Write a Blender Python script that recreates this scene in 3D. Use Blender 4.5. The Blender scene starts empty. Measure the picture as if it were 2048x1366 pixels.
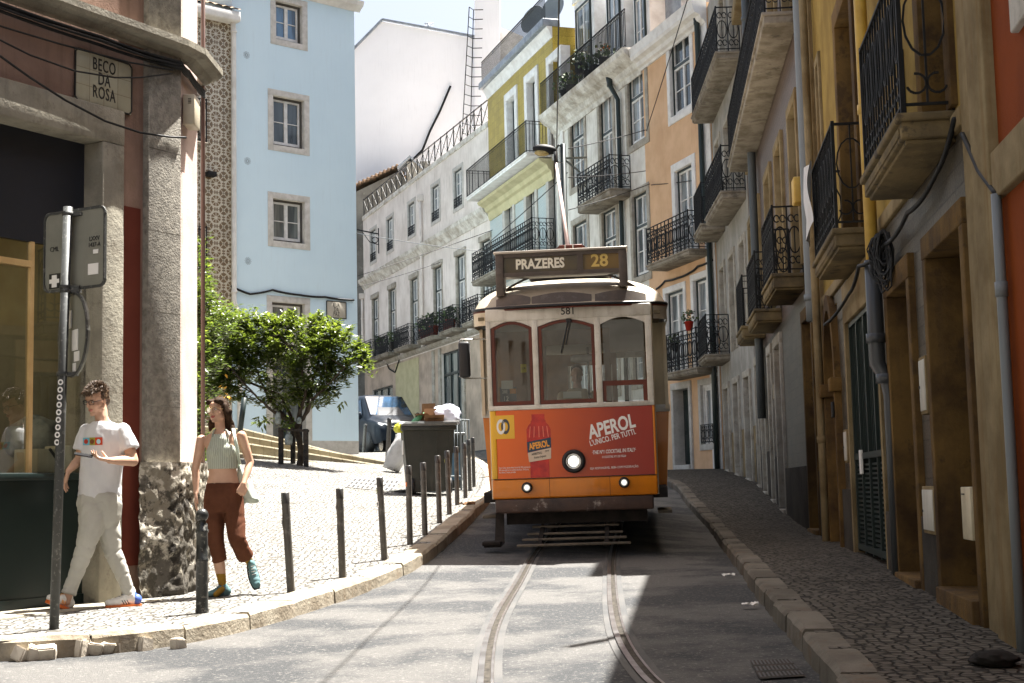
import bpy, bmesh, math, random
from mathutils import Vector, Matrix, noise
R = math.radians
S = bpy.context.scene
# ---------------- camera
PW, PH, FP = 2048, 1366, 2834.0
PITCH, ROLL = R(5.88), -0.022
cam = bpy.data.cameras.new('camera'); camo = bpy.data.objects.new('camera', cam); S.collection.objects.link(camo)
cam.sensor_width = 36.0; cam.lens = FP / PW * 36.0; cam.clip_start = 0.1; cam.clip_end = 2000
CM = Matrix.Rotation(math.pi / 2 + PITCH, 3, 'X') @ Matrix.Rotation(ROLL, 3, 'Z')
camo.matrix_world = CM.to_4x4(); S.camera = camo
# ---------------- sky and sun
SUN_EL = R(69); SUN_DIR = Vector((0.70 * math.cos(SUN_EL), 0.714 * math.cos(SUN_EL), math.sin(SUN_EL))).normalized()
W = bpy.data.worlds.new('World'); S.world = W; W.use_nodes = True
nt = W.node_tree; bgn = nt.nodes['Background']; sky = nt.nodes.new('ShaderNodeTexSky'); sky.sky_type = 'NISHITA'
sky.sun_disc = False; sky.sun_elevation = SUN_EL; sky.sun_rotation = math.atan2(0.70, 0.714)
sky.air_density = 1.0; sky.dust_density = 6.0; sky.ozone_density = 1.0
wbn = nt.nodes.new('ShaderNodeMix'); wbn.data_type = 'RGBA'; wbn.blend_type = 'MULTIPLY'; wbn.inputs[0].default_value = 1; wbn.inputs[7].default_value = (1.0, .955, .88, 1)   # warm white balance
nt.links.new(sky.outputs[0], wbn.inputs[6]); nt.links.new(wbn.outputs[2], bgn.inputs[0]); bgn.inputs[1].default_value = 0.052
sl = bpy.data.lights.new('sun', 'SUN'); sl.energy = 5.0; sl.angle = R(0.5); sl.color = (1.0, 0.965, 0.91)
so = bpy.data.objects.new('sun', sl); S.collection.objects.link(so); so.rotation_euler = SUN_DIR.to_track_quat('Z', 'Y').to_euler()
S.view_settings.view_transform = 'Standard'; S.view_settings.look = 'None'; S.view_settings.gamma = 1
S.view_settings.exposure = 2.46; S.view_settings.use_curve_mapping = False
# ---------------- rays from the photo to real points
def ray(px, py): return CM @ Vector(((px - PW / 2) / FP, (PH / 2 - py) / FP, -1))
def at(px, py, Y):
    r = ray(px, py); return r * (Y / r.y)
def lerp(a, b, t): return a + (b - a) * t
def tab(T, v):
    if v <= T[0][0]: return T[0][1]
    for (a, b), (c, d) in zip(T, T[1:]):
        if v <= c: return lerp(b, d, (v - a) / (c - a))
    (a, b), (c, d) = T[-2:]; return d + (v - c) * (d - b) / (c - a)
def sst(a, b, v): t = min(1, max(0, (v - a) / (b - a))); return t * t * (3 - 2 * t)
def smtab(T, v, w=0.9): return (tab(T, v - w) + tab(T, v) * 2 + tab(T, v + w)) / 4
ZL = [(0, -1.02), (7, -.99), (9.5, -.93), (11.3, -.9), (12.8, -.885), (14.3, -.83), (15.5, -.745), (17.6, -.57), (20, -.385), (21.8, -.25), (24.5, -.13), (27.3, -.02), (31, .23), (35, .5), (45, 1.17), (50.6, 1.37), (60, 1.8), (75, 2.4), (120, 4)]
ZR = [(0, -1.0), (7, -.93), (9, -.87), (12, -.79), (15, -.76), (17.5, -.73), (20, -.69), (22.2, -.62), (26, -.33), (30.2, 0), (35.6, .33), (45, .8), (55, 1.3), (75, 2.0), (120, 3.6)]
XL = [(8.9, -8), (9.42, -3.43), (9.7, -2.72), (10.25, -2.26), (11.3, -1.93), (13.2, -1.6), (15, -1.2), (15.9, -1.0), (20, -.66), (24, -.415), (32, -.3), (44, -1.2), (50, -3.2), (56, -8), (70, -30)]
XR = [(0, .8), (6.9, 1.51), (9.1, 1.73), (10, 1.8), (11.3, 1.9), (16, 2.4), (22, 3.0), (25.5, 3.14), (30, 3.4), (36, 3.2), (60, -4)]
def xl(y): return tab(XL, y)
def xr(y): return smtab(XR, y)
def pav_l(x, y):
    k = sst(20, 29, y) * (1 - sst(35, 43, y)); return smtab(ZL, y) + k * .12 * max(0, xl(min(y, 40)) - x - 1.0)
def pav_r(x, y): return smtab(ZR, y)
def road(x, y):
    a, b = xl(min(max(y, 10.5), 44)), xr(y); t = min(1, max(0, (x - a) / (b - a)))
    return lerp(smtab(ZL, y), smtab(ZR, y), t) - .13
def hit(px, py, fn, y0=5.0, y1=110.0):
    r = ray(px, py); lo = y0; n = 400
    f = lambda Y: r.z * Y / r.y - fn(r.x * Y / r.y, Y)
    p = y0
    for i in range(1, n + 1):
        Y = y0 + (y1 - y0) * i / n
        if f(Y) < 0:
            a, b = p, Y
            for _ in range(30):
                m = (a + b) / 2
                if f(m) < 0: b = m
                else: a = m
            return r * (b / r.y)
        p = Y
    return r * (y1 / r.y)
# ---------------- object helpers
C = S.collection
def tag(o, label=None, cat=None, group=None, kind=None):
    if label: o['label'] = label
    if cat: o['category'] = cat
    if group: o['group'] = group
    if kind: o['kind'] = kind
    return o
def empty(name, loc=(0, 0, 0), rz=0, label=None, cat=None, group=None):
    o = bpy.data.objects.new(name, None); C.objects.link(o); o.location = loc; o.rotation_euler = (0, 0, rz); o.empty_display_size = .1
    return tag(o, label, cat, group)
def copy_tree(o, parent=None):
    c = o.copy(); C.objects.link(c)
    if parent: c.parent = parent
    for ch in list(o.children): copy_tree(ch, c)
    return c
class MB:
    def __init__(s): s.v = []; s.f = []; s.m = []; s.sm = []; s.mats = []; s.mi = 0; s.T = None; s.smooth = False
    def use(s, mat):
        if mat not in s.mats: s.mats.append(mat)
        s.mi = s.mats.index(mat); return s
    def add(s, vs, fs, smooth=None):
        n = len(s.v)
        if s.T is not None: vs = [s.T @ Vector(v) for v in vs]
        s.v += [tuple(v) for v in vs]
        for f in fs: s.f.append([i + n for i in f]); s.m.append(s.mi); s.sm.append(s.smooth if smooth is None else smooth)
        return s
    def box(s, x0, x1, y0, y1, z0, z1, b=0):
        if b <= 0:
            return s.add([(x0, y0, z0), (x1, y0, z0), (x1, y1, z0), (x0, y1, z0), (x0, y0, z1), (x1, y0, z1), (x1, y1, z1), (x0, y1, z1)],
                         [(0, 3, 2, 1), (4, 5, 6, 7), (0, 1, 5, 4), (1, 2, 6, 5), (2, 3, 7, 6), (3, 0, 4, 7)])
        bm = bmesh.new(); bmesh.ops.create_cube(bm, size=1)
        for v in bm.verts: v.co = Vector(((x0 + x1) / 2 + v.co.x * (x1 - x0), (y0 + y1) / 2 + v.co.y * (y1 - y0), (z0 + z1) / 2 + v.co.z * (z1 - z0)))
        bmesh.ops.bevel(bm, geom=bm.edges[:], offset=b, segments=2, affect='EDGES', profile=.5)
        bm.verts.index_update(); s.add([v.co.copy() for v in bm.verts], [[v.index for v in f.verts] for f in bm.faces], True); bm.free(); return s
    def quad(s, a, b, c, d): return s.add([a, b, c, d], [(0, 1, 2, 3)])
    def bar(s, p, q, t, t2=None):
        p = Vector(p); q = Vector(q); d = (q - p)
        if d.length < 1e-6: return s
        d.normalize(); u = d.cross(Vector((0, 0, 1)))
        if u.length < 1e-3: u = Vector((1, 0, 0))
        u.normalize(); w = u.cross(d); a = t / 2; b = (t2 or t) / 2
        o = [u * a + w * b, -u * a + w * b, -u * a - w * b, u * a - w * b]
        return s.add([p + k for k in o] + [q + k for k in o], [(0, 1, 5, 4), (1, 2, 6, 5), (2, 3, 7, 6), (3, 0, 4, 7), (3, 2, 1, 0), (4, 5, 6, 7)])
    def tube(s, pts, r, n=8, cap=True, closed=False):
        pts = [Vector(p) for p in pts]; rs = r if isinstance(r, (list, tuple)) else [r] * len(pts); vs = []; fs = []; N = len(pts); u = None
        for i, p in enumerate(pts):
            d = (pts[min(i + 1, N - 1)] - pts[max(i - 1, 0)]) if not closed else (pts[(i + 1) % N] - pts[i - 1])
            if d.length < 1e-9: d = Vector((0, 0, 1))
            d.normalize()
            if u is None: u = d.cross(Vector((0, 0, 1))) if abs(d.z) < .9 else d.cross(Vector((1, 0, 0)))
            u = u - d * u.dot(d)
            if u.length < 1e-6: u = d.orthogonal()
            u.normalize(); w = d.cross(u)
            for k in range(n): a = 2 * math.pi * k / n; vs.append(p + (u * math.cos(a) + w * math.sin(a)) * rs[i])
        for i in range(N if closed else N - 1):
            j = (i + 1) % N
            for k in range(n): fs.append((i * n + k, i * n + (k + 1) % n, j * n + (k + 1) % n, j * n + k))
        if cap and not closed: fs.append(tuple(range(n))[::-1]); fs.append(tuple(range((N - 1) * n, N * n)))
        return s.add(vs, fs, True)
    def lathe(s, prof, n=16, c=(0, 0, 0)):
        vs = []; fs = []; c = Vector(c)
        for r, z in prof:
            for k in range(n): a = 2 * math.pi * k / n; vs.append(c + Vector((r * math.cos(a), r * math.sin(a), z)))
        for i in range(len(prof) - 1):
            for k in range(n): fs.append((i * n + k, i * n + (k + 1) % n, (i + 1) * n + (k + 1) % n, (i + 1) * n + k))
        return s.add(vs, fs, True)
    def prism(s, poly, y0, y1):   # poly of (x, z) extruded along y
        n = len(poly); vs = [(x, y0, z) for x, z in poly] + [(x, y1, z) for x, z in poly]
        return s.add(vs, [tuple(range(n)), tuple(range(2 * n - 1, n - 1, -1))] + [(i, (i + 1) % n + 0, (i + 1) % n + n, i + n)[::-1] for i in range(n)])
    def prismz(s, poly, z0, z1):
        n = len(poly); vs = [(x, y, z0) for x, y in poly] + [(x, y, z1) for x, y in poly]
        return s.add(vs, [tuple(range(n))[::-1], tuple(range(n, 2 * n))] + [(i, (i + 1) % n, (i + 1) % n + n, i + n) for i in range(n)])
    def grid(s, fn, nu, nv, smooth=True):
        vs = [fn(i / nu, j / nv) for j in range(nv + 1) for i in range(nu + 1)]
        return s.add(vs, [(j * (nu + 1) + i, j * (nu + 1) + i + 1, (j + 1) * (nu + 1) + i + 1, (j + 1) * (nu + 1) + i) for j in range(nv) for i in range(nu)], smooth)
    def ell(s, c, r, n=14, m=8, rot=None):
        c = Vector(c); vs = []; fs = []
        for j in range(1, m):
            th = math.pi * j / m
            for k in range(n):
                a = 2 * math.pi * k / n; v = Vector((r[0] * math.sin(th) * math.cos(a), r[1] * math.sin(th) * math.sin(a), r[2] * math.cos(th)))
                vs.append(c + (rot @ v if rot else v))
        t = Vector((0, 0, r[2])); t = rot @ t if rot else t; vs += [c + t, c - t]; T = len(vs) - 2
        for j in range(m - 2):
            for k in range(n): fs.append((j * n + k, (j + 1) * n + k, (j + 1) * n + (k + 1) % n, j * n + (k + 1) % n))
        for k in range(n): fs.append((T, k, (k + 1) % n)); fs.append((T + 1, (m - 2) * n + (k + 1) % n, (m - 2) * n + k))
        return s.add(vs, fs, True)
    def build(s, name, mat=None, parent=None, fix=True):
        me = bpy.data.meshes.new(name); me.from_pydata(s.v, [], s.f)
        for m in (s.mats if s.mats else [mat]): me.materials.append(m)
        me.polygons.foreach_set('material_index', s.m); me.polygons.foreach_set('use_smooth', s.sm)
        if fix:
            bm = bmesh.new(); bm.from_mesh(me); bmesh.ops.recalc_face_normals(bm, faces=bm.faces); bm.to_mesh(me); bm.free()
        me.update(); o = bpy.data.objects.new(name, me); C.objects.link(o)
        if parent: o.parent = parent
        return o
# ---------------- materials
class NT:
    def __init__(s, m): s.nt = m.node_tree; s.l = s.nt.links
    def n(s, t, ins={}, **kw):
        x = s.nt.nodes.new(t)
        for k, v in kw.items(): setattr(x, k, v)
        for k, v in ins.items():
            if isinstance(v, bpy.types.NodeSocket): s.l.new(v, x.inputs[k])
            else: x.inputs[k].default_value = v
        return x
    def math(s, op, a, b=0.0, c=0.0): return s.n('ShaderNodeMath', {0: a, 1: b, 2: c}, operation=op).outputs[0]
    def noise(s, co, sc, det=3, rough=.55): return s.n('ShaderNodeTexNoise', {'Vector': co, 'Scale': sc, 'Detail': det, 'Roughness': rough}).outputs[0]
    def mapr(s, v, a, b, c=0.0, d=1.0): return s.n('ShaderNodeMapRange', {0: v, 1: a, 2: b, 3: c, 4: d}).outputs[0]
    def mix(s, f, a, b):
        x = s.nt.nodes.new('ShaderNodeMix'); x.data_type = 'RGBA'
        for i, v in ((0, f), (6, a), (7, b)):
            if isinstance(v, bpy.types.NodeSocket): s.l.new(v, x.inputs[i])
            elif i and len(v) == 3: x.inputs[i].default_value = (*v, 1)
            else: x.inputs[i].default_value = v
        return x.outputs[2]
    def scale(s, co, v): return s.n('ShaderNodeMapping', {'Vector': co, 'Scale': v}).outputs[0]
    def coord(s): return s.n('ShaderNodeTexCoord').outputs['Object']
def newmat(name):
    m = bpy.data.materials.new(name); m.use_nodes = True; return m, NT(m), m.node_tree.nodes['Principled BSDF']
def M(name, col, col2=None, sc=3.0, rough=.8, bump=0.0, bsc=50.0, metal=0.0, streak=0.0, scol=(.1, .09, .075), lo=.4, hi=.62, spec=.4, spots=0.0, spcol=(.08, .07, .06), spsc=6, emit=None, coat=0):
    m, t, b = newmat(name); b.inputs['Roughness'].default_value = rough; b.inputs['Metallic'].default_value = metal
    b.inputs['Specular IOR Level'].default_value = min(spec, .08) if rough >= .7 else spec; b.inputs['Coat Weight'].default_value = coat
    co = t.coord(); c = (*col, 1)
    if col2: c = t.mix(t.mapr(t.noise(co, sc, 6, .62), lo, hi), col, col2)
    if streak:
        f = t.noise(t.scale(co, (7, 7, .55)), 1.6, 5, .65); g = t.noise(co, .8, 2); f = t.math('MULTIPLY', t.mapr(f, .5, .72), t.mapr(g, .35, .6))
        c = t.mix(t.math('MULTIPLY', f, streak), c if not isinstance(c, tuple) else c, scol)
    if spots:
        f = t.mapr(t.noise(co, spsc, 8, .7), .56, .62); c = t.mix(t.math('MULTIPLY', f, spots), c, spcol)
    if isinstance(c, tuple): b.inputs['Base Color'].default_value = c
    else: t.l.new(c, b.inputs['Base Color'])
    if bump:
        bn = t.n('ShaderNodeBump', {'Height': t.noise(co, bsc, 5, .65), 'Strength': bump, 'Distance': .02}); t.l.new(bn.outputs[0], b.inputs['Normal'])
    if emit: b.inputs['Emission Color'].default_value = (*emit[0], 1); b.inputs['Emission Strength'].default_value = emit[1]
    return m
# ================= materials
def calcada(name, c1, c2, joint, sc, bstr=.5):
    m, t, b = newmat(name); co = t.coord(); w = t.noise(co, 1.3, 2)
    co2 = t.n('ShaderNodeVectorMath', {0: co, 1: t.n('ShaderNodeTexNoise', {'Vector': co, 'Scale': 2.5}).outputs[1]}, operation='MULTIPLY_ADD'); co2.inputs[1].default_value = (1, 1, 1)
    co2 = t.n('ShaderNodeVectorMath', {0: t.scale(t.n('ShaderNodeTexNoise', {'Vector': co, 'Scale': 2.0}).outputs[1], (.07, .07, 0)), 1: t.scale(co, (1, 1, 0))}, operation='ADD').outputs[0]
    v = t.n('ShaderNodeTexVoronoi', {'Vector': co2, 'Scale': sc, 'Randomness': .58}, feature='DISTANCE_TO_EDGE').outputs[0]
    vc = t.n('ShaderNodeTexVoronoi', {'Vector': co2, 'Scale': sc, 'Randomness': .58})
    g = t.math('FRACT', t.math('MULTIPLY', t.n('ShaderNodeSeparateColor', {0: vc.outputs['Color']}).outputs[0], 7.0))
    base = t.mix(g, c1, c2); base = t.mix(t.math('MULTIPLY', t.mapr(t.noise(co, .9, 4), .45, .75), .35), base, joint)
    e = t.mapr(t.math('ADD', v, t.math('MULTIPLY', t.noise(co, 60, 2), -.09)), .005, .09)
    col = t.mix(e, joint, base); t.l.new(col, b.inputs['Base Color']); b.inputs['Roughness'].default_value = .8; b.inputs['Specular IOR Level'].default_value = .1
    h = t.math('ADD', t.mapr(v, .0, .14), t.math('MULTIPLY', t.noise(co, 35, 3), .35))
    bn = t.n('ShaderNodeBump', {'Height': h, 'Strength': bstr, 'Distance': .018}); t.l.new(bn.outputs[0], b.inputs['Normal']); return m
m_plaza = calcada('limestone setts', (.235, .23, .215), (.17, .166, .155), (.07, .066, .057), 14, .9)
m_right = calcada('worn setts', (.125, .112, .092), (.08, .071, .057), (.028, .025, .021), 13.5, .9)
m_asph = M('asphalt', (.125, .122, .117), (.062, .064, .066), .9, .8, 1.0, 110, lo=.44, hi=.57, spots=.55, spcol=(.27, .26, .24), spsc=34)
m_asph_l = M('asphalt strip', (.105, .102, .098), (.075, .076, .076), 1.2, .85, .6, 110)
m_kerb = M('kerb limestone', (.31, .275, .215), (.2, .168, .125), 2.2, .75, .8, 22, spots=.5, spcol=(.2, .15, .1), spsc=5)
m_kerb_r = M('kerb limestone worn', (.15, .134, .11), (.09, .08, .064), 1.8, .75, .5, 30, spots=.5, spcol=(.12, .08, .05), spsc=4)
m_step = M('step limestone', (.3, .27, .2), (.2, .172, .12), 1.5, .8, .4, 30)
m_steel = M('rail steel', (.42, .41, .4), (.25, .24, .23), 6, .3, metal=.95)
m_groove = M('rail groove grit', (.065, .058, .048), (.02, .018, .016), 25, .9)
m_iron = M('black iron', (.008, .009, .01), (.018, .018, .018), 8, .6, spec=.2)
m_ironw = M('weathered iron', (.025, .027, .025), (.07, .055, .045), 14, .7)
m_white = M('white window paint', (.74, .73, .7), (.6, .58, .55), 5, .5)
m_green = M('dark green paint', (.012, .022, .02), rough=.4)
m_stone = M('window stone', (.42, .39, .33), (.3, .27, .22), 3.2, .8, .3, 40, streak=.5, spots=.4, spcol=(.16, .14, .11), spsc=7)
m_stoneb = M('pale window stone', (.5, .48, .44), (.41, .39, .35), 5, .8, .3, 50, spots=.3, spcol=(.3, .28, .25), spsc=9)
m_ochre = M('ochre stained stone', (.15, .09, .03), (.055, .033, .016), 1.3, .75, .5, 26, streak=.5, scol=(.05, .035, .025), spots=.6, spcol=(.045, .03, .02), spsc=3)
m_slab = M('balcony stone', (.3, .27, .22), (.17, .145, .11), 2.5, .85, .4, 30, streak=.3, spots=.5, spcol=(.08, .07, .06), spsc=3)
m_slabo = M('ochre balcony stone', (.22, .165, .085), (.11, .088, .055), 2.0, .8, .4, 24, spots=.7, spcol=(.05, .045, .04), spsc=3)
m_bulb = M('pvc grey', (.17, .19, .2), rough=.5)
m_lead = M('zinc', (.3, .33, .36), (.2, .22, .25), 4, .5, metal=.3)
def glassy(name, c1, c2, sc=1.5, rough=.06):
    m, t, b = newmat(name); co = t.coord(); f = t.mapr(t.noise(t.scale(co, (3, 3, .35)), sc, 2), .42, .6)
    t.l.new(t.mix(f, c1, c2), b.inputs['Base Color']); b.inputs['Roughness'].default_value = rough; b.inputs['Specular IOR Level'].default_value = .9; return m
m_pane = glassy('window glass', (.05, .065, .075), (.02, .027, .032))
m_panec = glassy('curtained glass', (.3, .325, .33), (.07, .085, .09))
m_paneg = glassy('grey glass', (.17, .19, .18), (.08, .09, .09))
def clear_glass(name, tint=(.9, .95, .93), gl=.12):
    m, t, b = newmat(name); nt = m.node_tree; out = nt.nodes['Material Output']; nt.nodes.remove(b)
    tr = t.n('ShaderNodeBsdfTransparent', {0: (*tint, 1)}); g = t.n('ShaderNodeBsdfGlossy', {0: (1, 1, 1, 1), 'Roughness': .02})
    fr = t.n('ShaderNodeFresnel', {0: 1.5}); f = t.math('ADD', fr.outputs[0], gl)
    mx = t.n('ShaderNodeMixShader', {0: f, 1: tr.outputs[0], 2: g.outputs[0]}); nt.links.new(mx.outputs[0], out.inputs[0]); return m
m_clear = clear_glass('clear glass'); m_shopg = clear_glass('shop glass', (.7, .74, .68), .14); m_tramg = clear_glass('tram glass', (.5, .53, .5), .02)
def azulejo(name, bg, fg, dk, sc, ring=True, third=None):
    m, t, b = newmat(name); co = t.coord(); s = t.n('ShaderNodeSeparateXYZ', {0: co})
    fx = t.math('SUBTRACT', t.math('FRACT', t.math('MULTIPLY', t.math('ADD', s.outputs[0], 50), sc)), .5); fz = t.math('SUBTRACT', t.math('FRACT', t.math('MULTIPLY', t.math('ADD', s.outputs[2], 50), sc)), .5)
    ax = t.math('ABSOLUTE', fx); az = t.math('ABSOLUTE', fz)
    r = t.math('SQRT', t.math('ADD', t.math('MULTIPLY', fx, fx), t.math('MULTIPLY', fz, fz)))
    cx = t.math('SUBTRACT', .5, ax); cz = t.math('SUBTRACT', .5, az); rc = t.math('SQRT', t.math('ADD', t.math('MULTIPLY', cx, cx), t.math('MULTIPLY', cz, cz)))
    def band(v, c, w): return t.math('LESS_THAN', t.math('ABSOLUTE', t.math('SUBTRACT', v, c)), w)
    mx = lambda a, b_: t.math('MAXIMUM', a, b_)
    p = mx(band(r, .36, .045), band(rc, .34, .05)); p = mx(p, band(ax, 0, .025)); p = mx(p, band(az, 0, .025)); p = mx(p, band(t.math('SUBTRACT', ax, az), 0, .03)); p = mx(p, t.math('LESS_THAN', r, .11)); p = mx(p, t.math('LESS_THAN', rc, .1))
    wv = t.noise(co, 45, 3); p = t.math('MULTIPLY', p, t.mapr(wv, .3, .5, .45, 1))
    col = t.mix(p, bg, fg); col = t.mix(t.math('LESS_THAN', t.math('MINIMUM', cx, cz), .018), col, dk)
    col = t.mix(t.math('MULTIPLY', t.mapr(t.noise(co, 1.2, 4), .5, .7), .4), col, dk)
    t.l.new(col, b.inputs['Base Color']); b.inputs['Roughness'].default_value = .35; return m
m_az_br = azulejo('brown star tiles', (.17, .11, .055), (.56, .52, .42), (.13, .1, .07), 1.95)
m_az_bl = azulejo('pale blue floral tiles', (.5, .55, .52), (.25, .34, .36), (.4, .42, .38), 6)
def relief(name, c1, c2, sx, sz, bmp=.6, rough=.4):
    m, t, b = newmat(name); co = t.coord(); s = t.n('ShaderNodeSeparateXYZ', {0: co})
    v = t.n('ShaderNodeCombineXYZ', {0: t.math('ADD', s.outputs[0], s.outputs[1]), 1: s.outputs[2]}).outputs[0]
    br = t.n('ShaderNodeTexBrick', {'Vector': v, 'Scale': 1, 'Mortar Size': .006, 'Brick Width': sx, 'Row Height': sz, 'Color1': (*c1, 1), 'Color2': (*c2, 1), 'Mortar': (c2[0] * .45, c2[1] * .45, c2[2] * .45, 1)}, offset=0.0)
    no = t.n('ShaderNodeTexNoise', {'Vector': co, 'Scale': 42, 'Detail': 4}).outputs[0]
    c = t.mix(t.math('MULTIPLY', t.mapr(no, .5, .62), .6), br.outputs[0], (c1[0] * 1.7, c1[1] * 1.7, c1[2] * 1.7)); c = t.mix(t.math('MULTIPLY', t.mapr(t.noise(co, 1.1, 4), .5, .7), .4), c, (c2[0] * .5, c2[1] * .5, c2[2] * .5))
    t.l.new(c, b.inputs['Base Color']); b.inputs['Roughness'].default_value = rough; b.inputs['Specular IOR Level'].default_value = .2
    bn = t.n('ShaderNodeBump', {'Height': t.math('ADD', no, t.math('MULTIPLY', br.outputs[1], -1)), 'Strength': bmp, 'Distance': .01}); t.l.new(bn.outputs[0], b.inputs['Normal']); return m
m_rel_gy = relief('grey relief tiles', (.075, .063, .046), (.045, .038, .029), .28, .14)
m_rel_br = relief('brown relief tiles', (.11, .08, .065), (.085, .062, .052), .2, .1, .4)
m_yel_tile = relief('mustard tiles', (.36, .27, .05), (.29, .215, .04), .3, .3, .1)
# ================= ground
g = MB()
ys = [3 + .25 * i for i in range(100)] + [28 + 1.0 * i for i in range(60)] + [90, 100, 130, 200, 400, 900]
xs = [-900, -300, -80, -30, -16] + [-10 + .4 * i for i in range(41)] + [8, 12, 20, 60, 300, 900]
def gz(x, y): return road(x, min(y, 100)) if y > 3 else road(x, 3)
ysn = [-60, -10, -2] + ys
g.grid(lambda u, v: (xs[round(u * (len(xs) - 1))], ysn[round(v * (len(ysn) - 1))], gz(xs[round(u * (len(xs) - 1))], ysn[round(v * (len(ysn) - 1))])), len(xs) - 1, len(ysn) - 1)
tag(g.build('road', m_asph, fix=False), kind='structure')
# left pavement (open sett square)
yl = [8.95 + .12 * i for i in range(70)] + [17.4 + .4 * i for i in range(40)] + [33.4 + 1.2 * i for i in range(40)]
g = MB(); KW = .2
def fl(u, v):
    y = yl[round(v * (len(yl) - 1))]; w = u ** 1.5; x = lerp(xl(y) - KW * .5, -34, w); return (x, y, pav_l(x, y))
g.grid(fl, 44, len(yl) - 1); tag(g.build('square_pavement', m_plaza, fix=False), kind='structure')
# right pavement
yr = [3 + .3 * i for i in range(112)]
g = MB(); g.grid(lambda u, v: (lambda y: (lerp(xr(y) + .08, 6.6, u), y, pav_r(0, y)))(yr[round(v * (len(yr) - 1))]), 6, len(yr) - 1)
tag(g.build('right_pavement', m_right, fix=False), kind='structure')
def kerb(name, pts, fn, side, w, h, mat, ln, seed):
    # pts: polyline (x, y); side=+1 the road lies at +x
    rnd = random.Random(seed); P = [Vector((x, y, 0)) for x, y in pts]; D = [0]
    for a, b in zip(P, P[1:]): D.append(D[-1] + (b - a).length)
    def pos(s):
        for i in range(len(P) - 1):
            if s <= D[i + 1]: return P[i].lerp(P[i + 1], (s - D[i]) / max(1e-6, D[i + 1] - D[i]))
        return P[-1]
    m = MB(); s = 0
    while s < D[-1] - .2:
        L = min(ln * rnd.uniform(.75, 1.25), D[-1] - s); dz = rnd.uniform(-.008, .01); dx = rnd.uniform(-.01, .01); N = 5; vs = []
        for i in range(N + 1):
            q = s + .008 + (L - .016) * i / N; c = pos(q); t = (pos(min(q + .05, D[-1])) - pos(max(q - .05, 0))).normalized(); nrm = Vector((t.y, -t.x, 0)) * side
            z = fn(c.x, c.y) + dz + .012; wob = noise.noise(c * 6 + Vector((seed, 0, 0))) * .012
            r = .03
            prof = [(-w + .0, -.2), (-w, 0), (-r + wob, .0 + wob * .5), (wob, -r), (wob + .012, -h - .12)]
            if i in (0, N): prof = [(-w, -.2), (-w, -.014), (-r + wob, -.014), (wob - .012, -r - .01), (wob, -h - .12)]
            for a, b in prof:
                p = c + nrm * (a + dx); vs.append((p.x, p.y, z + b))
        fs = [(i * 5 + k, i * 5 + k + 1, (i + 1) * 5 + k + 1, (i + 1) * 5 + k) for i in range(N) for k in range(4)] + [(0, 1, 2, 3, 4), tuple(N * 5 + k for k in (4, 3, 2, 1, 0))]
        m.add(vs, fs, False); s += L
    return tag(m.build(name, mat), kind='structure')
lp = [(-9, 8.7)] + [(xl(y), y) for y in [8.95, 9.1, 9.25, 9.35, 9.42, 9.5, 9.6, 9.7, 9.85, 10, 10.25, 10.6, 11, 11.5, 12, 12.6, 13.2, 14, 14.6, 15.2, 16, 17, 18, 19, 20, 22, 24, 26, 28, 30, 34, 38, 44, 47, 50, 53, 56]]
def smooth(P, k=3):
    for _ in range(k): P = [P[0]] + [((P[i - 1][0] + 2 * P[i][0] + P[i + 1][0]) / 4, (P[i - 1][1] + 2 * P[i][1] + P[i + 1][1]) / 4) for i in range(1, len(P) - 1)] + [P[-1]]
    return P
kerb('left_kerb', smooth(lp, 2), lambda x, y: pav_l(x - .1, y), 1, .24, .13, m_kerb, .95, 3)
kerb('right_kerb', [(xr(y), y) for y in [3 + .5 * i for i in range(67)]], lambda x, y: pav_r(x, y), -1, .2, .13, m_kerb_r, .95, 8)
# sunken gutter strips between pavement bays on the right
for i, (a, b) in enumerate([(11.6, 11.2), (15.2, 14.6), (20.5, 19.8)]):
    s_ = MB(); s_.grid(lambda u, v: (lambda x, y: (x, y, pav_r(x, y) + .006))(lerp(xr(a) + .3, 1.9 + .122 * b + .1, u), lerp(a, b, u) + .035 * (v - .5)), 12, 1); tag(s_.build('drainage_channel', m_groove, fix=False), kind='structure')
# rails
def curve_pts(pix):
    P = [hit(x, y, road, 4, 40) for x, y in pix]; return [(p.x, p.y) for p in P]
lrail = curve_pts([(1067, 1105), (1041.6, 1155), (1008, 1210), (983, 1262), (972, 1315), (969, 1366)])
rrail = curve_pts([(1222, 1109), (1222.5, 1181), (1229, 1240), (1246, 1292), (1285, 1348), (1325, 1385)])
def extend(P, far):
    out = [far[0], far[1]] + P
    d = Vector((P[-1][0] - P[-2][0], P[-1][1] - P[-2][1])); out.append((P[-1][0] + d.x * 1.2, P[-1][1] + d.y * 1.2)); return out
def refine(P, n=3):
    for _ in range(n): P = [P[0]] + [q for a, b in zip(P, P[1:]) for q in (((a[0] * .75 + b[0] * .25), (a[1] * .75 + b[1] * .25)), ((a[0] * .25 + b[0] * .75), (a[1] * .25 + b[1] * .75)))] + [P[-1]]
    return P
lrail = refine(extend(lrail, [(1.4, 30), (.53, 20)])); rrail = refine(extend(rrail, [(2.3, 30), (1.43, 20)]))
def ribbon(m, P, a, b, dz):
    vs = []
    for i, p in enumerate(P):
        q0 = P[max(i - 1, 0)]; q1 = P[min(i + 1, len(P) - 1)]; t = Vector((q1[0] - q0[0], q1[1] - q0[1])).normalized(); n = Vector((t.y, -t.x))
        for k in (a, b):
            x = p[0] - n.x * k; y = p[1] - n.y * k; vs.append((x, y, road(x, y) + dz))
    m.add(vs, [(2 * i, 2 * i + 1, 2 * i + 3, 2 * i + 2) for i in range(len(P) - 1)])
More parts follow.
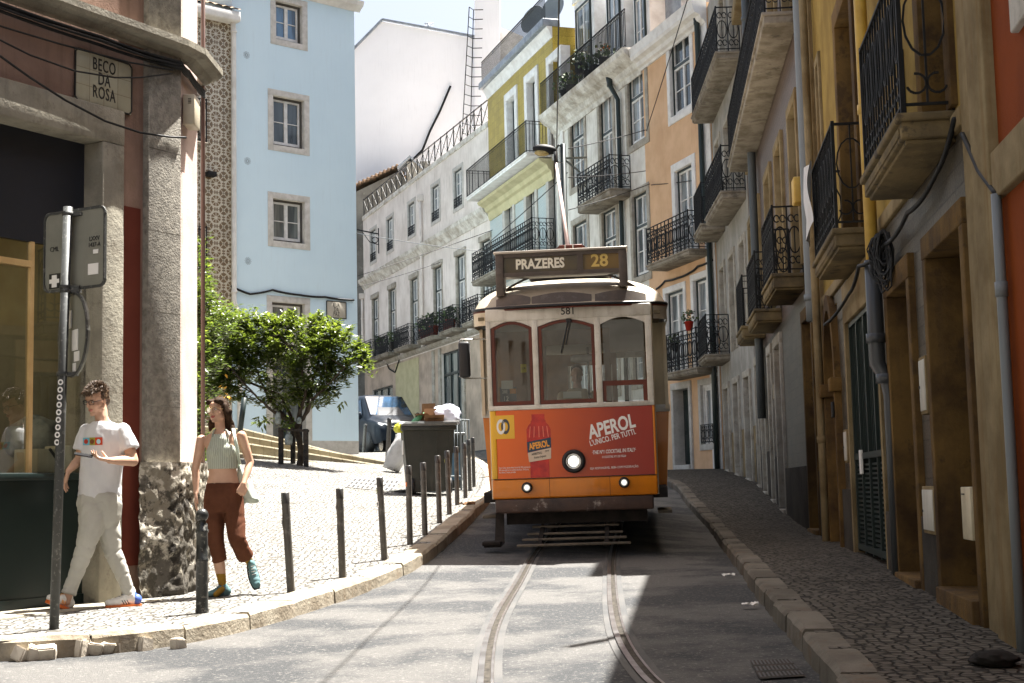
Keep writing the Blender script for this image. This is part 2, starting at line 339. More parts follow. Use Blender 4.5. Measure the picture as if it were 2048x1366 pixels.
for nm, P, lb in (('tram_rail', lrail, 'grooved steel tram rail farther from the dark doorways, curving down the sunlit road'), ('tram_rail', rrail, 'grooved steel tram rail along the edge of the deep shadow on the road')):
    m = MB(); m.use(m_asph_l); ribbon(m, P, -.085, .10, .006); m.use(m_groove); ribbon(m, P, -.04, .052, .010)
    m.use(m_steel); ribbon(m, P, -.04, -.004, .017); ribbon(m, P, .034, .05, .015)
    m.build(nm, fix=False); o = C.objects[-1]; tag(o, lb, 'rail', 'tram rails in the road')
# ================= facades
class Fr:
    def __init__(s, A, B, name, label, cat='building', group=None):
        s.A = Vector((*A, 0)); s.d = (Vector((*B, 0)) - s.A); s.L = s.d.length; s.d.normalize(); s.n = Vector((-s.d.y, s.d.x, 0))  # n points into the house
        s.root = empty(name, s.A, math.atan2(s.d.y, s.d.x), label, cat, group)
    def hit(s, px, py, off=0.0):   # off > 0: plane standing proud of the wall
        r = ray(px, py); k = (s.A - s.n * off).dot(s.n) / r.dot(s.n); p = r * k; return ((p - s.A).dot(s.d), p.z)
    def W(s, u, y, z): return s.A + s.d * u + s.n * y + Vector((0, 0, z))
def wall(fr, mat, u0, u1, z0, z1, holes=(), D=5.0, name='wall', y=0.0, reveal=.25, closed=True, roof=None, bands=()):
    m = MB().use(mat); xs = sorted({u0, u1, *[h[0] for h in holes], *[h[1] for h in holes]}); zs = sorted({z0, z1, *[h[2] for h in holes], *[h[3] for h in holes], *[b[0] for b in bands]})
    xs = [x for x in xs if u0 <= x <= u1]; zs = [z for z in zs if z0 <= z <= z1]
    for a, b in zip(xs, xs[1:]):
        for c, d in zip(zs, zs[1:]):
            cx, cz = (a + b) / 2, (c + d) / 2
            if any(h[0] < cx < h[1] and h[2] < cz < h[3] for h in holes): continue
            mm = mat
            for zt, bm_ in bands:
                if cz < zt: mm = bm_; break
            m.use(mm); m.quad((a, y, c), (b, y, c), (b, y, d), (a, y, d))
    m.use(mat)
    for h in holes:
        a, b, c, d = h[:4]
        m.quad((a, y, c), (a, y, d), (a, y + reveal, d), (a, y + reveal, c)); m.quad((b, y, c), (b, y + reveal, c), (b, y + reveal, d), (b, y, d)); m.quad((a, y, d), (b, y, d), (b, y + reveal, d), (a, y + reveal, d)); m.quad((a, y, c), (a, y + reveal, c), (b, y + reveal, c), (b, y, c))
    if closed:
        m.quad((u0, y, z0), (u0, y, z1), (u0, D, z1), (u0, D, z0)); m.quad((u1, y, z0), (u1, D, z0), (u1, D, z1), (u1, y, z1)); m.quad((u0, D, z0), (u0, D, z1), (u1, D, z1), (u1, D, z0))
        m.use(roof or mat); m.quad((u0, y, z1), (u1, y, z1), (u1, D, z1), (u0, D, z1))
    return m.build(name, parent=fr.root, fix=False)
def casements(m, a, b, c, d, y, leaves=2, transom=None, rows=2, t=.05, fm=None, cm=None, ft=.055, open_=0):
    fm = fm or m_green; cm = cm or m_white; m.use(fm)
    for (x0, x1, z0, z1) in ((a, a + ft, c, d), (b - ft, b, c, d), (a + ft, b - ft, c, c + ft), (a + ft, b - ft, d - ft, d)): m.box(x0, x1, y - .05, y + .05, z0, z1)
    a += ft; b -= ft; c += ft; d -= ft; top = d
    if transom:
        zt = c + (d - c) * transom; m.use(fm); m.box(a, b, y - .04, y + .05, zt - .05, zt + .03); top = zt - .05
        m.use(cm); w = (b - a) / leaves
        for i in range(leaves):
            x0, x1 = a + w * i, a + w * (i + 1)
            for (p, q, r, s_) in ((x0, x0 + .035, zt + .03, d), (x1 - .035, x1, zt + .03, d), (x0 + .035, x1 - .035, zt + .03, zt + .065), (x0 + .035, x1 - .035, d - .035, d)): m.box(p, q, y - .012, y + .03, r, s_)
    m.use(cm); w = (b - a) / leaves
    for i in range(leaves):
        x0, x1 = a + w * i, a + w * (i + 1)
        for (p, q, r, s_) in ((x0, x0 + t, c, top), (x1 - t, x1, c, top), (x0 + t, x1 - t, c, c + t * 1.5), (x0 + t, x1 - t, top - t, top)): m.box(p, q, y - .02, y + .03, r, s_)
        for k in range(1, rows):
            z = c + (top - c) * k / rows; m.box(x0 + t, x1 - t, y - .008, y + .025, z - .012, z + .012)
def window(fr, rect, sur=.14, sm=None, rec=.16, pane=None, leaves=2, transom=None, rows=2, sill=True, door=False, name='window', fm=None, cm=None, t=.05, proud=.03, lintel=0, ft=.055, label=None):
    a, b, c, d = rect; sm = sm or m_stone; m = MB(); casements(m, a, b, c, d, rec, leaves, transom, rows, t, fm, cm, ft)
    w = m.build(name, parent=fr.root); tag(w, label)
    p = MB().use(pane or m_panec).quad((a + .03, rec + .02, c + .03), (b - .03, rec + .02, c + .03), (b - .03, rec + .02, d - .03), (a + .03, rec + .02, d - .03)); p.build('pane', parent=w, fix=False)
    if sur:
        s_ = MB().use(sm); bt = c if door else c - sur; y1 = rec + .04
        s_.box(a - sur, a, -proud, y1, bt, d, .006); s_.box(b, b + sur, -proud, y1, bt, d, .006); s_.box(a - sur - (.03 if lintel else 0), b + sur + (.03 if lintel else 0), -proud - .002 - (.05 if lintel else 0), y1, d, d + sur + lintel, .006)
        if not door: s_.box(a, b, -proud - .001, y1, c - sur, c, .006)
        s_.build('window_surround', parent=w)
    return (a - sur + .004, b + sur - .004, (c - 1e-3 if door else c - sur + .004), d + sur - .004)
def R4(fr, tl, br, off=0.0):
    a = fr.hit(*tl, off); b = fr.hit(*br, off); return (a[0], b[0], b[1], a[1])
def ring(m, c, ru, rw, t, n=12, a0=0, a1=360, plane='x', y=0):
    pts = []
    for i in range(n + 1):
        a = R(lerp(a0, a1, i / n)); p = (c[0] + ru * math.cos(a), c[1] + rw * math.sin(a)); pts.append((p[0], y, p[1]) if plane == 'x' else (y, p[0], p[1]))
    for p, q in zip(pts, pts[1:]): m.bar(p, q, t)
def rail_panel(m, a, b, z0, z1, plane, yy, style, t=.014):
    P = (lambda s, z: (s, yy, z)) if plane == 'x' else (lambda s, z: (yy, s, z)); L = b - a
    m.bar(P(a, z1), P(b, z1), .035, .02); m.bar(P(a, z0 + .06), P(b, z0 + .06), .018)
    if style == 'bars':
        n = max(2, round(abs(L) / .115)); m.bar(P(a, z1 - .1), P(b, z1 - .1), .012)
        for i in range(n + 1): s = a + L * i / n; m.bar(P(s, z0), P(s, z1), t)
    else:
        n = max(1, round(abs(L) / .26)); w = L / n; H = z1 - z0
        for i in range(n + 1): s = a + L * i / n; m.bar(P(s, z0), P(s, z1), t)
        for i in range(n):
            c = a + w * (i + .5); r = abs(w) * .42
            if style == 'oval':
                m.bar(P(c, z0 + .06), P(c, z1), t * .8); ring(m, (c, z0 + H * .62), r, H * .24, t * .8, 14, plane=plane, y=yy)
                for sx in (-1, 1): ring(m, (c + sx * r * .5, z0 + H * .2), r * .48, r * .5, t * .8, 9, 200 if sx < 0 else -20, 460 if sx < 0 else -280, plane, yy)
            else:
                ring(m, (c, z0 + H * .5), r, H * .2, t * .8, 12, plane=plane, y=yy)
                for sg, zc in ((1, z0 + H * .82), (-1, z0 + H * .2)):
                    for sx in (-1, 1): ring(m, (c + sx * r * .5, zc), r * .46, r * .6, t * .75, 8, 0, 320, plane, yy)
                m.bar(P(c, z0 + H * .3), P(c, z0 + H * .7), t * .7)
def balcony(fr, u0, u1, z, proj, rh=.95, style='scroll', th=.16, mat=None, iron=None, soff=True, ends=(1, 1), t=.023, label=None):
    mat = mat or m_slab; m = MB().use(mat); m.box(u0 + .02, u1 - .02, -proj + .02, -.001, z - th, z - .05, .012); m.box(u0 - .01, u1 + .01, -proj - .01, -.001, z - .052, z, .012)
    if soff: m.box(u0 + .06, u1 - .06, -proj + .05, -.001, z - th - .03, z - th + .001, .01); m.box(u0 + .1, u1 - .1, -proj + .011, -proj + .02, z - th + .025, z - .075, .004)
    b = m.build('balcony', parent=fr.root); tag(b, label)
    r = MB().use(iron or m_iron); i = .04
    rail_panel(r, u0 + i, u1 - i, z, z + rh, 'x', -proj + i, style, t)
    for e, uu in ((ends[0], u0 + i), (ends[1], u1 - i)):
        if e: rail_panel(r, -proj + i, -.01, z, z + rh, 'y', uu, style, t)
    for uu in (u0 + i, u1 - i): r.bar((uu, -proj + i, z), (uu, -proj + i, z + rh + .03), .03)
    r.build('railing', parent=b, fix=False); return b
def cornice(fr, mat, u0, u1, z, prof, name='cornice', ends=True):
    # prof: list of (out, dz) going up; drawn as an extruded moulding
    poly = [(-o, z + dz) for o, dz in prof]; poly = [(0, poly[0][1])] + poly + [(0, poly[-1][1])]; n = len(poly)
    vs = [(u0, y, zz) for y, zz in poly] + [(u1, y, zz) for y, zz in poly]; m = MB().use(mat)
    m.add(vs, [(i, (i + 1) % n, (i + 1) % n + n, i + n) for i in range(n)] + [tuple(range(n)), tuple(range(2 * n - 1, n - 1, -1))]); return m.build(name, parent=fr.root)
def pipe(label, pts, r, mat, brackets=True, name='drainpipe', n=10, group=None, col=None):
    m = MB().use(mat); m.tube(pts, r, n)
    for i, p in enumerate(pts[1:-1:2]): m.tube([Vector(p) - Vector((0, 0, .04)), Vector(p) + Vector((0, 0, .04))], (r[i + 1] if isinstance(r, list) else r) * 1.22, n)
    return tag(m.build(name), label, 'pipe', group)
def text(s, size, mat, parent, M4, bold=0.0, ext=.002, xs=1.0, sp=1.0, align='CENTER', name='lettering', shear=0.0):
    cu = bpy.data.curves.new('lettering', 'FONT'); cu.body = s; cu.size = size; cu.align_x = align; cu.align_y = 'CENTER'; cu.offset = bold; cu.extrude = ext; cu.space_character = sp; cu.shear = shear; cu.resolution_u = 3
    o = bpy.data.objects.new('lettering', cu); C.objects.link(o); bpy.context.view_layer.update()
    me = bpy.data.meshes.new_from_object(o.evaluated_get(bpy.context.evaluated_depsgraph_get())); bpy.data.objects.remove(o)
    me.materials.clear(); me.materials.append(mat); me.transform(M4 @ Matrix.Diagonal((xs, 1, 1, 1)))
    o = bpy.data.objects.new(name, me); C.objects.link(o)
    if parent: o.parent = parent
    return o
def TX(u, y, z, rot=0.0):   # upright text lying in a facade plane (x right, z up) facing -y
    return Matrix.Translation((u, y, z)) @ Matrix.Rotation(R(90), 4, 'X') @ Matrix.Rotation(R(rot), 4, 'Z')
def cable(label, pts, r=.012, sag=0.0, name='cable', group='cables on the house fronts', mat=None, n=6):
    P = []
    for a, b in zip(pts, pts[1:]):
        a, b = Vector(a), Vector(b)
        for i in range(8): t = i / 8; P.append(a.lerp(b, t) - Vector((0, 0, sag * 4 * t * (1 - t))))
    P.append(Vector(pts[-1])); return tag(MB().use(mat or m_iron).tube(P, r, n).build(name, fix=False), label, 'cable', group)
# ---------- right-hand row
RD = lambda Y: 1.762 + .122 * Y
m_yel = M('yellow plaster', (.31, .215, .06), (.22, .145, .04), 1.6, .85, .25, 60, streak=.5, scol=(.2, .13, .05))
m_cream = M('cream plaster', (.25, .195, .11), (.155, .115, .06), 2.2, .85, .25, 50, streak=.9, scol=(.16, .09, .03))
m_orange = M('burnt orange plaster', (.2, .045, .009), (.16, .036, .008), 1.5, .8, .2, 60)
m_grime = M('cement plinth', (.055, .048, .038), (.032, .028, .023), 1.5, .9, .4, 30)
b1 = Fr((RD(17.5), 17.5), (RD(8.45), 8.45), 'yellow_house', 'yellow plastered house with tiled ground floor and iron balconies on the shaded side')
def U1(Y): return (17.5 - Y) * math.hypot(1, .122)
H1 = 7.9
holes = []
zf = 2.16
# upper openings: window doors behind balconies
for (Ya, Yb, lab) in ((9.7, 8.85, None), (14.76, 13.5, None)):
    for k in range(1):
        z0 = zf + .16 + 3.3 * k; holes.append(window(b1, (U1(Ya), U1(Yb), z0, z0 + 2.5), .2, m_ochre, .2, m_panec, 2, None, 1, door=True, fm=m_iron, cm=m_white, proud=.04, t=.045))
# blind framed panel
m = MB().use(m_cream); a, b_ = U1(17.15), U1(16.65)
for bx in ((a, a + .1, zf + 1.1, zf + 3.0), (b_ - .1, b_, zf + 1.1, zf + 3.0), (a + .1, b_ - .1, zf + 1.1, zf + 1.2), (a + .1, b_ - .1, zf + 2.9, zf + 3.0)): m.box(bx[0], bx[1], -.035, .01, bx[2], bx[3], .008)
m.build('wall_panel', parent=b1.root)
def doorway(fr, ua, ub, z0, z1, rec, jm, name='doorway', sw=.15, proud=.05, door=None, step=True, lab=None):
    m = MB().use(jm); m.box(ua - sw, ua, -proud, rec, z0 - .35, z1, .008); m.box(ub, ub + sw, -proud, rec, z0 - .35, z1, .008); m.box(ua - sw, ub + sw, -proud - .003, rec, z1, z1 + sw * 1.25, .01)
    o = m.build(name, parent=fr.root); tag(o, lab)
    if step: MB().use(jm).box(ua, ub, -proud - .04, rec, z0 - .5, z0, .01).build('threshold', parent=o)
    m = MB().use(door or m_green); m.box(ua, ub, rec - .03, rec + .03, z0, z1)
    for i in range(2):
        w = (ub - ua) / 2; 
        for j, (p, q) in enumerate(((.06, .4), (.46, .93))): m.box(ua + w * i + .08, ua + w * (i + 1) - .08, rec - .05, rec - .03, z0 + (z1 - z0) * p, z0 + (z1 - z0) * q, .01)
    m.build('door', parent=o); return (ua - sw + .004, ub + sw - .004, z0 - .3, z1 + sw * 1.25 - .004)
m_wood = M('dark wood door', (.045, .035, .028), (.025, .02, .016), 5, .5)
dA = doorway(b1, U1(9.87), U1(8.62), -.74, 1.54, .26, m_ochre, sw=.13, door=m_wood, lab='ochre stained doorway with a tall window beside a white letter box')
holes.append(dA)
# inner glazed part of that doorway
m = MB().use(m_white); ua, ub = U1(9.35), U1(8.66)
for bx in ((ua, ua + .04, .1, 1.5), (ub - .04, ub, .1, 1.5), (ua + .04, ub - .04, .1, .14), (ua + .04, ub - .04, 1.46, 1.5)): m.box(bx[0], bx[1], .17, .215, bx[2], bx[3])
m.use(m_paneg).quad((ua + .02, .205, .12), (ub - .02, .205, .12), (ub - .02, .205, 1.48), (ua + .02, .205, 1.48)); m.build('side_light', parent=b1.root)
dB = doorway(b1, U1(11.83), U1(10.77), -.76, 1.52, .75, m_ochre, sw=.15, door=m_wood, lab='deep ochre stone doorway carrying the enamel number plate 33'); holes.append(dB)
# grille gate
ga, gb = U1(15.08), U1(12.65); gz0, gz1 = -.74, 1.66
m = MB().use(m_green); m.box(ga, gb, .10, .13, gz0 - .2, gz1); n = 22
for i in range(n + 1):
    u = lerp(ga + .02, gb - .02, i / n); m.box(u - .012, u + .012, .03, .07, gz0 + 1.0, gz1)
for i in range(5): u = lerp(ga + .03, gb - .03, i / 4); m.box(u - .03, u + .03, .0, .08, gz0, gz1)
for z in (gz0 + .02, gz0 + .95, gz1 - .05): m.box(ga, gb, -.004, .085, z, z + .06)
for i in range(4):
    for k in range(18): z = gz0 + .1 + k * .046; m.box(lerp(ga, gb, i / 4) + .05, lerp(ga, gb, (i + 1) / 4) - .05, .02, .05, z, z + .02)
gt = m.build('gate', parent=b1.root); tag(gt, 'dark green metal gate of close vertical bars with louvred lower panels')
m = MB().use(m_cream); m.box(ga - .12, ga, -.04, .14, gz0 - .3, gz1); m.box(gb, gb + .12, -.04, .14, gz0 - .3, gz1); m.box(ga - .12, gb + .12, -.043, .14, gz1, gz1 + .42, .01); m.build('gate_surround', parent=gt)
MB().use(m_white).box(U1(14.5), U1(14.35), -.02, 0, .06, .3).build('notice', parent=gt)
holes.append((ga - .116, gb + .116, gz0 - .25, gz1 + .41))
# arched niche door
aa, ab = U1(17.2), U1(16.15); m = MB().use(m_ochre); m.box(aa - .12, aa, -.08, .4, -1.2, 1.0, .01); m.box(ab, ab + .14, -.08, .4, -1.2, 1.0, .01)
m.box(aa - .17, aa + .06, -.13, .4, 1.0, 1.16, .015); m.box(ab - .06, ab + .2, -.13, .4, 1.0, 1.16, .015); cx = (aa + ab) / 2; rr = (ab - aa) / 2
for i in range(12):
    a0, a1 = math.pi * i / 12, math.pi * (i + 1) / 12; po = [(cx + rr * math.cos(a0), 1.16 + rr * 1.6 * math.sin(a0)), (cx + (rr + .15) * math.cos(a0), 1.16 + (rr * 1.6 + .18) * math.sin(a0)), (cx + (rr + .15) * math.cos(a1), 1.16 + (rr * 1.6 + .18) * math.sin(a1)), (cx + rr * math.cos(a1), 1.16 + rr * 1.6 * math.sin(a1))]
    m.prism(po, -.07, .4)
o = m.build('doorway', parent=b1.root); tag(o, 'narrow arched stone doorway with moulded imposts')
m = MB().use(m_ochre).box(aa, ab, .38, .42, -1.2, 1.16); m.prism([(cx + rr * math.cos(math.pi * i / 12), 1.16 + rr * 1.6 * math.sin(math.pi * i / 12)) for i in range(13)], .37, .42); m.use(m_wood).box(aa + .1, ab - .02, .33, .37, -1.1, .95); m.build('door', parent=o)
holes.append((aa - .05, ab + .05, -1.1, 1.16 + rr * 1.6 + .02))
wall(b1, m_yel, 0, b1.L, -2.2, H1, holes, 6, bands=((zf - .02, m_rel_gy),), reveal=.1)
# plinth pieces between openings and string course
hs = sorted([(dA[0], dA[1]), (dB[0], dB[1]), (ga - .12, gb + .12), (aa - .12, ab + .14)]); cur = 0
for h0, h1 in hs + [(b1.L, b1.L)]:
    if h0 - cur > .05: MB().use(m_grime).box(cur + .002, h0 - .002, -.045, .01, -2, -.28 if cur > 3 else -.1, .006).build('plinth', parent=b1.root)
    cur = h1
MB().use(m_cream).box(0, b1.L, -.04, .005, zf - .02, zf + .1, .01).build('string_course', parent=b1.root)
MB().use(m_cream).box(0, b1.L, -.15, .2, H1 - .5, H1 + .002, .03).build('eaves', parent=b1.root)
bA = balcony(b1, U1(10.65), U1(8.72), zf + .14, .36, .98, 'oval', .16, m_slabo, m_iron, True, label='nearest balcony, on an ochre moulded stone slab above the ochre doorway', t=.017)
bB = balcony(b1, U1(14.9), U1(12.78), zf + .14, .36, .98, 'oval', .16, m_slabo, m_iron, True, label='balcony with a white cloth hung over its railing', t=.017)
for k in ():
    for (p, q) in ((10.65, 8.72), (14.9, 12.78)): balcony(b1, U1(p), U1(q), zf + .16 + 3.3 * k, .36, .98, 'oval', .2, m_slabo, m_iron, True, t=.017)
# cream pilaster and orange neighbour
b0 = Fr((RD(8.45), 8.45), (RD(-14), -14), 'orange_house', 'burnt orange plastered house with a cream stone edge at the right border')
wall(b0, m_orange, .80, b0.L, -2.2, H1, (), 6)
m = MB().use(m_cream); m.box(.0, .38, -.03, .1, -2.2, H1, .01); m.box(.38, .83, -.06, .1, -2.2, H1, .01); m.build('corner_pilaster', parent=b0.root)
u, z = b0.hit(2003, 392); MB().use(m_cream).box(.83, b0.L, -.05, .05, z - .02, z + .24, .01).build('string_course', parent=b0.root)
u, z = b0.hit(2048, 30); MB().use(m_stoneb).box(u - .14, u + 1, -.04, .05, z - .05, z + 1.8, .01).build('window_surround', parent=b0.root)
# ---------- second house on the right
R2 = lambda Y: RD(17.5) + .099 * (Y - 17.5)
b2 = Fr((R2(30), 30), (R2(17.5), 17.5), 'brown_tiled_house', 'long shaded brown tiled house with a continuous top balcony beyond the yellow house')
def U2(Y): return (30 - Y) * math.hypot(1, .099)
holes = []
def w2(tl, br, **k):
    r = R4(b2, tl, br); holes.append(window(b2, r, **k)); return r
for Yc in (20.1, 22.5, 24.7, 27.4, 29.2):
    for k, z0 in enumerate((3.0, 6.55)):
        holes.append(window(b2, (U2(Yc + .5), U2(Yc - .5), z0, z0 + 2.35), .16, m_cream, .14, m_panec, 2, .74, 2, door=True, fm=m_iron, proud=.05))
gr_doors = [(19.8, 18.75, 2.2, 'wide dark doorway under a metal canopy'), (24.6, 23.5, 2.3, 'dark doorway in the grey tiles'), (26.1, 25.4, 2.3, 'stone doorway with an intercom'), (28.1, 27.2, 2.4, None), (29.5, 28.8, 2.4, None)]
for (Ya, Yb, zt, lb) in gr_doors:
    zb = pav_r(0, Yb) + .06; holes.append(doorway(b2, U2(Ya), U2(Yb), zb, zt, .45, m_ochre if Ya < 20 else m_stone, sw=.14, lab=lb, door=m_wood))
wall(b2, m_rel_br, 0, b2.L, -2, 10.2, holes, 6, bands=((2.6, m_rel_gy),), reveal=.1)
cur = 0
for h0, h1 in sorted([(U2(a) - .14, U2(b) + .14) for a, b, *_ in gr_doors]) + [(b2.L, b2.L)]:
    if h0 - cur > .1: zz = pav_r(0, 30 - (cur + h0) / 2); MB().use(m_grime).box(cur + .002, h0 - .002, -.04, .01, -2, zz + .85, .006).build('plinth', parent=b2.root)
    cur = h1
MB().use(m_cream).box(b2.L - .35, b2.L - .01, -.05, .1, -2, 10.2, .01).build('corner_pilaster', parent=b2.root)
balcony(b2, U2(28.6), U2(19.1), 6.5, .48, 1.0, 'scroll', .16, m_slab, m_iron, False, t=.016, label='continuous balcony along the top storey with a stained underside')
balcony(b2, U2(21.5), U2(19.6), 2.9, .45, .95, 'scroll', .2, m_slabo, m_iron, True, label='short balcony on an ochre slab, second beyond the balcony with the cloth')
balcony(b2, U2(25.1), U2(23.2), 2.85, .45, .95, 'scroll', .2, m_slabo, m_iron, True); balcony(b2, U2(28.4), U2(26.6), 2.95, .45, .95, 'bars', .2, m_slabo, m_iron, True)
MB().use(m_cream).box(0, b2.L, -.2, .2, 9.9, 10.202, .03).build('eaves', parent=b2.root)
# ---------- third house on the right (pale)
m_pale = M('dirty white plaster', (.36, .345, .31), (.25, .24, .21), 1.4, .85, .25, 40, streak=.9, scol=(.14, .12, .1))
b3 = Fr((5.32, 36.4), (R2(30), 30), 'pale_house', 'narrow dirty white plastered house between the brown tiled house and the peach house')
holes = []
for uc in (1.5, 3.4, 5.3):
    for z0 in (3.1, 6.3, 9.4): holes.append(window(b3, (uc - .45, uc + .45, z0, z0 + 2.2), .14, m_stone, .14, m_pane, 2, .74, 2, door=True, proud=.04))
    holes.append(doorway(b3, uc - .45, uc + .45, pav_r(0, 36 - uc) + .06, 2.3, .3, m_stone, sw=.12, door=m_wood))
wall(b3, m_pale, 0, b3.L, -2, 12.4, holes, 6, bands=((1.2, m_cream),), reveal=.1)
balcony(b3, .7, 2.4, 3.1, .6, .95, 'scroll', .14, m_slab, label='small balcony above a round lamp beside the peach house')
balcony(b3, 2.9, 6.2, 6.3, .55, 1.0, 'scroll'); balcony(b3, .6, 2.4, 6.3, .6, 1.0, 'bars'); balcony(b3, .6, 6.2, 9.4, .55, 1.0, 'scroll')
# ================= far side of the street
LX = lambda Y: 5.3 - .308 * (Y - 36)
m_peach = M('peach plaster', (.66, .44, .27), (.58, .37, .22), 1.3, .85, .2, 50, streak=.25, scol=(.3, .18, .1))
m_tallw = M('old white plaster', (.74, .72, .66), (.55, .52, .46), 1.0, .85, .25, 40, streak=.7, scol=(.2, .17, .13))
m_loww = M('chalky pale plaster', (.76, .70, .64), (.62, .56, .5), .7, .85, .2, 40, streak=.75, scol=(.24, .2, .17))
m_wtrim = M('whitewashed trim', (.74, .73, .7), (.62, .6, .57), 3, .75, .2, 60)
m_corn = M('grimy white cornice', (.68, .66, .6), (.4, .36, .3), 2.2, .8, .3, 40, streak=.4, spots=.35, spcol=(.2, .18, .15), spsc=4)
m_pyel = M('pale yellow render', (.5, .46, .28), (.42, .385, .23), 2, .8)
PROF = [(.05, 0), (.08, .06), (.16, .1), (.2, .2), (.34, .26), (.38, .34), (.38, .4)]
pe = Fr((LX(40.3), 40.3), (5.28, 36.05), 'peach_house', 'peach plastered house with white window frames and two scrollwork balconies behind the tram')
HP = pe.hit(1300, 92)[1]
holes = []
r = R4(pe, (1338, 77), (1384, 210)); holes.append(window(pe, r, .2, m_wtrim, .12, m_pane, 2, .62, 2, fm=m_green))
b1z = pe.hit(1376, 500, .5)[1]; r = R4(pe, (1350, 344), (1389, 460)); r = (r[0], r[1], b1z, r[3]); holes.append(window(pe, r, .22, m_wtrim, .12, m_panec, 2, None, 3, door=True))
b0z = pe.hit(1401, 733, .5)[1]
for a, b in (((1332, 588), (1371, 700)), ((1387, 562), (1429, 700))): r = R4(pe, a, b); holes.append(window(pe, (r[0], r[1], b0z, r[3]), .17, m_wtrim, .12, m_panec, 2, None, 3, door=True))
r = R4(pe, (1402, 771), (1438, 886)); holes.append(window(pe, r, .16, m_stoneb, .1, m_panec, 2, None, 1, fm=m_white, t=.09)); gr = MB().use(m_iron); rail_panel(gr, r[0], r[1], r[2], r[2] + .5, 'x', -.05, 'scroll'); gr.build('railing', parent=pe.root)
r = R4(pe, (1348, 781), (1384, 930)); holes.append(doorway(pe, r[0], r[1], pav_r(0, 38.5) + .03, r[3], .3, m_stoneb, sw=.15, door=m_green))
wall(pe, m_peach, 0, pe.L, -1, HP, holes, 7, reveal=.08)
u0, _ = pe.hit(1306, 520, .4); u1, _ = pe.hit(1380, 490, .6); balcony(pe, max(u0, .1), min(pe.L - .3, u1 + .25), b1z, .62, 1.0, 'scroll', .14, m_slab, label='upper scrollwork balcony of the peach house')
u0, _ = pe.hit(1330, 742, .4); u1, _ = pe.hit(1403, 725, .6); balcony(pe, max(.1, u0), min(pe.L - .05, u1 + .3), b0z, .62, 1.0, 'scroll', .14, m_slab, label='lower scrollwork balcony of the peach house')
cornice(pe, m_wtrim, 0, pe.L, HP - .55, PROF + [(.42, .6)])
MB().use(m_wtrim).box(pe.L - .55, pe.L, -.03, .01, -.5, HP - .55, .006).build('corner_strip', parent=pe.root)
# attic storey behind terrace railing
# ---- tall white house
tw = Fr((LX(47.9), 47.9), (LX(40.3), 40.3), 'tall_white_house', 'tall old white house with grey stone window frames and a planted roof terrace')
HT = tw.hit(1279, 100)[1]; holes = []
kw = dict(sur=.2, sm=m_stone, rec=.1, transom=.62, rows=2)
for a, b in (((1140, 224), (1171, 361)), ((1255, 145), (1294, 273)), ((1147, 452), (1178, 580)), ((1204, 427), (1236, 560)), ((1265, 395), (1299, 545)), ((1147, 660), (1180, 790)), ((1205, 650), (1238, 780)), ((1265, 640), (1299, 760))):
    r = R4(tw, a, b); holes.append(window(tw, r, pane=m_panec, **kw))
bz = tw.hit(1224, 376, .6)[1]; r = R4(tw, (1198, 186), (1228, 330)); holes.append(window(tw, (r[0], r[1], bz, r[3]), door=True, pane=m_panec, **kw))
wall(tw, m_tallw, 0, tw.L, -1, HT, holes, 8, reveal=.08)
u0 = tw.hit(1159, 400, .6)[0]; u1 = tw.hit(1225, 370, .6)[0]; balcony(tw, u0, u1, bz, .7, 1.0, 'scroll', .22, m_slab, label='ornate black balcony projecting from the tall white house above the tram sign')
cornice(tw, m_corn, 0, tw.L, HT - .75, [(.04, 0), (.08, .15), (.14, .2), (.2, .35), (.4, .45), (.55, .6), (.6, .75)])
r_ = MB().use(m_iron); rail_panel(r_, .05, tw.L, HT, HT + 1.15, 'x', -.5, 'bars', .02); r_.build('railing', parent=tw.root)
m = MB().use(m_lead); m.prism([(0, HT), (tw.L, HT), (tw.L, HT + 3.2), (0, HT + 3.2)], 1.3, 7.9); m.build('attic', parent=tw.root)
for a, b in (((1160, 22), (1191, 84)), ((1222, -40), (1250, 60)), ((1276, -90), (1300, 30))):
    q0 = tw.hit(*a, -.9); q1 = tw.hit(*b, -.9); m = MB().use(m_wtrim); m.box(q0[0] - .25, q1[0] + .25, .78, 1.5, HT, q0[1] + .3, .02)
    n = 8; c = (q0[0] + q1[0]) / 2; rr = (q1[0] - q0[0]) / 2 + .35; m.prism([(c + rr * math.cos(math.pi * i / n), q0[1] + .28 + .5 * math.sin(math.pi * i / n)) for i in range(n + 1)], .72, 1.5)
    d = m.build('dormer', parent=tw.root); m = MB(); casements(m, q0[0], q1[0], HT + .1, q0[1], .76, 2, .6, 2); w = m.build('window', parent=d); MB().use(m_panec).quad((q0[0], .77, HT + .1), (q1[0], .77, HT + .1), (q1[0], .77, q0[1]), (q0[0], .77, q0[1])).build('pane', parent=w, fix=False)
# ---- mustard tiled house
yt = Fr((LX(55.7), 55.7), (LX(47.9), 47.9), 'mustard_tiled_house', 'mustard yellow tiled house with a long plain railing balcony')
HY = yt.hit(1045, 111)[1]; zb = yt.hit(1112, 262, .9)[1]; zb2 = yt.hit(1100, 483, .7)[1]; holes = []
for a, b in (((1016, 202), (1030, 300)), ((1056, 165), (1074, 280)), ((1101, 128), (1119, 250))):
    r = R4(yt, a, b); u1 = r[0] + .95; holes.append(window(yt, (r[0] - .05, u1, zb, r[3]), .3, m_wtrim, .25, m_panec, 2, None, 3, door=True, proud=.06, fm=m_green))
for x, y in ((1010, 385), (1053, 355), (1098, 328)):
    u, z = yt.hit(x, y); holes.append(window(yt, (u, u + 1.0, zb2, z), .28, m_stoneb, .2, m_panec, 2, None, 3, door=True, proud=.05))
holes += [window(yt, (u, u + 1.1, 2.0, 4.4), .2, m_stoneb, .15, m_pane, 2, None, 2, door=True) for u in (1.2, 4.0, 6.6)]
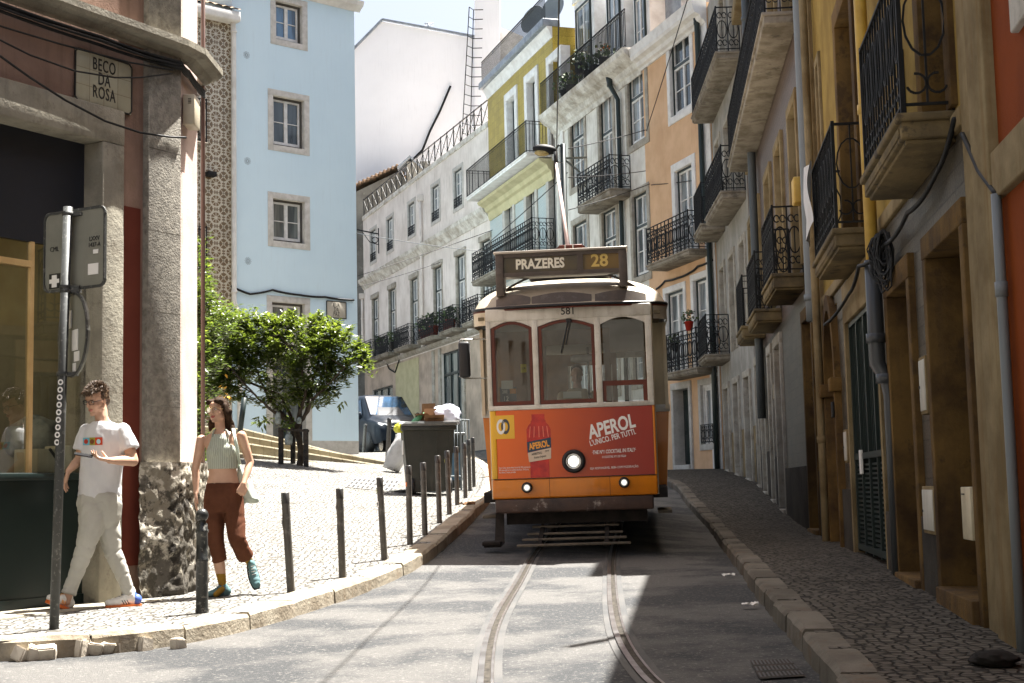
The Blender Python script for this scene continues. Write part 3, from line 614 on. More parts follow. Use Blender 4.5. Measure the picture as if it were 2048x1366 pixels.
zc = zb - .9
wall(yt, m_yel_tile, 0, yt.L, 0, HY, holes, 8, bands=((zb2 - .3, m_tallw), (zc, m_az_bl)), reveal=.12)
b = balcony(yt, .05, yt.L - .2, zb, 1.0, 1.1, 'bars', .14, m_wtrim, m_iron, t=.015, label='long white slab balcony with plain upright bars on the mustard tiled house', soff=False)
cornice(yt, m_pyel, .05, yt.L - .2, zb - .9, [(.04, 0), (.08, .1), (.1, .3), (.2, .36), (.26, .5), (.5, .62), (.55, .71)])
balcony(yt, .1, yt.L - .3, zb2, .85, 1.1, 'scroll', .16, m_slab, m_iron, label='lower ornate long balcony of the mustard tiled house, behind the tram sign')
cornice(yt, m_wtrim, 0, yt.L, HY - .4, [(.03, 0), (.06, .1), (.12, .25), (.2, .35), (.2, .4)])
MB().use(m_lead).box(-.1, yt.L, -.35, .3, HY + .004, HY + .28, .03).build('gutter', parent=yt.root)
r_ = MB().use(m_iron); rail_panel(r_, .1, yt.L, HY + .28, HY + 1.1, 'x', -.25, 'bars', .018); r_.build('railing', parent=yt.root)
def dish(fr, u, z, rad, lab):
    o = empty('satellite_dish', fr.W(u, .6, z), fr.root.rotation_euler.z + .5, lab, 'satellite dish', 'satellite dishes on the mustard house roof')
    m = MB().use(m_bulb); m.lathe([(0.001, 0), (rad * .5, .05), (rad, .16), (rad + .015, .16), (rad * .5, .03), (.001, -.02)], 20); m.v = [tuple(Matrix.Rotation(R(75), 3, 'X') @ Vector(v)) for v in m.v]; m.build('reflector', parent=o)
    MB().use(m_iron).tube([(0, .1, -rad - .3), (0, .1, 0)], .03).build('mast', parent=o)
u, z = yt.hit(1070, 42, -.6); dish(yt, u, z, .55, 'left grey satellite dish on the mustard house roof'); u, z = yt.hit(1110, 22, -.6); dish(yt, u, z, .55, 'right grey satellite dish on the mustard house roof, touching the tall white house')
# ---- low pale row
LW = lambda Y: -.77 - .367 * (Y - 55.7)
lw = Fr((LW(75), 75), (LW(55.7), 55.7), 'pale_terrace', 'long pale plastered terrace with shop fronts and small iron balconies behind the van')
def hz(px, py, off=0): return lw.hit(px, py, off)[1]
HL = (hz(732, 435) + hz(990, 247)) / 2; zcor = (hz(880, 476) + hz(770, 545)) / 2; zbal = (hz(821, 691, .5) + hz(912, 652, .5)) / 2; zled = hz(820, 705)
holes = []
for x0, x1 in ((739, 754), (772, 788), (815, 831), (861, 881), (905, 927)):
    cx_, zt = lw.hit((x0 + x1) / 2, {739: 460, 772: 436, 815: 406, 861: 371, 905: 339}[x0]); zb_ = hz((x0 + x1) / 2, {739: 522, 772: 500, 815: 470, 861: 441, 905: 414}[x0])
    holes.append(window(lw, (cx_ - .55, cx_ + .55, zb_, zt), .17, m_stoneb, .1, m_panec, 2, None, 3)); gr = MB().use(m_iron); rail_panel(gr, cx_ - .55, cx_ + .55, zb_, zb_ + .4, 'x', -.03, 'scroll'); gr.build('railing', parent=lw.root)
for x, y in ((751, 596), (785, 577), (829, 556), (876, 533), (922, 509), (972, 480)):
    u, z = lw.hit(x, y); holes.append(window(lw, (u - .62, u + .55, zbal, z), .13, m_stone, .12, m_panec, 2, .68, 3, door=True, lintel=.1))
# ground floor
sh = lw.hit(883, 720)[0], lw.hit(925, 720)[0]; zg = 1.5
holes.append((sh[0], sh[1], zg, zled - .55)); ye = lw.hit(792, 760)[0], lw.hit(838, 760)[0]; s2_ = lw.hit(745, 800)[0], lw.hit(786, 800)[0]
holes.append((s2_[0], s2_[1], zg, hz(765, 775)))
wall(lw, m_loww, 0, lw.L, 0, HL, holes, 9, reveal=.3, bands=((zled - .25, M('stained shop front stone', (.5, .4, .31), (.33, .27, .21), .8, .85, .3, 30, streak=.6)),))
def shop(u0, u1, z0, z1, nm='shop_window'):
    m = MB().use(m_green); n = 3
    for i in range(n + 1): u = lerp(u0, u1, i / n); m.box(u - .05, u + .05, .1, .2, z0, z1)
    m.box(u0, u1, .1, .2, z1 - 1.0, z1 - .9); m.box(u0, u1, .1, .2, z1 - .08, z1); m.box(u0, u1, .08, .22, z0, z0 + .4)
    w = m.build(nm, parent=lw.root); MB().use(m_paneg).quad((u0, .16, z0), (u1, .16, z0), (u1, .16, z1), (u0, .16, z1)).build('pane', parent=w, fix=False); return w
w_ = shop(sh[0], sh[1], zg, zled - .55)
shop(s2_[0], s2_[1], zg, hz(765, 775))
MB().use(m_pyel).box(ye[0], ye[1], -.02, .01, zg, zled - .35).build('painted_panel', parent=lw.root)
m = MB().use(m_stone)
for u in (sh[0] - 1.0, sh[0] - .02, sh[1] + .35): m.box(u - .32, u, -.07, .01, 0, zled - .3, .01)
m.build('pilaster', parent=lw.root)
cornice(lw, m_corn, 0, lw.L, zcor - .35, [(.04, 0), (.1, .12), (.16, .2), (.3, .35), (.34, .5)]); cornice(lw, m_stone, 0, lw.L, zled - .2, [(.04, 0), (.12, .08), (.16, .2)], 'string_course')
MB().use(m_corn).box(0, lw.L, -.06, .3, HL, HL + .22, .02).build('parapet', parent=lw.root)
m = MB().use(m_iron); n = 22
for i in range(n + 1):
    u = lw.L * i / n; m.bar((u, .05, HL + .2), (u, .05, HL + 1.2), .04)
    if i < n:
        v = lw.L * (i + 1) / n; m.bar((u, .05, HL + .3), (v, .05, HL + 1.1), .025); m.bar((u, .05, HL + 1.1), (v, .05, HL + .3), .025)
m.bar((0, .05, HL + 1.15), (lw.L, .05, HL + 1.15), .04); m.bar((0, .05, HL + .28), (lw.L, .05, HL + .28), .03); m.build('railing', parent=lw.root, fix=False)
bx = [(720, 746), (755, 780), (793, 821), (840, 871), (884, 912), (931, 962), (975, 1000)]
labs = ['farthest small iron balcony of the pale terrace', None, 'small balcony above the yellow painted shop panel', 'balcony holding dark red plant pots', 'balcony with pots and a white lamp figure', 'balcony cut by the roof edge of the tram', None]
for (a, b), lb in zip(bx, labs): ua = lw.hit(a, 700, .5)[0]; ub = lw.hit(b, 660, .5)[0]; balcony(lw, ua, ub, zbal, .65, .95, 'scroll', .16, m_slab, m_iron, True, label=lb)
for px in (849, 858): pass
def drain(fr, px, py0, z1, z0, lab, mat, r=.07, group=None, head=False):
    u, _ = fr.hit(px, py0); P = [fr.W(u, -.1, z1), fr.W(u, -.1, lerp(z1, z0, .33)), fr.W(u, -.1, lerp(z1, z0, .66)), fr.W(u, -.1, z0)]; o = pipe(lab, P, r, mat, group=group)
    if head: h = MB().use(mat); h.box(-.16, .16, -.12, .12, -.25, .05, .03); h = h.build('hopper', parent=o); h.location = P[0]
    return o
drain(lw, 845, 400, hz(845, 392), zled, 'pale stone coloured drainpipe between the third and fourth windows of the pale terrace', m_loww, head=True)
drain(lw, 728, 600, hz(726, 590), zled, 'short pinkish drainpipe beside the blue house at the far end of the pale terrace', m_loww, head=True)
# ---- big blank gable and chimney tower far behind
m_gab = M('lavender white render', (.82, .82, .84), (.77, .77, .79), .25, .85, streak=.2, scol=(.55, .55, .56))
def P2(px, py, Y): p = at(px, py, Y); return (p.x, p.z)
gb = empty('gable_house', (0, 80, 0), 0, 'huge blank white gable wall rising behind the roofs', 'building')
pts = [P2(640, 170, 80), P2(765, 43, 80), P2(950, 77, 80)]; poly = [(pts[0][0], 4)] + pts + [(pts[-1][0], 4)]
MB().use(m_gab).prism([(x, z) for x, z in poly], 0, 10).build('wall', parent=gb)
m = MB().use(m_lead)
for a, b in zip(pts, pts[1:]): m.bar((a[0], -.1, a[1] + .08), (b[0], -.1, b[1] + .08), .18, .12)
m.build('roof_edge', parent=gb)
tp = [P2(949, 500, 79.5), P2(949, -60, 79.5), P2(1000, -60, 79.5), P2(1000, 500, 79.5)]; MB().use(m_gab).prism(tp, -.6, 2.5).build('chimney', parent=gb)
tp = [P2(1000, 300, 79.5), P2(1000, 45, 79.5), P2(1046, 64, 79.5), P2(1046, 300, 79.5)]
MB().use(m_wtrim).prism(tp, .3, 1.5).build('roof_screen', parent=gb)
c0 = P2(790, 52, 80); c1 = P2(846, 58, 80); ap = P2(812, 28, 80); m = MB().use(m_lead); m.add([(c0[0], 1, c0[1]), (c1[0], 1, c1[1]), (c1[0], 4, c1[1]), (c0[0], 4, c0[1]), (ap[0], 2.2, ap[1]), (ap[0] + .5, 2.8, ap[1])], [(0, 1, 5, 4), (1, 2, 5), (2, 3, 4, 5), (3, 0, 4)]); m.build('roof_lantern', parent=gb)
v0 = P2(857, 56, 80); m = MB().use(m_lead).tube([(v0[0], .5, v0[1]), (v0[0], .5, v0[1] + .4)], .1); m.tube([(v0[0] - .25, .5, v0[1] + .4), (v0[0] + .25, .5, v0[1] + .4)], .09); m.build('vent_pipe', parent=gb)
ld = empty('roof_ladder', (0, 78.6, 0), 0, 'long black iron ladder fixed to the white chimney stack', 'ladder'); m = MB().use(m_iron)
(x0, z0), (x1, z1) = P2(924, 290, 78.6), P2(939, 20, 78.6); (x2, _), (x3, _) = P2(933, 290, 78.6), P2(947, 20, 78.6)
m.bar((x0, -.5, z0), (x1, -.5, z1), .05); m.bar((x2 + .2, 0, z0), (x3, 0, z1), .05)
for i in range(15): t = i / 14; m.bar((lerp(x2 + .2, x3, t), 0, lerp(z0, z1, t)), (lerp(x2 + .2, x3, t) + .55, 0, lerp(z0, z1, t)), .04); m.bar((lerp(x0, x1, t), -.5, lerp(z0, z1, t)), (lerp(x2 + .2, x3, t), 0, lerp(z0, z1, t)), .03)
m.build('rungs', parent=ld, fix=False)
cable('thick black cable hanging down the blank white gable wall', [(P2(x, y, 79.8)[0], 79.8, P2(x, y, 79.8)[1]) for x, y in ((901, 172), (880, 222), (860, 262), (845, 300), (826, 319))], .07)
# ---- old cottage with tiled roof
m_roof = M('clay roof tiles', (.3, .2, .13), (.17, .13, .1), 5, .85, .8, 14, spots=.5, spcol=(.4, .36, .3), spsc=8)
m_oldw = M('mouldy grey render', (.2, .195, .175), (.12, .115, .1), .9, .9, .3, 20, spots=.5, spcol=(.3, .29, .25), spsc=1.6)
ct = empty('cottage', (0, 77, 0), 0, 'old grey cottage with a clay tile roof behind the parapet railing', 'building')
a, b, c, d = P2(690, 385, 77), P2(795, 333, 77), P2(822, 372, 77), P2(830, 440, 77)
MB().use(m_oldw).prism([(a[0], 0), (a[0], a[1] - .25), (b[0], b[1] - .3), (c[0], c[1]), (d[0], d[1]), (d[0], 0)], 0, 6).build('wall', parent=ct)
m = MB().use(m_roof)
def slope(p, q, th=.18, n=40):
    dx, dz = q[0] - p[0], q[1] - p[1]
    m.grid(lambda u, v: (p[0] + dx * u, -.3 + 6 * v, p[1] + dz * u + .06 * abs(math.sin(v * 40))), 12, 60); 
    for i in range(n): t = i / n; m.tube([(p[0] + dx * t, -.38, p[1] + dz * t - .02), (p[0] + dx * t, .1, p[1] + dz * t + .03)], .09, 6)
slope((a[0] - .3, a[1]), b, n=14); slope(b, (c[0] + .2, c[1] - .15), n=6); m.build('roof', parent=ct, fix=False)
dm = empty('dormer_shed', (0, 75.6, 0), 0, 'small dark roof shed with a pitched lid behind the parapet railing', 'roof shed')
a, b = P2(806, 318, 75.6), P2(860, 352, 75.6); MB().use(m_oldw).box(a[0] + .2, b[0], 0, 1.6, a[1] - 2.5, a[1] - .15).build('wall', parent=dm)
m = MB().use(m_lead); ap = P2(820, 312, 75.6); m.prism([(a[0] - .3, a[1] - .45), ap, (b[0] + .1, b[1]), (b[0] + .1, b[1] - .12), (ap[0], ap[1] - .12), (a[0] - .3, a[1] - .57)], -.2, 1.8); m.build('roof', parent=dm)
# ================= blue house and tiled house
m_blue = M('pale blue render', (.62, .77, .85), (.595, .745, .83), .5, .85, .08, 120, streak=.12, scol=(.4, .45, .47))
bl = Fr((-8.34, 42.05), (-4.93, 45.02), 'blue_house', 'plain pale blue house with grey stone window frames at the top of the steps')
HB = bl.hit(690, 4)[1]; holes = []
kw = dict(sur=.19, sm=M('blue house stone', (.6, .58, .54), (.48, .46, .42), 5, .8), rec=.2, rows=2, fm=M('brown grey frame', (.09, .085, .075)), cm=m_white, ft=.07, proud=.012, t=.06)
holes.append(window(bl, R4(bl, (551, 0), (605, 89)), pane=glassy('blue sky glass', (.1, .2, .33), (.03, .06, .1)), label='topmost window of the blue house, its glass deep blue', **kw)); holes.append(window(bl, R4(bl, (546, 190), (609, 299)), pane=m_pane, label='middle window with one leaf ajar', **kw)); holes.append(window(bl, R4(bl, (546, 396), (610, 488)), pane=m_paneg, **kw))
r = R4(bl, (544, 603), (610, 655)); r2 = R4(bl, (544, 700), (610, 880)); zf_ = 1.5
holes.append(window(bl, (r[0], r[1], r[2] - .1, r[3]), pane=m_paneg, **kw)); holes.append(window(bl, (r[0], r[1], 1.35, r[2] - .55), .22, m_stoneb, .25, m_paneg, 2, .8, 1, door=True, name='door', fm=m_iron, cm=m_green))
zp = bl.hit(712, 882)[1]
wall(bl, m_blue, 0, bl.L, -1, HB, holes, 9, bands=((zp, m_stoneb),), reveal=.2)
cornice(bl, m_wtrim, -.1, bl.L + .2, HB - .25, [(.03, 0), (.12, .08), (.25, .16), (.3, .3)])
for px, py in ((493, 110), (495, 322), (496, 522)):
    u, z = bl.hit(px, py); m = MB().use(m_bulb)
    for k in range(12):
        for rr in (.04, .075, .105): a = 2 * math.pi * k / 12 + rr * 9; m.box(u + rr * math.cos(a) - .008, u + rr * math.cos(a) + .008, -.006, 0, z + rr * math.sin(a) - .008, z + rr * math.sin(a) + .008)
    m.build('wall_vent', parent=bl.root)
d_ = (bl.d.x, bl.d.y); tl_ = Fr((-8.36 - d_[0] * 3.6, 42.03 - d_[1] * 3.6), (-8.36, 42.03), 'star_tiled_house', 'narrow house faced in brown and cream star tiles left of the blue house')
HS = tl_.hit(430, 42)[1]; wall(tl_, m_az_br, 0, tl_.L, -1, HS, (), 8)
u, _ = tl_.hit(457, 300); tl2 = pipe('white gutter downpipe between the star tiled house and the blue house', [tl_.W(tl_.L - .1, -.25, HS + .25), tl_.W(tl_.L + .02, -.12, HS - .25), tl_.W(tl_.L + .02, -.12, 9), tl_.W(tl_.L + .02, -.12, 6), tl_.W(tl_.L + .02, -.12, tl_.hit(460, 605)[1]), tl_.W(tl_.L + .2, -.12, tl_.hit(460, 630)[1]), tl_.W(tl_.L + .2, -.12, 1)], .075, m_wtrim)
m = MB().use(m_wtrim); m.box(-.1, tl_.L + .12, -.4, .1, HS, HS + .32, .05); m.build('gutter', parent=tl_.root)
m = MB().use(m_roof); m.grid(lambda u, v: (lerp(-.2, tl_.L + .1, u), -.45 + 3 * v, HS + .34 + 1.2 * v + .05 * abs(math.sin(u * 45))), 80, 6); m.build('roof', parent=tl_.root, fix=False)
MB().use(m_oldw).box(1.8, 2.9, .6, 1.6, HS, HS + 1.9, .03).build('chimney', parent=tl_.root)
for py in (145, 352):
    u, z = tl_.hit(420, py); m = MB().use(m_iron).box(u - .18, u + .1, -.25, 0, z - .05, z + .1, .02); m.build('wall_lamp', parent=tl_.root)
u0, z0 = tl_.hit(395, 545); 
for py in (290, 545): u0, z0 = tl_.hit(388, py); balcony(tl_, u0 - 1.2, u0 + .2, z0, .5, 1.3, 'bars', .12, m_slab)
# ================= left corner shop
m_pink = M('old pink plaster', (.3, .2, .155), (.2, .13, .1), 1.1, .85, .3, 40, streak=.6, scol=(.1, .07, .05), spots=.5, spcol=(.24, .165, .115), spsc=2.2)
m_pinkc = M('sunlit pink plaster', (.62, .5, .45), (.52, .4, .35), 2.5, .85, .3, 60)  # corner face plaster made paler, its sunlit brightness put into the colour
m_red = M('brick red paint', (.13, .034, .022), (.11, .028, .019), 2, .7)
m_gran = M('rough grey stone', (.28, .262, .225), (.18, .168, .145), 14, .85, 1.0, 45, spots=.5, spcol=(.12, .11, .09), spsc=12)
m_lint = M('smooth old stone', (.3, .28, .225), (.2, .185, .15), 2, .8, .5, 30, streak=.5, spots=.5, spcol=(.15, .13, .1), spsc=6)
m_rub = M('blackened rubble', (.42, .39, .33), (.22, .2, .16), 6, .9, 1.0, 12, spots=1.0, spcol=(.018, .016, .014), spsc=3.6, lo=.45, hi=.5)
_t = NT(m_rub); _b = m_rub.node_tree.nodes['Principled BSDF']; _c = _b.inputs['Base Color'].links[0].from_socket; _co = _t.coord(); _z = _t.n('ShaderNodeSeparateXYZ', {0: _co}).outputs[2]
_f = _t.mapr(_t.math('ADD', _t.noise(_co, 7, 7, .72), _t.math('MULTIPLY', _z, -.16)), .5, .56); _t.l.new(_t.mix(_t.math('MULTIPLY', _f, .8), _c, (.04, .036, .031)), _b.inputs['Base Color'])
m_dgreen = M('shop front dark green', (.006, .013, .012), (.009, .017, .015), 1.2, .35)
m_woodl = M('light wood', (.55, .38, .18), (.45, .3, .13), 4, .45)
sd = Vector((.5224, .8527)); sB = Vector((-3.08, 12.79)); sA = sB - sd * 5.6
sp = Fr(tuple(sA), tuple(sB), 'corner_shop_building', 'old pink plastered corner building with a rough stone pilaster and dark shop front')
ur = sp.hit(196, 500)[0]; ul = .2; zt = (sp.hit(0, 234)[1] + sp.hit(195, 281)[1]) / 2; zbase = -.93; up = sp.hit(285, 500)[0]; uf = sp.hit(248, 500)[0]
zled_ = (sp.hit(270, 72)[1] + sp.hit(100, 18)[1]) / 2
wall(sp, m_pink, 0, sp.L, -1.6, 9, [(ul - .2, ur + .24, -1.6, zt + .3)], 4.5, reveal=.02)
# the street goes on behind the viewer
bh = Fr((-6.6, -26), (-6.6, 3.5), 'street_house_behind', 'plain house row behind the viewer on the left side of the street'); wall(bh, m_oldw2 if False else m_pale, 0, bh.L, -2, 13, [(2 + 3 * i, 3.1 + 3 * i, z, z + 1.8) for i in range(9) for z in (1, 4.3, 7.6)], 6)
bk = Fr((4.5, -24), (-8, -24), 'street_house_behind', 'plain house closing the street behind the viewer'); wall(bk, m_pale, 0, bk.L, -2, 14, (), 6)
# soft red painted strip
zr_ = sp.hit(260, 414)[1]; MB().use(m_red).box(sp.hit(240, 600)[0], up - .03, -.006, .004, -.6, zr_).build('painted_strip', parent=sp.root)
m = MB().use(m_lint); m.box(ur, ur + .25, -.05, .42, -1.6, zt, .012); m.box(-.2, ur + .25, -.053, .42, zt, zt + .31, .012); m.build('shop_surround', parent=sp.root)
m = MB().use(m_gran); L = sp.L; m.box(up, L + .03, -.07, .3, .02, zled_ - .02, .006); m.box(up, L + .03, -.07, .3, zled_ + .1, 8.9, .006); m.use(M('mortar joint', (.1, .09, .075), rough=.9))
for z in (.78, 1.62, 2.35, 3.1, 5.2, 6.4): m.box(up + .004, L + .026, -.0715, -.06, z, z + .008)
m.build('stone_pilaster', parent=sp.root)
# corner face turning away to the alley
m = MB().use(m_pinkc)
def SL(p): v = Vector(p) - sp.A; return (v.dot(sp.d), v.dot(sp.n), v.z)   # world to local
q = [Vector((-3.08, 12.80, 0)), Vector((-3.04, 13.0, 0)), Vector((-3.04, 13.6, 0)), Vector((-3.2, 13.72, 0)), Vector((-6.5, 15.7, 0))]
for a, b in zip(q, q[1:]): m.quad(SL(a + Vector((0, 0, -1.5))), SL(b + Vector((0, 0, -1.5))), SL(b + Vector((0, 0, 9))), SL(a + Vector((0, 0, 9))))
m.build('side_wall', parent=sp.root, fix=False)
# ledge running round the corner
path = [sp.W(-1, 0, 0), sp.W(sp.L - .02, 0, 0), Vector((-3.02, 12.98, 0)), Vector((-3.0, 13.6, 0)), Vector((-3.2, 13.8, 0))]
m = MB().use(m_lint)
prof = [(.0, -.09), (.06, -.08), (.09, -.04), (.16, -.03), (.19, .0), (.19, .06), (.0, .08)]
offs = []
for i, p in enumerate(path):
    a = path[max(i - 1, 0)]; b = path[min(i + 1, len(path) - 1)]; t = (b - a).normalized(); offs.append(Vector((t.y, -t.x, 0)))
vs = [SL(path[i] + offs[i] * (o + .02) + Vector((0, 0, zled_ + dz))) for i in range(len(path)) for o, dz in prof]; n = len(prof)
m.add(vs, [(i * n + k, i * n + (k + 1) % n, (i + 1) * n + (k + 1) % n, (i + 1) * n + k) for i in range(len(path) - 1) for k in range(n)], False); m.build('ledge', parent=sp.root)
# rubble base block
rm = MB().use(m_rub)
ub = sp.hit(263, 1000)[0]; base = [sp.W(ub, -.10, 0), sp.W(sp.L - .02, -.13, 0), Vector((-2.93, 12.95, 0)), Vector((-2.9, 13.3, 0)), Vector((-2.95, 13.75, 0)), Vector((-3.3, 13.95, 0))]
ztop = sp.hit(330, 925)[1]
def rp(u, v):
    f = u * (len(base) - 1); i = min(int(f), len(base) - 2); p = base[i].lerp(base[i + 1], f - i); a = base[i]; b = base[i + 1]; t = (b - a).normalized(); nn = Vector((t.y, -t.x, 0)); z = lerp(-1.3, ztop, v)
    dsp = noise.noise(Vector((p.x * 4, p.y * 4, z * 4))) * .03 + noise.noise(Vector((p.x * 16, p.y * 16, z * 14))) * .022 + noise.noise(Vector((p.x * 34, p.y * 34, z * 30))) * .012
    if v > .97: dsp *= .3
    return SL(p + nn * dsp + Vector((0, 0, z)))
rm.grid(rp, 90, 90); tp = [SL(p + Vector((0, 0, ztop))) for p in base] + [SL(Vector((-3.3, 13.3, ztop))), SL(sp.W(ub, .3, ztop))]; rm.add(tp, [tuple(range(len(tp)))], False); rm.build('rubble_base', parent=sp.root, fix=False)
# shop front
zs = sp.hit(100, 945)[1]; zh = sp.hit(100, 480)[1]
m = MB().use(m_dgreen); m.box(-.2, ur, .16, .2, zbase - .4, zs - .02); m.box(-.2, ur, .08, .3, zs - .06, zs, .01); m.box(-.2, ur, .14, .2, zbase - .3, zbase + .12); m.build('stall_riser', parent=sp.root)
MB().use(M('dark blue fascia', (.012, .014, .02), (.016, .018, .026), 2, .5)).box(-.2, ur, .18, .24, zh, zt).build('fascia', parent=sp.root)
m = MB().use(m_woodl); u1_, u2_ = sp.hit(88, 700)[0], sp.hit(99, 700)[0]; m.box(u1_, u1_ + .035, .17, .21, zs, zh); u3, u4 = sp.hit(203, 700)[0], sp.hit(210, 700)[0]; m.box(u3, u3 + .03, .17, .21, zs, zh - .2); zl_ = sp.hit(40, 515)[1]; m.box(-.2, u1_, .16, .24, zl_ - .03, zl_ + .02)
m.use(m_dgreen).box(u4 + .005, ur, .14, .25, zs, zh); w_ = m.build('shop_window', parent=sp.root)
MB().use(m_shopg).quad((-.2, .2, zs), (u4, .2, zs), (u4, .2, zh), (-.2, .2, zh)).build('pane', parent=w_, fix=False)
m_int = M('shop interior wall', (.2, .19, .145), (.14, .13, .1), 1.5, .9)
m = MB().use(m_int); m.box(-1, ur + .3, 2.6, 2.7, zbase, zh + .4); m.box(ur + .26, ur + .3, .45, 2.7, zbase, zh + .4); m.use(m_lint).box(-1, ur + .3, .3, 2.7, zbase - .1, zbase + .02); m.use(M('ceiling', (.5, .48, .42))).box(-1, ur + .3, .3, 2.7, zh + .3, zh + .35); m.build('shop_interior', parent=sp.root)
MB().use(M('warm strip light', (.9, .7, .4), emit=((1, .78, .45), 1.6))).box(-.6, ur - .1, 2.3, 2.36, zl_ + .12, zl_ + .16).build('strip_light', parent=sp.root); MB().use(M('added fill glow', (.9, .8, .6), emit=((1, .85, .6), 1.3))).box(.2, ur - .4, 1.2, 1.5, zh + .24, zh + .28).build('fill_panel', parent=sp.root)  # glowing ceiling panel is added to brighten the dark shop interior
MB().use(m_lint).box(-.2, ur + .5, -.35, .1, -1.2, zbase + .045, .015).build('door_step', parent=sp.root)
# ================= tram
m_tcream = M('tram cream paint', (.6, .51, .36), (.5, .42, .29), 2.2, .38, .04, 40, streak=.4, scol=(.25, .19, .12), coat=.2)
m_twhite = M('tram white paint', (.62, .6, .53), (.5, .47, .4), 3, .4, .05, 40, streak=.35, scol=(.22, .17, .12), spots=.25, spcol=(.25, .2, .14), spsc=9)
m_torange = M('tram orange paint', (.64, .2, .008), (.54, .16, .006), 1.8, .3, .03, 30, coat=.3, streak=.3, scol=(.3, .12, .01))
m_tyel = M('tram yellow', (.75, .42, .02), rough=.3, coat=.3)
m_tred = M('tram red wood', (.12, .024, .01), (.085, .017, .008), 5, .4)
m_tbrown = M('brown roof visor', (.09, .07, .055), (.06, .048, .04), 6, .5, spots=.4, spcol=(.14, .12, .1))
m_black = M('black rubber', (.012, .012, .013), rough=.5)
m_under = M('undercarriage', (.02, .018, .017), (.035, .03, .027), 8, .8)
m_skirt = M('scraped bumper', (.07, .04, .03), (.03, .02, .018), 3, .55, .3, 20, spots=.75, spcol=(.42, .38, .34), spsc=2.3)
m_plank = M('grey timber', (.14, .12, .095), (.085, .075, .06), 5, .8, .3, 40)
m_navy = M('navy print', (.02, .05, .09), rough=.4); m_print = M('white print', (.8, .78, .75), rough=.4); m_inkk = M('black ink', (.015, .015, .015), rough=.5); m_gold = M('gold lettering', (.62, .45, .13), rough=.5); m_orp = M('orange print', (.85, .36, .05), rough=.4)
m_lens = M('lit lamp lens', (.9, .9, .88), rough=.1, emit=((1, .98, .92), .22)); m_chrome = M('dull chrome', (.55, .55, .53), rough=.22, metal=1)
m_tsilver = M('worn cream panel', (.42, .38, .32), (.36, .32, .27), 3, .25, metal=.2)
mad, t, b = newmat('advert print'); co = t.coord(); s_ = t.n('ShaderNodeSeparateXYZ', {0: co}); f = t.mapr(t.math('ADD', s_.outputs[0], t.math('MULTIPLY', t.noise(co, 2.5, 3), .35)), -.6, .75)
t.l.new(t.mix(f, (.72, .125, .007), (.30, .024, .010)), b.inputs['Base Color']); b.inputs['Roughness'].default_value = .28
GX, GY = .72, 17.0; gzt = road(GX, 17.3) + .02
tr = empty('tram', (GX, GY, gzt), -R(5), 'vintage orange and cream tram with a red aperitif advert across its front', 'tram'); tr.rotation_euler = (R(2.2), R(-.6), -R(5))
ZB, ZA, ZW, ZT, ZR_ = .64, .88, 1.70, 2.76, 2.93; FW = .985
# front lower panel
m = MB().use(m_torange); m.box(-FW, FW, 0, .08, ZB, ZA - .004, .02); m.build('front_bumper_panel', parent=tr)
m = MB().use(m_tyel); m.box(-FW, -FW + .07, -.002, .08, ZA, ZW, .01); m.use(mad).box(-FW + .072, FW - .03, -.004, .08, ZA, ZW - .002); m.use(m_torange).box(FW - .028, FW, -.002, .08, ZA, ZW, .006); adv = m.build('front_advert_panel', parent=tr)
m = MB().use(m_skirt); m.box(-.96, .93, .0, .12, .47, ZB - .004, .02); m.build('bumper', parent=tr)
# window frames of the front
posts = [(-1.0, -.945), (-.445, -.375), (.305, .38), (.91, .985)]
m = MB().use(m_twhite)
for a, b_ in posts: m.box(a, b_, -.012, .07, ZW + .05, ZT + .02, .006)
m.box(-1.0, .985, -.016, .09, ZW, ZW + .055, .008); m.box(-1.0, .985, -.02, .08, ZT + .015, ZR_ - .01, .01)
wins = [(-.945, -.445), (-.375, .305), (.38, .91)]
for a, b_ in wins:   # arched heads
    n = 10; po = [(a, ZT + .02)] + [(lerp(a, b_, i / n), ZT - .07 + .08 * math.sin(math.pi * i / n)) for i in range(n + 1)] + [(b_, ZT + .02)]; m.prism(po, -.010, .06)
for x in (-.41, .342):
    for z in (ZT - .02, ZT + .02, ZT + .06): m.lathe([(.006, 0), (.004, .004), (0.0001, .005)], 6, (x, -.02, z))
ff = m.build('front_window_frame', parent=tr)
for k, (a, b_) in enumerate(wins):
    mm = MB().use(m_tred)
    if k < 2:
        mm.box(a + .005, a + .045, .0, .05, ZW + .06, ZT - .05); mm.box(b_ - .04, b_ - .005, .0, .05, ZW + .06, ZT - .05); mm.box(a + .045, b_ - .04, .0, .05, ZW + .06, ZW + .105)
        n = 10; top = [(lerp(a + .005, b_ - .005, i / n), ZT - .075 + .08 * math.sin(math.pi * i / n)) for i in range(n + 1)]; bot = [(lerp(a + .005, b_ - .005, i / n), ZT - .112 + .084 * math.sin(math.pi * i / n)) for i in range(n, -1, -1)]; mm.prism(top + bot, .001, .05)
    else: mm.box(a, b_, .01, .05, ZW + .25, ZW + .31); mm.box(a, a + .04, .01, .05, ZW + .06, ZW + .25); mm.box(b_ - .05, b_, .01, .05, ZW + .06, ZW + .25)
    w = mm.build('windscreen', parent=tr); 
    z0 = ZW + .07 if k < 2 else ZW + .07; MB().use(m_tramg).quad((a + .02, .03, z0), (b_ - .02, .03, z0), (b_ - .02, .03, ZT - .02), (a + .02, .03, ZT - .02)).build('pane', parent=w, fix=False)
wp = MB().use(m_black); wp.bar((.0, -.03, ZT + .0), (-.1, -.03, ZT - .4), .014); wp.bar((.02, -.035, ZT - .02), (-.04, -.035, ZT - .3), .01); wp.box(-.03, .04, -.04, 0, ZT - .03, ZT + .01, .008); wp.build('wiper', parent=tr)
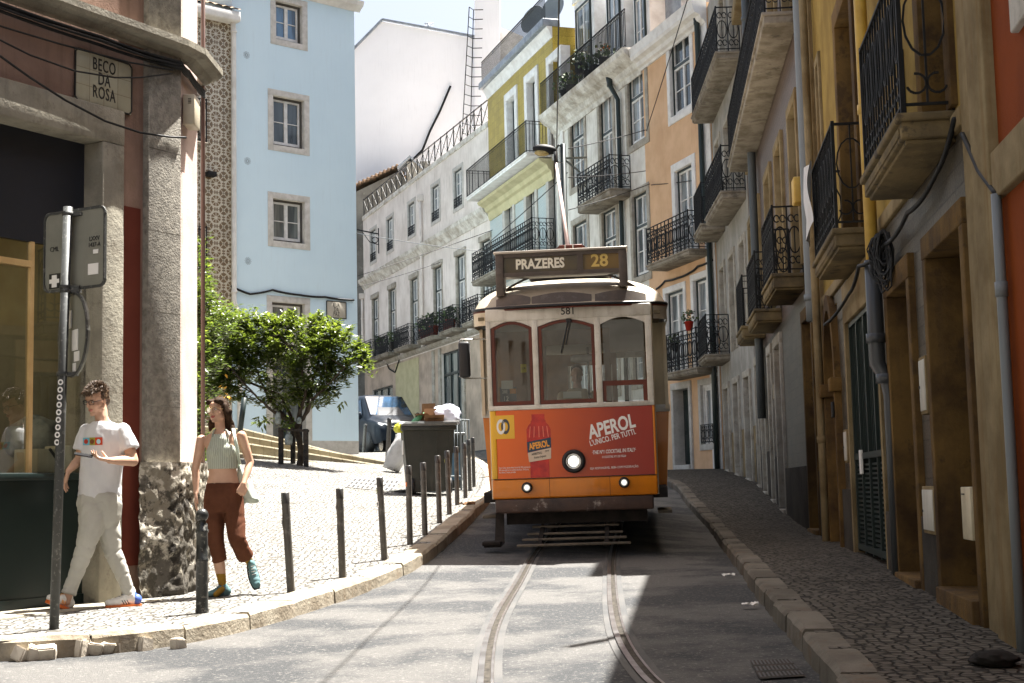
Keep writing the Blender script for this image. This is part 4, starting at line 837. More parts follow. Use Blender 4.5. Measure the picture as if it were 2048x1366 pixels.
# lettering and advert art
text('581', .125, m_inkk, tr, TX(.0, -.0225, (ZT + ZR_) / 2 + .015), .001, .001, .95)
AX = lambda px: (px - 1143) / 166.7; AZ = lambda py: (973 - py) / 166.7 + .76
text('APEROL', .225, m_print, adv, TX(AX(1220), -.0065, AZ(857), 13), .007, .001, .70, shear=.12); text("L'UNICO. PER TUTTI.", .092, m_print, adv, TX(AX(1222), -.0065, AZ(878), 13), .0015, .001, .66)
text('\u00b7THE N\u00ba1 COCKTAIL IN ITALY\u00b7', .062, m_print, adv, TX(AX(1223), -.0065, AZ(905), 2), .001, .001, .62, shear=.2); text('\u00b7O COCKTAIL N\u00ba1 DE IT\u00c1LIA\u00b7', .036, m_print, adv, TX(AX(1223), -.0065, AZ(915.5), 1), .0003, .001, .62, shear=.2)
text('SEJA RESPONS\u00c1VEL. BEBA COM MODERA\u00c7\u00c3O.', .036, m_print, adv, TX(AX(1223), -.0065, AZ(937), 1), 0, .001, .78)
for i, s_ in enumerate(('Fonte: Onda, estudo online de abril de 2024, amostra de', '500 consumidores de cocktails alco\u00f3licos, 18-65 anos,', 'dos \u00faltimos 3 meses, em It\u00e1lia')): text(s_, .03, m_print, adv, TX(-.90, -.0065, AZ(930.5 + 4.6 * i)), 0, .001, .55, align='LEFT')
q = MB().use(m_tyel); q.box(AX(986), AX(1027), -.0065, 0, AZ(873), AZ(826))
for cx_, mt in ((AX(1000), m_print), (AX(1009), M('slate print', (.05, .055, .065), rough=.4))):
    q.use(mt)
    for i in range(24):
        if mt is m_print and 10 < i < 0: continue
        a0, a1 = 2 * math.pi * i / 24, 2 * math.pi * (i + 1) / 24; yy = -.0085 if (mt is m_print) == (i > 12 or i < 4) else -.0075
        q.add([(cx_ + r_ * .048 / .048 * math.cos(a) , yy, AZ(848.5) + r_ * 1.75 * math.sin(a)) for a in (a0, a1) for r_ in (.03, .052)], [(0, 1, 3, 2)])
q.build('logo_panel', parent=adv, fix=False)
bt = MB().use(M('bottle print', (.36, .012, .012), (.55, .03, .015), 9, .2))
prof = [(-13, 826), (-13, 838), (-15, 839), (-15, 843), (-20, 848), (-24, 856), (-24, 903), (-22, 908), (-19, 915), (-19, 952)]; bc = 1075
po = [(AX(bc + x), AZ(y)) for x, y in prof] + [(AX(bc - x), AZ(y)) for x, y in prof[::-1]]; bt.prism(po, -.006, -.003)
bt.use(m_navy).add([(AX(1051), -.0075, AZ(881)), (AX(1099), -.0075, AZ(873)), (AX(1099), -.0075, AZ(893)), (AX(1052), -.0075, AZ(902))], [(0, 1, 2, 3)]); bt.use(M('cream label', (.62, .5, .38), rough=.5)).add([(AX(1052), -.0075, AZ(902.5)), (AX(1099), -.0075, AZ(893.5)), (AX(1098), -.0075, AZ(915)), (AX(1054), -.0075, AZ(921))], [(0, 1, 2, 3)])
bt.use(M('bottle highlight', (.75, .2, .12), rough=.3))
for x in (-17, -9, 0, 8, 16): bt.add([(AX(bc + x), -.0072, AZ(850)), (AX(bc + x + 1.5), -.0072, AZ(850)), (AX(bc + x * 1.15 + 1.5), -.0072, AZ(872)), (AX(bc + x * 1.15), -.0072, AZ(872))], [(0, 1, 2, 3)])
bt.build('bottle_print', parent=adv, fix=False)
text('APEROL', .105, m_orp, adv, TX(AX(1075), -.0095, AZ(888), 9), .004, .0005, .64); text('APERITIVO', .04, m_inkk, adv, TX(AX(1070), -.0085, AZ(904.5), 8), .0005, .0005, .66); text('1919', .035, m_inkk, adv, TX(AX(1090), -.0085, AZ(900), 8), .0005, .0005, .7); text('Ricetta Originale', .035, m_inkk, adv, TX(AX(1076), -.0085, AZ(911), 8), .0003, .0005, .62, shear=.3)
# lamps
def lamp(x, z, r, nm):
    o = MB().use(m_black); o.lathe([(r, .0), (r * 1.05, .03), (r * .95, .055), (r * .72, .06), (r * .7, .03)], 24); o.v = [(a, -c, b_) for a, b_, c in o.v]; o = o.build(nm, parent=tr); o.location = (x, 0, z)
    i = MB().use(m_chrome).lathe([(r * .7, .045), (r * .66, .05), (r * .5, .035)], 20); i.v = [(a, -c, b_) for a, b_, c in i.v]; i.build('reflector', parent=o)
    l = MB().use(m_lens).lathe([(r * .52, .03), (r * .4, .045), (.001, .052)], 16); l.v = [(a, -c, b_) for a, b_, c in l.v]; l.use(m_chrome)
    for k in range(5): xx = r * (-.36 + .18 * k); l.box(xx - r * .02, xx + r * .02, -.056, -.045, -r * .4, r * .4)
    l.build('lens', parent=o)
lamp(AX(1143), AZ(922), .135, 'headlight'); lamp(AX(1048), AZ(971), .062, 'marker_lamp'); lamp(AX(1241), AZ(967), .062, 'marker_lamp')
# body behind the platform
L_ = 8.4; BW = 1.175; y0, y1 = .95, L_ - .95
m = MB().use(m_torange)
for sx in (-1, 1):
    x0, x1 = sorted((sx * (BW - .04), sx * BW)); m.use(m_torange); m.add([(sx * BW, y0, 1.66), (sx * BW, y1, 1.66), (sx * (BW - .07), y1, .6), (sx * (BW - .07), y0, .6), (sx * (BW - .05), y0, 1.66), (sx * (BW - .05), y1, 1.66), (sx * (BW - .12), y1, .6), (sx * (BW - .12), y0, .6)], [(0, 1, 2, 3), (4, 5, 6, 7), (0, 3, 7, 4), (1, 2, 6, 5)])
    m.add([(sx * BW, y0 - .002, 1.66), (sx * 1.0, y0 - .002, 1.66), (sx * 1.0, y0 - .002, .6), (sx * (BW - .07), y0 - .002, .6)], [(0, 1, 2, 3)])
    m.use(m_tcream); m.box(min(sx * BW, sx * 1.0), max(sx * BW, sx * 1.0), y0 - .006, y0 + .05, 1.72, 2.75, .01)
    for i in range(7): yy = lerp(y0, y1, i / 6); m.box(x0, x1, yy - .06, yy + .06, 1.66, 2.75)
    m.box(x0, x1, y0, y1, 1.66, 1.76); m.box(x0, x1, y0, y1, 2.6, 2.76); m.use(m_twhite).box(min(sx * (BW + .012), sx * .99), max(sx * (BW + .012), sx * .99), y0 - .02, y0 + .06, 1.63, 1.72, .006)
m.build('body', parent=tr)
m = MB().use(M('varnished interior', (.22, .12, .045), (.14, .075, .03), 3, .4))   # bulkheads, floor, ceiling and far end
for yy in (1.5, y1):
    m.box(-1.12, -.38, yy, yy + .04, .7, 2.75); m.box(.38, 1.12, yy, yy + .04, .7, 1.7); m.box(.95, 1.12, yy, yy + .04, 1.7, 2.75); m.box(-.38, .38, yy, yy + .04, 2.55, 2.75); m.box(.38, .46, yy, yy + .04, 1.7, 2.75)
m.use(m_under).box(-1.1, 1.1, .08, L_ - .1, .6, .72); m.use(M('tram ceiling', (.16, .13, .08))).box(-1.1, 1.1, .1, L_ - .1, 2.8, 2.84); m.build('interior', parent=tr)
m = MB().use(m_twhite); m.box(-.98, .98, L_ - .08, L_, .64, 1.75); m.box(-.98, .98, L_ - .08, L_, 2.7, 2.92)
for a, b_ in posts: m.box(a, b_, L_ - .08, L_, 1.75, 2.7)
m.build('rear_end', parent=tr)
m = MB().use(m_tcream); m.box(-1.0, -.96, .06, .13, .64, 2.93, .006); m.box(.965, 1.0, .06, .12, .64, 2.93, .006); m.use(m_tsilver).box(-1.0, -.975, .1, .95, 1.7, 1.76); m.use(m_black); m.box(-.99, -.97, .13, .3, .66, 2.75); m.box(-.99, -.97, .78, .95, .66, 2.75); m.build('door_frame', parent=tr)
# left folding door leaf in red wood with a glass
m = MB().use(m_tred); m.box(-.985, -.955, .3, .78, .66, 1.6); m.box(-.985, -.955, .3, .36, 1.6, 2.7); m.box(-.985, -.955, .72, .78, 1.6, 2.7); m.build('door', parent=tr)
# fascia following the roof outline
def yf(x): return -.1 + .5 * (abs(x) / 1.19) ** 5
def outline(n=40, k=1.0):
    P = [(-1.19 * k, 4.2)] + [(-1.19 * k, 3 - .25 * i) for i in range(10)]
    P += [(-1.19 * k * math.cos(a), .55 - (.65) * math.sin(a) ** .55 if math.sin(a) > 0 else .55) for a in [math.pi * i / n for i in range(n + 1)]]
    P += [(1.19 * k, .8 + .25 * i) for i in range(10)] + [(1.19 * k, 4.2)]; return P
O = outline(); m = MB().use(m_tsilver); n = len(O)
Of = [p for p in O if p[1] > .12 or abs(p[0]) > .99]
for sx in (-1, 1):
    Q = [p for p in O if p[0] * sx > .97 and p[1] < 3.2]; m = MB()
    m.use(m_tcream if sx < 0 else m_tsilver); m.add([(x, y, z) for x, y in Q for z in (2.74, ZR_ - .005)], [(2 * i, 2 * i + 1, 2 * i + 3, 2 * i + 2) for i in range(len(Q) - 1)], True); m.build('roof_fascia', parent=tr, fix=False)
m = MB().use(m_black); m.tube([(x, y - .015, ZR_ + .005) for x, y in O], .018, 6); m.use(m_tred).tube([(x * .995, y - .0, ZR_ - .022) for x, y in O], .012, 6); m.build('roof_gutter', parent=tr)
m = MB().use(M('roof canvas cream', (.36, .31, .23), (.28, .24, .17), 2.5, .6, spots=.3, spcol=(.2, .16, .11), spsc=5))
def dome(u, v):
    i = u * (n - 1); a = O[int(min(i, n - 2))]; b_ = O[int(min(i, n - 2)) + 1]; f = i - int(min(i, n - 2)); x, y = lerp(a[0], b_[0], f), lerp(a[1], b_[1], f)
    cy = 4.2; s = 1 - v; return (x * s, cy + (y - cy) * (1 - v * (.42 if abs(x) < 2 else 1)) if v < 1 else cy + (y - cy) * .58, ZR_ + .45 * (1 - (1 - v) ** 2.6) ** .62)
m.grid(dome, n - 1, 16); m.grid(lambda u, v: (-1.19 + 2.38 * u, lerp(4.19, L_, v), ZR_ + .45 * (1 - abs(2 * u - 1) ** 2.6) ** .62), 24, 4); m.build('roof', parent=tr, fix=False)
m = MB().use(m_tbrown)
for a, b_ in ((-.87, -.45), (-.43, .29), (.33, .94)):
    def vis(u, v):
        x = lerp(a, b_, u); s = abs(x) / 1.19; y = .55 - .65 * max(0, 1 - s * s) ** .275 + .02; h = .15 * (.72 + .28 * math.sin(math.pi * u)) - .05 * max(0, abs(x) - .75); return (x, y + .05 * v, ZR_ + .015 + h * v)
    m.grid(vis, 14, 3)
m.build('roof_visor', parent=tr, fix=False)
m = MB().use(m_tbrown); A = [(-.93 + 1.86 * i / 24) for i in range(25)]; zz_ = lambda x: ZR_ + .11 + .34 * (1 - (abs(x) / .95) ** 2.2)
m.grid(lambda u, v: (-.93 + 1.86 * u, .30 + .16 * v, zz_(-.93 + 1.86 * u) + .03 + .0 * v), 24, 1); m.grid(lambda u, v: (-.93 + 1.86 * u, .30, zz_(-.93 + 1.86 * u) - .0 + .03 * v), 24, 1); m.build('roof_arch', parent=tr, fix=False)
# destination box
m = MB().use(m_tbrown); sx0, sx1 = -.86, .73; z0, z1 = 3.33, 3.60
m.box(sx0, sx0 + .1, .02, .3, 3.08, z1 - .01, .008); m.box(sx1 - .1, sx1, .02, .3, 3.14, z1 - .01, .008); m.box(sx0 + .1, sx1 - .1, .03, .3, z1 - .055, z1 - .012); m.box(sx0 + .1, sx1 - .1, .03, .3, z0 - .02, z0 + .03); m.box(.13, .2, .028, .3, z0 + .03, z1 - .055)
m.use(m_tsilver).box(sx0 - .02, sx1 + .01, .0, .34, z1 - .01, z1 + .02, .008); sgn = m.build('destination_sign', parent=tr)
m = MB().use(M('sign glass dark', (.05, .042, .03), (.09, .065, .025), 2, .15)); m.box(sx0 + .1, .13, .06, .12, z0 + .03, z1 - .055); m.use(M('amber sign', (.16, .095, .02), rough=.2)).box(.2, sx1 - .1, .06, .12, z0 + .03, z1 - .055); m.build('display', parent=sgn)
text('PRAZERES', .165, M('cream lettering', (.75, .72, .6), rough=.5), sgn, TX(-.32, .056, (z0 + z1) / 2 - .01), .006, .001, .80); text('28', .21, m_gold, sgn, TX(.40, .056, (z0 + z1) / 2 - .005), .005, .001, 1.0)
# trolley base and pole
m = MB().use(m_tred); m.box(-.13, .17, 1.0, 1.3, 3.72, 3.80, .01)
for x, xe in ((-.12, -.45), (.16, .5)): m.bar((x, 1.1, 3.78), (xe, 1.1, 3.42), .05); m.bar((x, 1.7, 3.78), (xe, 1.7, 3.42), .05)
m.use(m_chrome); m.bar((-.05, .98, 3.8), (-.05, .98, 3.62), .015); m.bar((.05, .98, 3.8), (.05, .98, 3.62), .015); m.bar((-.12, 1.0, 3.7), (.08, 1.0, 3.5), .012); m.bar((.12, 1.0, 3.72), (-.06, 1.0, 3.5), .012)
m.use(m_black).box(-.55, .5, 1.2, 2.6, 3.36, 3.56, .06); m.build('trolley_base', parent=tr)
inv = (Matrix.Translation(tr.location) @ tr.rotation_euler.to_matrix().to_4x4()).inverted(); pe_ = inv @ at(1112, 325, 20.5)
m = MB().use(M('pinkish pole paint', (.5, .4, .37), (.4, .3, .27), 4, .5)).tube([(-.02, 1.25, 3.76), pe_], [.03, .018], 8); m.use(m_iron).tube([pe_ + Vector((0, 0, -.08)), pe_ + Vector((0, 0, .16))], .03, 8); m.build('trolley_pole', parent=tr)
# mirror
m = MB().use(m_black); m.box(-1.33, -1.19, -.12, -.06, AZ(748) , AZ(676), .03); mr = m.build('wing_mirror', parent=tr)
m = MB().use(m_chrome); m.tube([(-1.0, .03, AZ(671)), (-1.3, -.05, AZ(671)), (-1.33, -.09, AZ(677))], .009, 6); m.tube([(-1.0, .03, AZ(750)), (-1.28, -.05, AZ(749)), (-1.33, -.09, AZ(744))], .009, 6); m.build('mirror_arm', parent=mr)
# running gear
m = MB().use(m_under); m.box(-.85, .85, .25, L_ - .2, .32, .62); m.build('chassis', parent=tr)
for yy in (2.6, 5.6):
    for sx in (-.45, .45):
        w = MB().use(m_steel); w.lathe([(.001, -.05), (.1, -.05), (.3, -.03), (.33, -.05), (.33, .05), (.1, .05), (.001, .05)], 20); w.v = [(c, a, b_) for a, b_, c in w.v]; w = w.build('wheel', parent=tr); w.location = (sx, yy, .33)
m = MB().use(m_plank)
for i, (yy, z) in enumerate(((-.42, .10), (-.2, .15), (.02, .2), (.24, .27))): h = .66 - .045 * i; m.box(-h - .02, h - .02, yy, yy + .1, z, z + .025, .004)
m.use(m_under)
for x in (-.42, .36): m.bar((x, -.36, .10), (x, .3, .27), .05); m.bar((x, .3, .27), (x, .3, .5), .03)
m.build('lifeguard', parent=tr)
m = MB().use(m_under); m.add([(-.98, .25, .5), (-.88, .25, .5), (-.98, .0, .12), (-.86, .0, .12), (-1.1, -.1, .08), (-.9, -.1, .08), (-1.1, -.1, .13), (-.9, -.1, .13)], [(0, 1, 3, 2), (2, 3, 5, 4), (4, 5, 7, 6)]); m.box(-1.12, -.9, -.12, .1, .1, .15, .01); m.build('track_scraper', parent=tr)
m = MB().use(m_plank)
for sx in (-1, 1): m.box(min(sx * .98, sx * 1.15), max(sx * .98, sx * 1.15), .3, .9, .4, .44, .008)
m.build('step', parent=tr)
# things seen inside
m = MB().use(M('seat leather', (.12, .05, .025), rough=.5))
for yy in (2.2, 3.1, 4.0, 4.9):
    for sx in (-.7, .7): m2 = MB().use(m.mats[0]); m2.box(sx - .35, sx + .35, yy, yy + .42, 1.05, 1.13, .03); m2.box(sx - .35, sx + .35, yy + .38, yy + .46, 1.1, 1.65, .03); m2.build('seat', parent=tr)
m = MB().use(m_chrome); m.tube([(.2, .5, 1.75), (.2, .5, 2.45)], .015); m.use(m_under).box(-.05, .3, .25, .5, .72, 1.75, .03); m.use(m_tsilver).lathe([(.1, 2.35), (.13, 2.33), (.13, 2.27), (.05, 2.25)], 20, (.12, .35, 0)); m.build('controller', parent=tr)
nb = MB().use(m_navy).box(-.86, -.66, .05, .06, ZW + .09, ZW + .28); nb.use(m_print).box(-.84, -.7, .045, .05, ZW + .26, ZW + .36); nb.use(m_orp).box(-.74, -.665, .044, .05, ZW + .2, ZW + .26); nb = nb.build('notice', parent=tr); text('28E', .055, m_print, nb, TX(-.80, .046, ZW + .225), .001, .0005, .8); text('12', .08, m_print, nb, TX(-.79, .046, ZW + .14), .001, .0005, .9)
nb = MB().use(M('yellow ticket', (.75, .6, .03))).box(-.60, -.53, .05, .056, ZW + .45, ZW + .55).build('fare_notice', parent=tr); text('3,30', .035, m_inkk, nb, TX(-.565, .049, ZW + .5), .001, .0005, .8)
MB().use(m_print).box(-.1, .12, .055, .06, ZW + .12, ZW + .2).build('paper', parent=tr)

def rivets(pts, r=.006, parent=None):
    m = MB().use(m_twhite)
    for p in pts: m.ell(p, (r, r * .7, r), 6, 4)
    o = m.build('rivets', parent=parent); return o
rv = rivets([(lerp(-.96, .94, i / 26), -.024, ZT + .035) for i in range(27)] + [(lerp(-.96, .94, i / 26), -.019, ZW + .028) for i in range(27)], .005, ff); tag(rv, kind='stuff')
m = MB().use(m_black)
for x in (-.3, .42): m.box(x - .002, x + .002, -.003, .0, ZB + .01, ZA - .01)
m.box(-.96, .96, -.0055, 0, ZA - .006, ZA + .002); m.build('panel_seam', parent=tr)
# ================= steps
def gp(px, py): return hit(px, py, pav_l)
Lp = [(504, 942, 29.4), (504, 927, 30.0), (504, 907, 30.8), (503, 887, 31.6), (496, 872, 32.4), (488, 857, 33.2)]
Rp = [(761, 950, 32.3), (762, 947, 32.4), (771, 940, 32.8), (772, 931, 33.2), (772, 922, 33.6), (717, 915, 34.2)]
st = empty('stone_steps', at(*Lp[0]), 0, 'long shallow limestone steps fanning up to the blue house under the tree', 'steps'); m = None; o0 = st.location
for k in range(1, 6):
    a, b = at(*Lp[k]), at(*Rp[k]); d = b - a; a2 = a - d * 1.2; a2.z = a.z + .25; m = MB().use(m_step); back = Vector((-.6, .8, 0)) * (1.3 if k < 5 else 14)
    la = [a2, a, b]; N = 12
    for p, q in ((a2, a), (a, b)):
        for i in range(N):
            s, e = p.lerp(q, i / N + .001), p.lerp(q, (i + 1) / N - .001); w = Vector((0, 0, rnd_ if False else 0)); vs = []
            for c in (s, e):
                bk = c + back; 
                if k == 5: bk.z = max(c.z, lerp(c.z, 1.2, .9)) if c.x > -6 else c.z + .1
                vs += [c + Vector((0, 0, -.9)) - o0, c + Vector((0, 0, -.03)) - o0, c + Vector((-.01, .02, 0)) - o0, bk - o0]
            m.add(vs, [(0, 4, 5, 1), (1, 5, 6, 2), (2, 6, 7, 3), (0, 1, 2, 3), (4, 7, 6, 5)], False)
    m.build('step', parent=st)
# ================= bollards
m_boll = M('brown grey bollard paint', (.095, .088, .075), (.06, .056, .05), 5, .5, .1, 60, spots=.25, spcol=(.3, .29, .26), spsc=16)
bd = [(582, 1185, 570, 985), (685, 1155, 679, 977), (769, 1120, 759, 955), (820, 1089, 816.6, 931), (850, 1070, 846, 925), (879, 1046, 875, 911), (899, 1029, 894, 901.5), (914.6, 1010, 912, 893), (931, 996, 928, 886), (940, 982, 937, 879.5), (948, 974, 945.5, 875)]
labs = ['nearest thin grey bollard, with a white block letter sticker', 'thin grey bollard with a pale worn band below a small sticker', 'thin grey bollard with a yellow round sticker above a white strip', 'thin grey bollard with an orange strip, in front of the bin', 'thin grey bollard with a tiny white tag, fifth along the kerb', 'thin grey bollard in front of the bin wheel', 'thin grey bollard with a small yellow disc, just right of the bin', 'fourth thin grey bollard from the tram end of the kerb row', 'third thin grey bollard from the tram end of the kerb row', 'thin grey bollard next to last at the tram end of the row', 'farthest thin grey bollard, closest to the tram side']
proto = None
def thin_bollard(base, top, lab, proto):
    h = (top - base).length
    if proto is None:
        o = empty('bollard', base); MB().use(m_boll).lathe([(.036, -.05), (.036, .0), (.036, .8), (.034, .885)], 16).build('post', parent=o)
        c = MB().use(M('bollard cap', (.04, .038, .035), rough=.4)); c.lathe([(.0375, .80), (.0375, .895), (.033, .9), (.001, .9)], 16); c.build('cap', parent=o)
    else: o = copy_tree(proto); o.location = base
    o.rotation_euler = (top - base).to_track_quat('Z', 'Y').to_euler(); o.scale = (1, 1, h / .9)
    return tag(o, lab or 'thin grey bollard in the crowded far end of the kerb line beside the tram', 'bollard', 'thin bollards along the kerb')
bl_objs = []
for (bx_, by, tx, ty), lb in zip(bd, labs):
    b = gp(bx_, by); t = at(tx, ty, b.y); o = thin_bollard(b, t, lb, proto); proto = proto or o; bl_objs.append(o)
def sticker(o, z0, z1, mat, wid=1.2, txt=None, rnd=False, a0=-95):
    m = MB().use(mat); n = 6; r = .0385; aa = [R(a0 + (wid * 60) * (i / n - .5)) for i in range(n + 1)]
    m.add([(r * math.cos(a), r * math.sin(a), z) for a in aa for z in (z0, z1)], [(2 * i, 2 * i + 2, 2 * i + 3, 2 * i + 1) for i in range(n)], True) if not rnd else m.add([(0 + .03 * math.cos(2 * math.pi * i / 16), -.0405, (z0 + z1) / 2 + .032 * math.sin(2 * math.pi * i / 16)) for i in range(16)], [tuple(range(16))])
    s_ = m.build('sticker', parent=o, fix=False)
    if txt: text(txt, .05, m_inkk, s_, Matrix.Translation((0, -.0415, (z0 + z1) / 2)) @ Matrix.Rotation(R(90), 4, 'X') @ Matrix.Rotation(R(-90 if z1 - z0 > .08 else 0), 4, 'Z'), .002, .0005, .7)
m_ylw = M('yellow sticker', (.5, .5, .12)); m_orst = M('orange sticker', (.6, .2, .08))
sticker(bl_objs[0], .56, .70, m_print, 1.0, 'UBEU'); sticker(bl_objs[1], .66, .77, m_print, .8, 'B8'); sticker(bl_objs[1], .45, .53, m_bulb, 1.6); sticker(bl_objs[2], .72, .79, m_ylw, 1, rnd=True); sticker(bl_objs[2], .58, .64, m_print, 2.0, 'TOMO'); sticker(bl_objs[3], .66, .71, m_orst, 2.2); sticker(bl_objs[4], .62, .68, m_print, .6); sticker(bl_objs[6], .72, .79, m_ylw, 1, rnd=True)
far = [(778, 919, 779, 838), (788, 905, 768, 848)]
for (bx_, by, tx, ty), lb in zip([(775, 918, 779, 836), (727, 905, 731, 848)], ['leaning grey post standing alone before the dark van', 'thin grey post by the corner of the blue house, before the van door']):
    b = gp(bx_, by); t = at(tx, ty, b.y); o = copy_tree(proto); o.location = b; o.rotation_euler = (t - b).to_track_quat('Z', 'Y').to_euler(); o.scale = (1.6, 1.6, (t - b).length / .9); tag(o, lb, 'bollard', 'posts before the van'); 
    for c in [c for c in o.children if c.name.startswith('sticker')]:
        for c2 in list(c.children): bpy.data.objects.remove(c2)
        bpy.data.objects.remove(c)
b = gp(404, 1226); t = at(402, 1018, b.y); h = (t - b).length
o = empty('bollard', b, 0, 'black cast iron bollard with a round knob top beside the woman', 'bollard'); m_bk = M('chipped black paint', (.014, .016, .016), (.025, .026, .025), 6, .32, .15, 40, spots=.4, spcol=(.3, .29, .26), spsc=26)
m = MB().use(m_bk); k = h / .82; m.lathe([(.052, -.05), (.052, .02), (.047, .04), (.046, .40 * k), (.05, .405 * k), (.05, .425 * k), (.045, .43 * k), (.044, .63 * k), (.05, .635 * k), (.05, .655 * k), (.043, .66 * k), (.042, .70 * k), (.03, .715 * k), (.03, .725 * k)], 20); m.build('post', parent=o)
MB().use(m_bk).ell((0, 0, .77 * k), (.05, .05, .052), 18, 10).build('knob', parent=o)
# ================= sign post, left
P0, P1 = at(108, 1252, 10.1), at(136, 414, 10.1); P0.z = pav_l(P0.x, P0.y) - .02; ax_ = (P1 - P0)
m_gal = M('grey galvanised steel', (.06, .063, .06), (.04, .042, .04), 5, .55, metal=.1, spots=.3, spcol=(.35, .35, .33), spsc=30); m_sb = M('sign back', (.22, .22, .185), (.18, .18, .15), 2.5, .5, .05, 30, streak=.2)
sg = empty('sign_post', P0, 0, 'tilted grey sign post in front of the shop window with the backs of two signs', 'road sign')
MB().use(m_gal).tube([(0, 0, 0), ax_], .033, 14).build('pole', parent=sg)
def SP(t): return ax_ * t
def sgn_panel(px, py, w, h, rot, rnd_c, nm, thick=.02):
    c = at(px, py, 10.1 + .0) - P0; M4 = Matrix.Translation(c) @ Matrix.Rotation(R(rot), 4, 'Z'); M4 = Matrix.Translation((0, .045, 0)) @ M4; m = MB().use(m_sb); m.T = M4
    po = []; r_ = rnd_c
    for (cx_, cz, a0) in ((w / 2 - r_, h / 2 - r_, 0), (-w / 2 + r_, h / 2 - r_, 90), (-w / 2 + r_, -h / 2 + r_, 180), (w / 2 - r_, -h / 2 + r_, 270)):
        for i in range(7): a = R(a0 + 15 * i); po.append((cx_ + r_ * math.cos(a), cz + r_ * math.sin(a)))
    m.prism(po, 0, thick); m.use(m_gal)
    for p, q in zip(po, po[1:] + po[:1]): m.bar((p[0], 0, p[1]), (q[0], 0, q[1]), .012, .02)
    return m.build(nm, parent=sg), M4
pn, M4 = sgn_panel(145, 497, .60, .575, -29, .05, 'sign_panel')
X4 = Matrix.Rotation(R(90), 4, 'X')
text('CML', .05, m_inkk, pn, M4 @ Matrix.Translation((-.2, -.004, .02)) @ X4, 0, .001, .9); text('LXXV', .045, m_inkk, pn, M4 @ Matrix.Translation((.2, -.004, .06)) @ X4, 0, .001, .9); text('1427-A', .045, m_inkk, pn, M4 @ Matrix.Translation((.2, -.004, .015)) @ X4, 0, .001, .9)
m = MB().use(m_inkk); m.T = M4; m.box(-.25, -.14, -.004, 0, -.27, -.16); m.use(m_print); m.box(-.22, -.17, -.006, 0, -.26, -.17); m.box(-.245, -.145, -.0065, 0, -.23, -.2); m.build('sticker', parent=pn)
m = MB().use(m_print); m.T = M4; m.box(.14, .24, -.004, 0, -.2, -.12); m.build('sticker', parent=pn)
m = MB().use(m_print); m.T = M4; m.box(.19, .24, -.005, 0, -.05, -.02); m.build('sticker', parent=pn)
rd, M5 = sgn_panel(141, 668, .60, .60, -54, .299, 'round_sign_panel', .025)
m = MB().use(m_print); m.T = M5; m.box(-.1, -.02, -.005, 0, .05, .18); m.build('sticker', parent=rd)
for bx_2 in ((.0, .12, -.12, .03), (.05, .15, -.2, -.13), (.02, .08, -.27, -.21)): m = MB().use(m_print); m.T = M5; m.box(bx_2[0], bx_2[1], -.005, 0, bx_2[2], bx_2[3]); m.build('sticker', parent=rd)
for py in (428, 575, 582, 748):
    m = MB().use(m_gal); c = at({428: 136, 575: 131, 582: 131, 748: 125}[py], py, 10.1) - P0; d = ax_.normalized(); m.tube([c - d * .015, c + d * .015], .042, 14); m.box(c.x + .02, c.x + .1, c.y - .01, c.y + .05, c.z - .012, c.z + .012); m.build('clamp', parent=sg)
st_ = MB().use(m_print)
for i in range(9):
    c = at(124 - i * .9, 765 + i * 15, 10.1) - P0; 
    for k in range(10): a0, a1 = 2 * math.pi * k / 10, 2 * math.pi * (k + 1) / 10; rr = .02; st_.add([(c.x + r_ * math.cos(a), c.y - .036 + .25 * abs(r_ * math.cos(a)), c.z + r_ * 1.1 * math.sin(a)) for a in (a0, a1) for r_ in (.010, .02)], [(0, 1, 3, 2)])
st_.build('sticker', parent=sg, fix=False)
# ================= enamel street signs
m_tile = M('cream tile sign', (.42, .4, .3), (.36, .34, .25), 3, .3, streak=.3)
a = sp.hit(148, 97); b = sp.hit(260, 230); a2 = sp.hit(148, 200); u0, u1, z0, z1 = a[0], b[0], (a2[1] + b[1]) / 2, (a[1] + sp.hit(260, 129)[1]) / 2
sgn1 = empty('street_sign', sp.W(u0, -.004, z0), sp.root.rotation_euler.z, 'cream tiled street name sign reading BECO DA ROSA on the pink wall', 'street sign'); w, h = u1 - u0, z1 - z0
m = MB().use(m_tile).box(0, w, -.014, 0, 0, h, .004); m.use(m_inkk)
for p, q in (((.03, 0), (w - .03, 0)), ((w, .03), (w, h - .03)), ((w - .03, h), (.03, h)), ((0, h - .03), (0, .03)), ((.03, 0), (0, .03)), ((w - .03, 0), (w, .03)), ((w, h - .03), (w - .03, h)), ((.03, h), (0, h - .03))): m.bar((p[0], -.014, p[1]), (q[0], -.014, q[1]), .012)
m.use(M('tile joint', (.25, .22, .16)))
for f in (.25, .5, .75): m.box(w * f - .002, w * f + .002, -.0152, -.01, .01, h - .01)
for f in (.33, .66): m.box(.01, w - .01, -.0152, -.01, h * f - .002, h * f + .002)
m.build('panel', parent=sgn1)
for i, s_ in enumerate(('BECO', 'DA', 'ROSA')): text(s_, .155, m_inkk, sgn1, TX(w * .5, -.017, h * (.79 - .27 * i)), .001, .001, .62, 1.1)
a = bl.hit(652, 602); b = bl.hit(691, 638); u0, u1, z0, z1 = a[0], b[0], b[1], a[1]; w, h = u1 - u0, z1 - z0
sgn2 = empty('street_sign', bl.W(u0, -.004, z0), bl.root.rotation_euler.z, 'framed street name sign reading RUA DA PAZ on the blue house', 'street sign')
m = MB().use(M('stone sign', (.5, .46, .38), (.44, .4, .33), 3)).box(0, w, -.03, 0, 0, h, .004); m.use(m_inkk)
for p, q in (((0, 0), (w, 0)), ((w, 0), (w, h)), ((w, h), (0, h)), ((0, h), (0, 0))): m.bar((p[0], -.03, p[1]), (q[0], -.03, q[1]), .025)
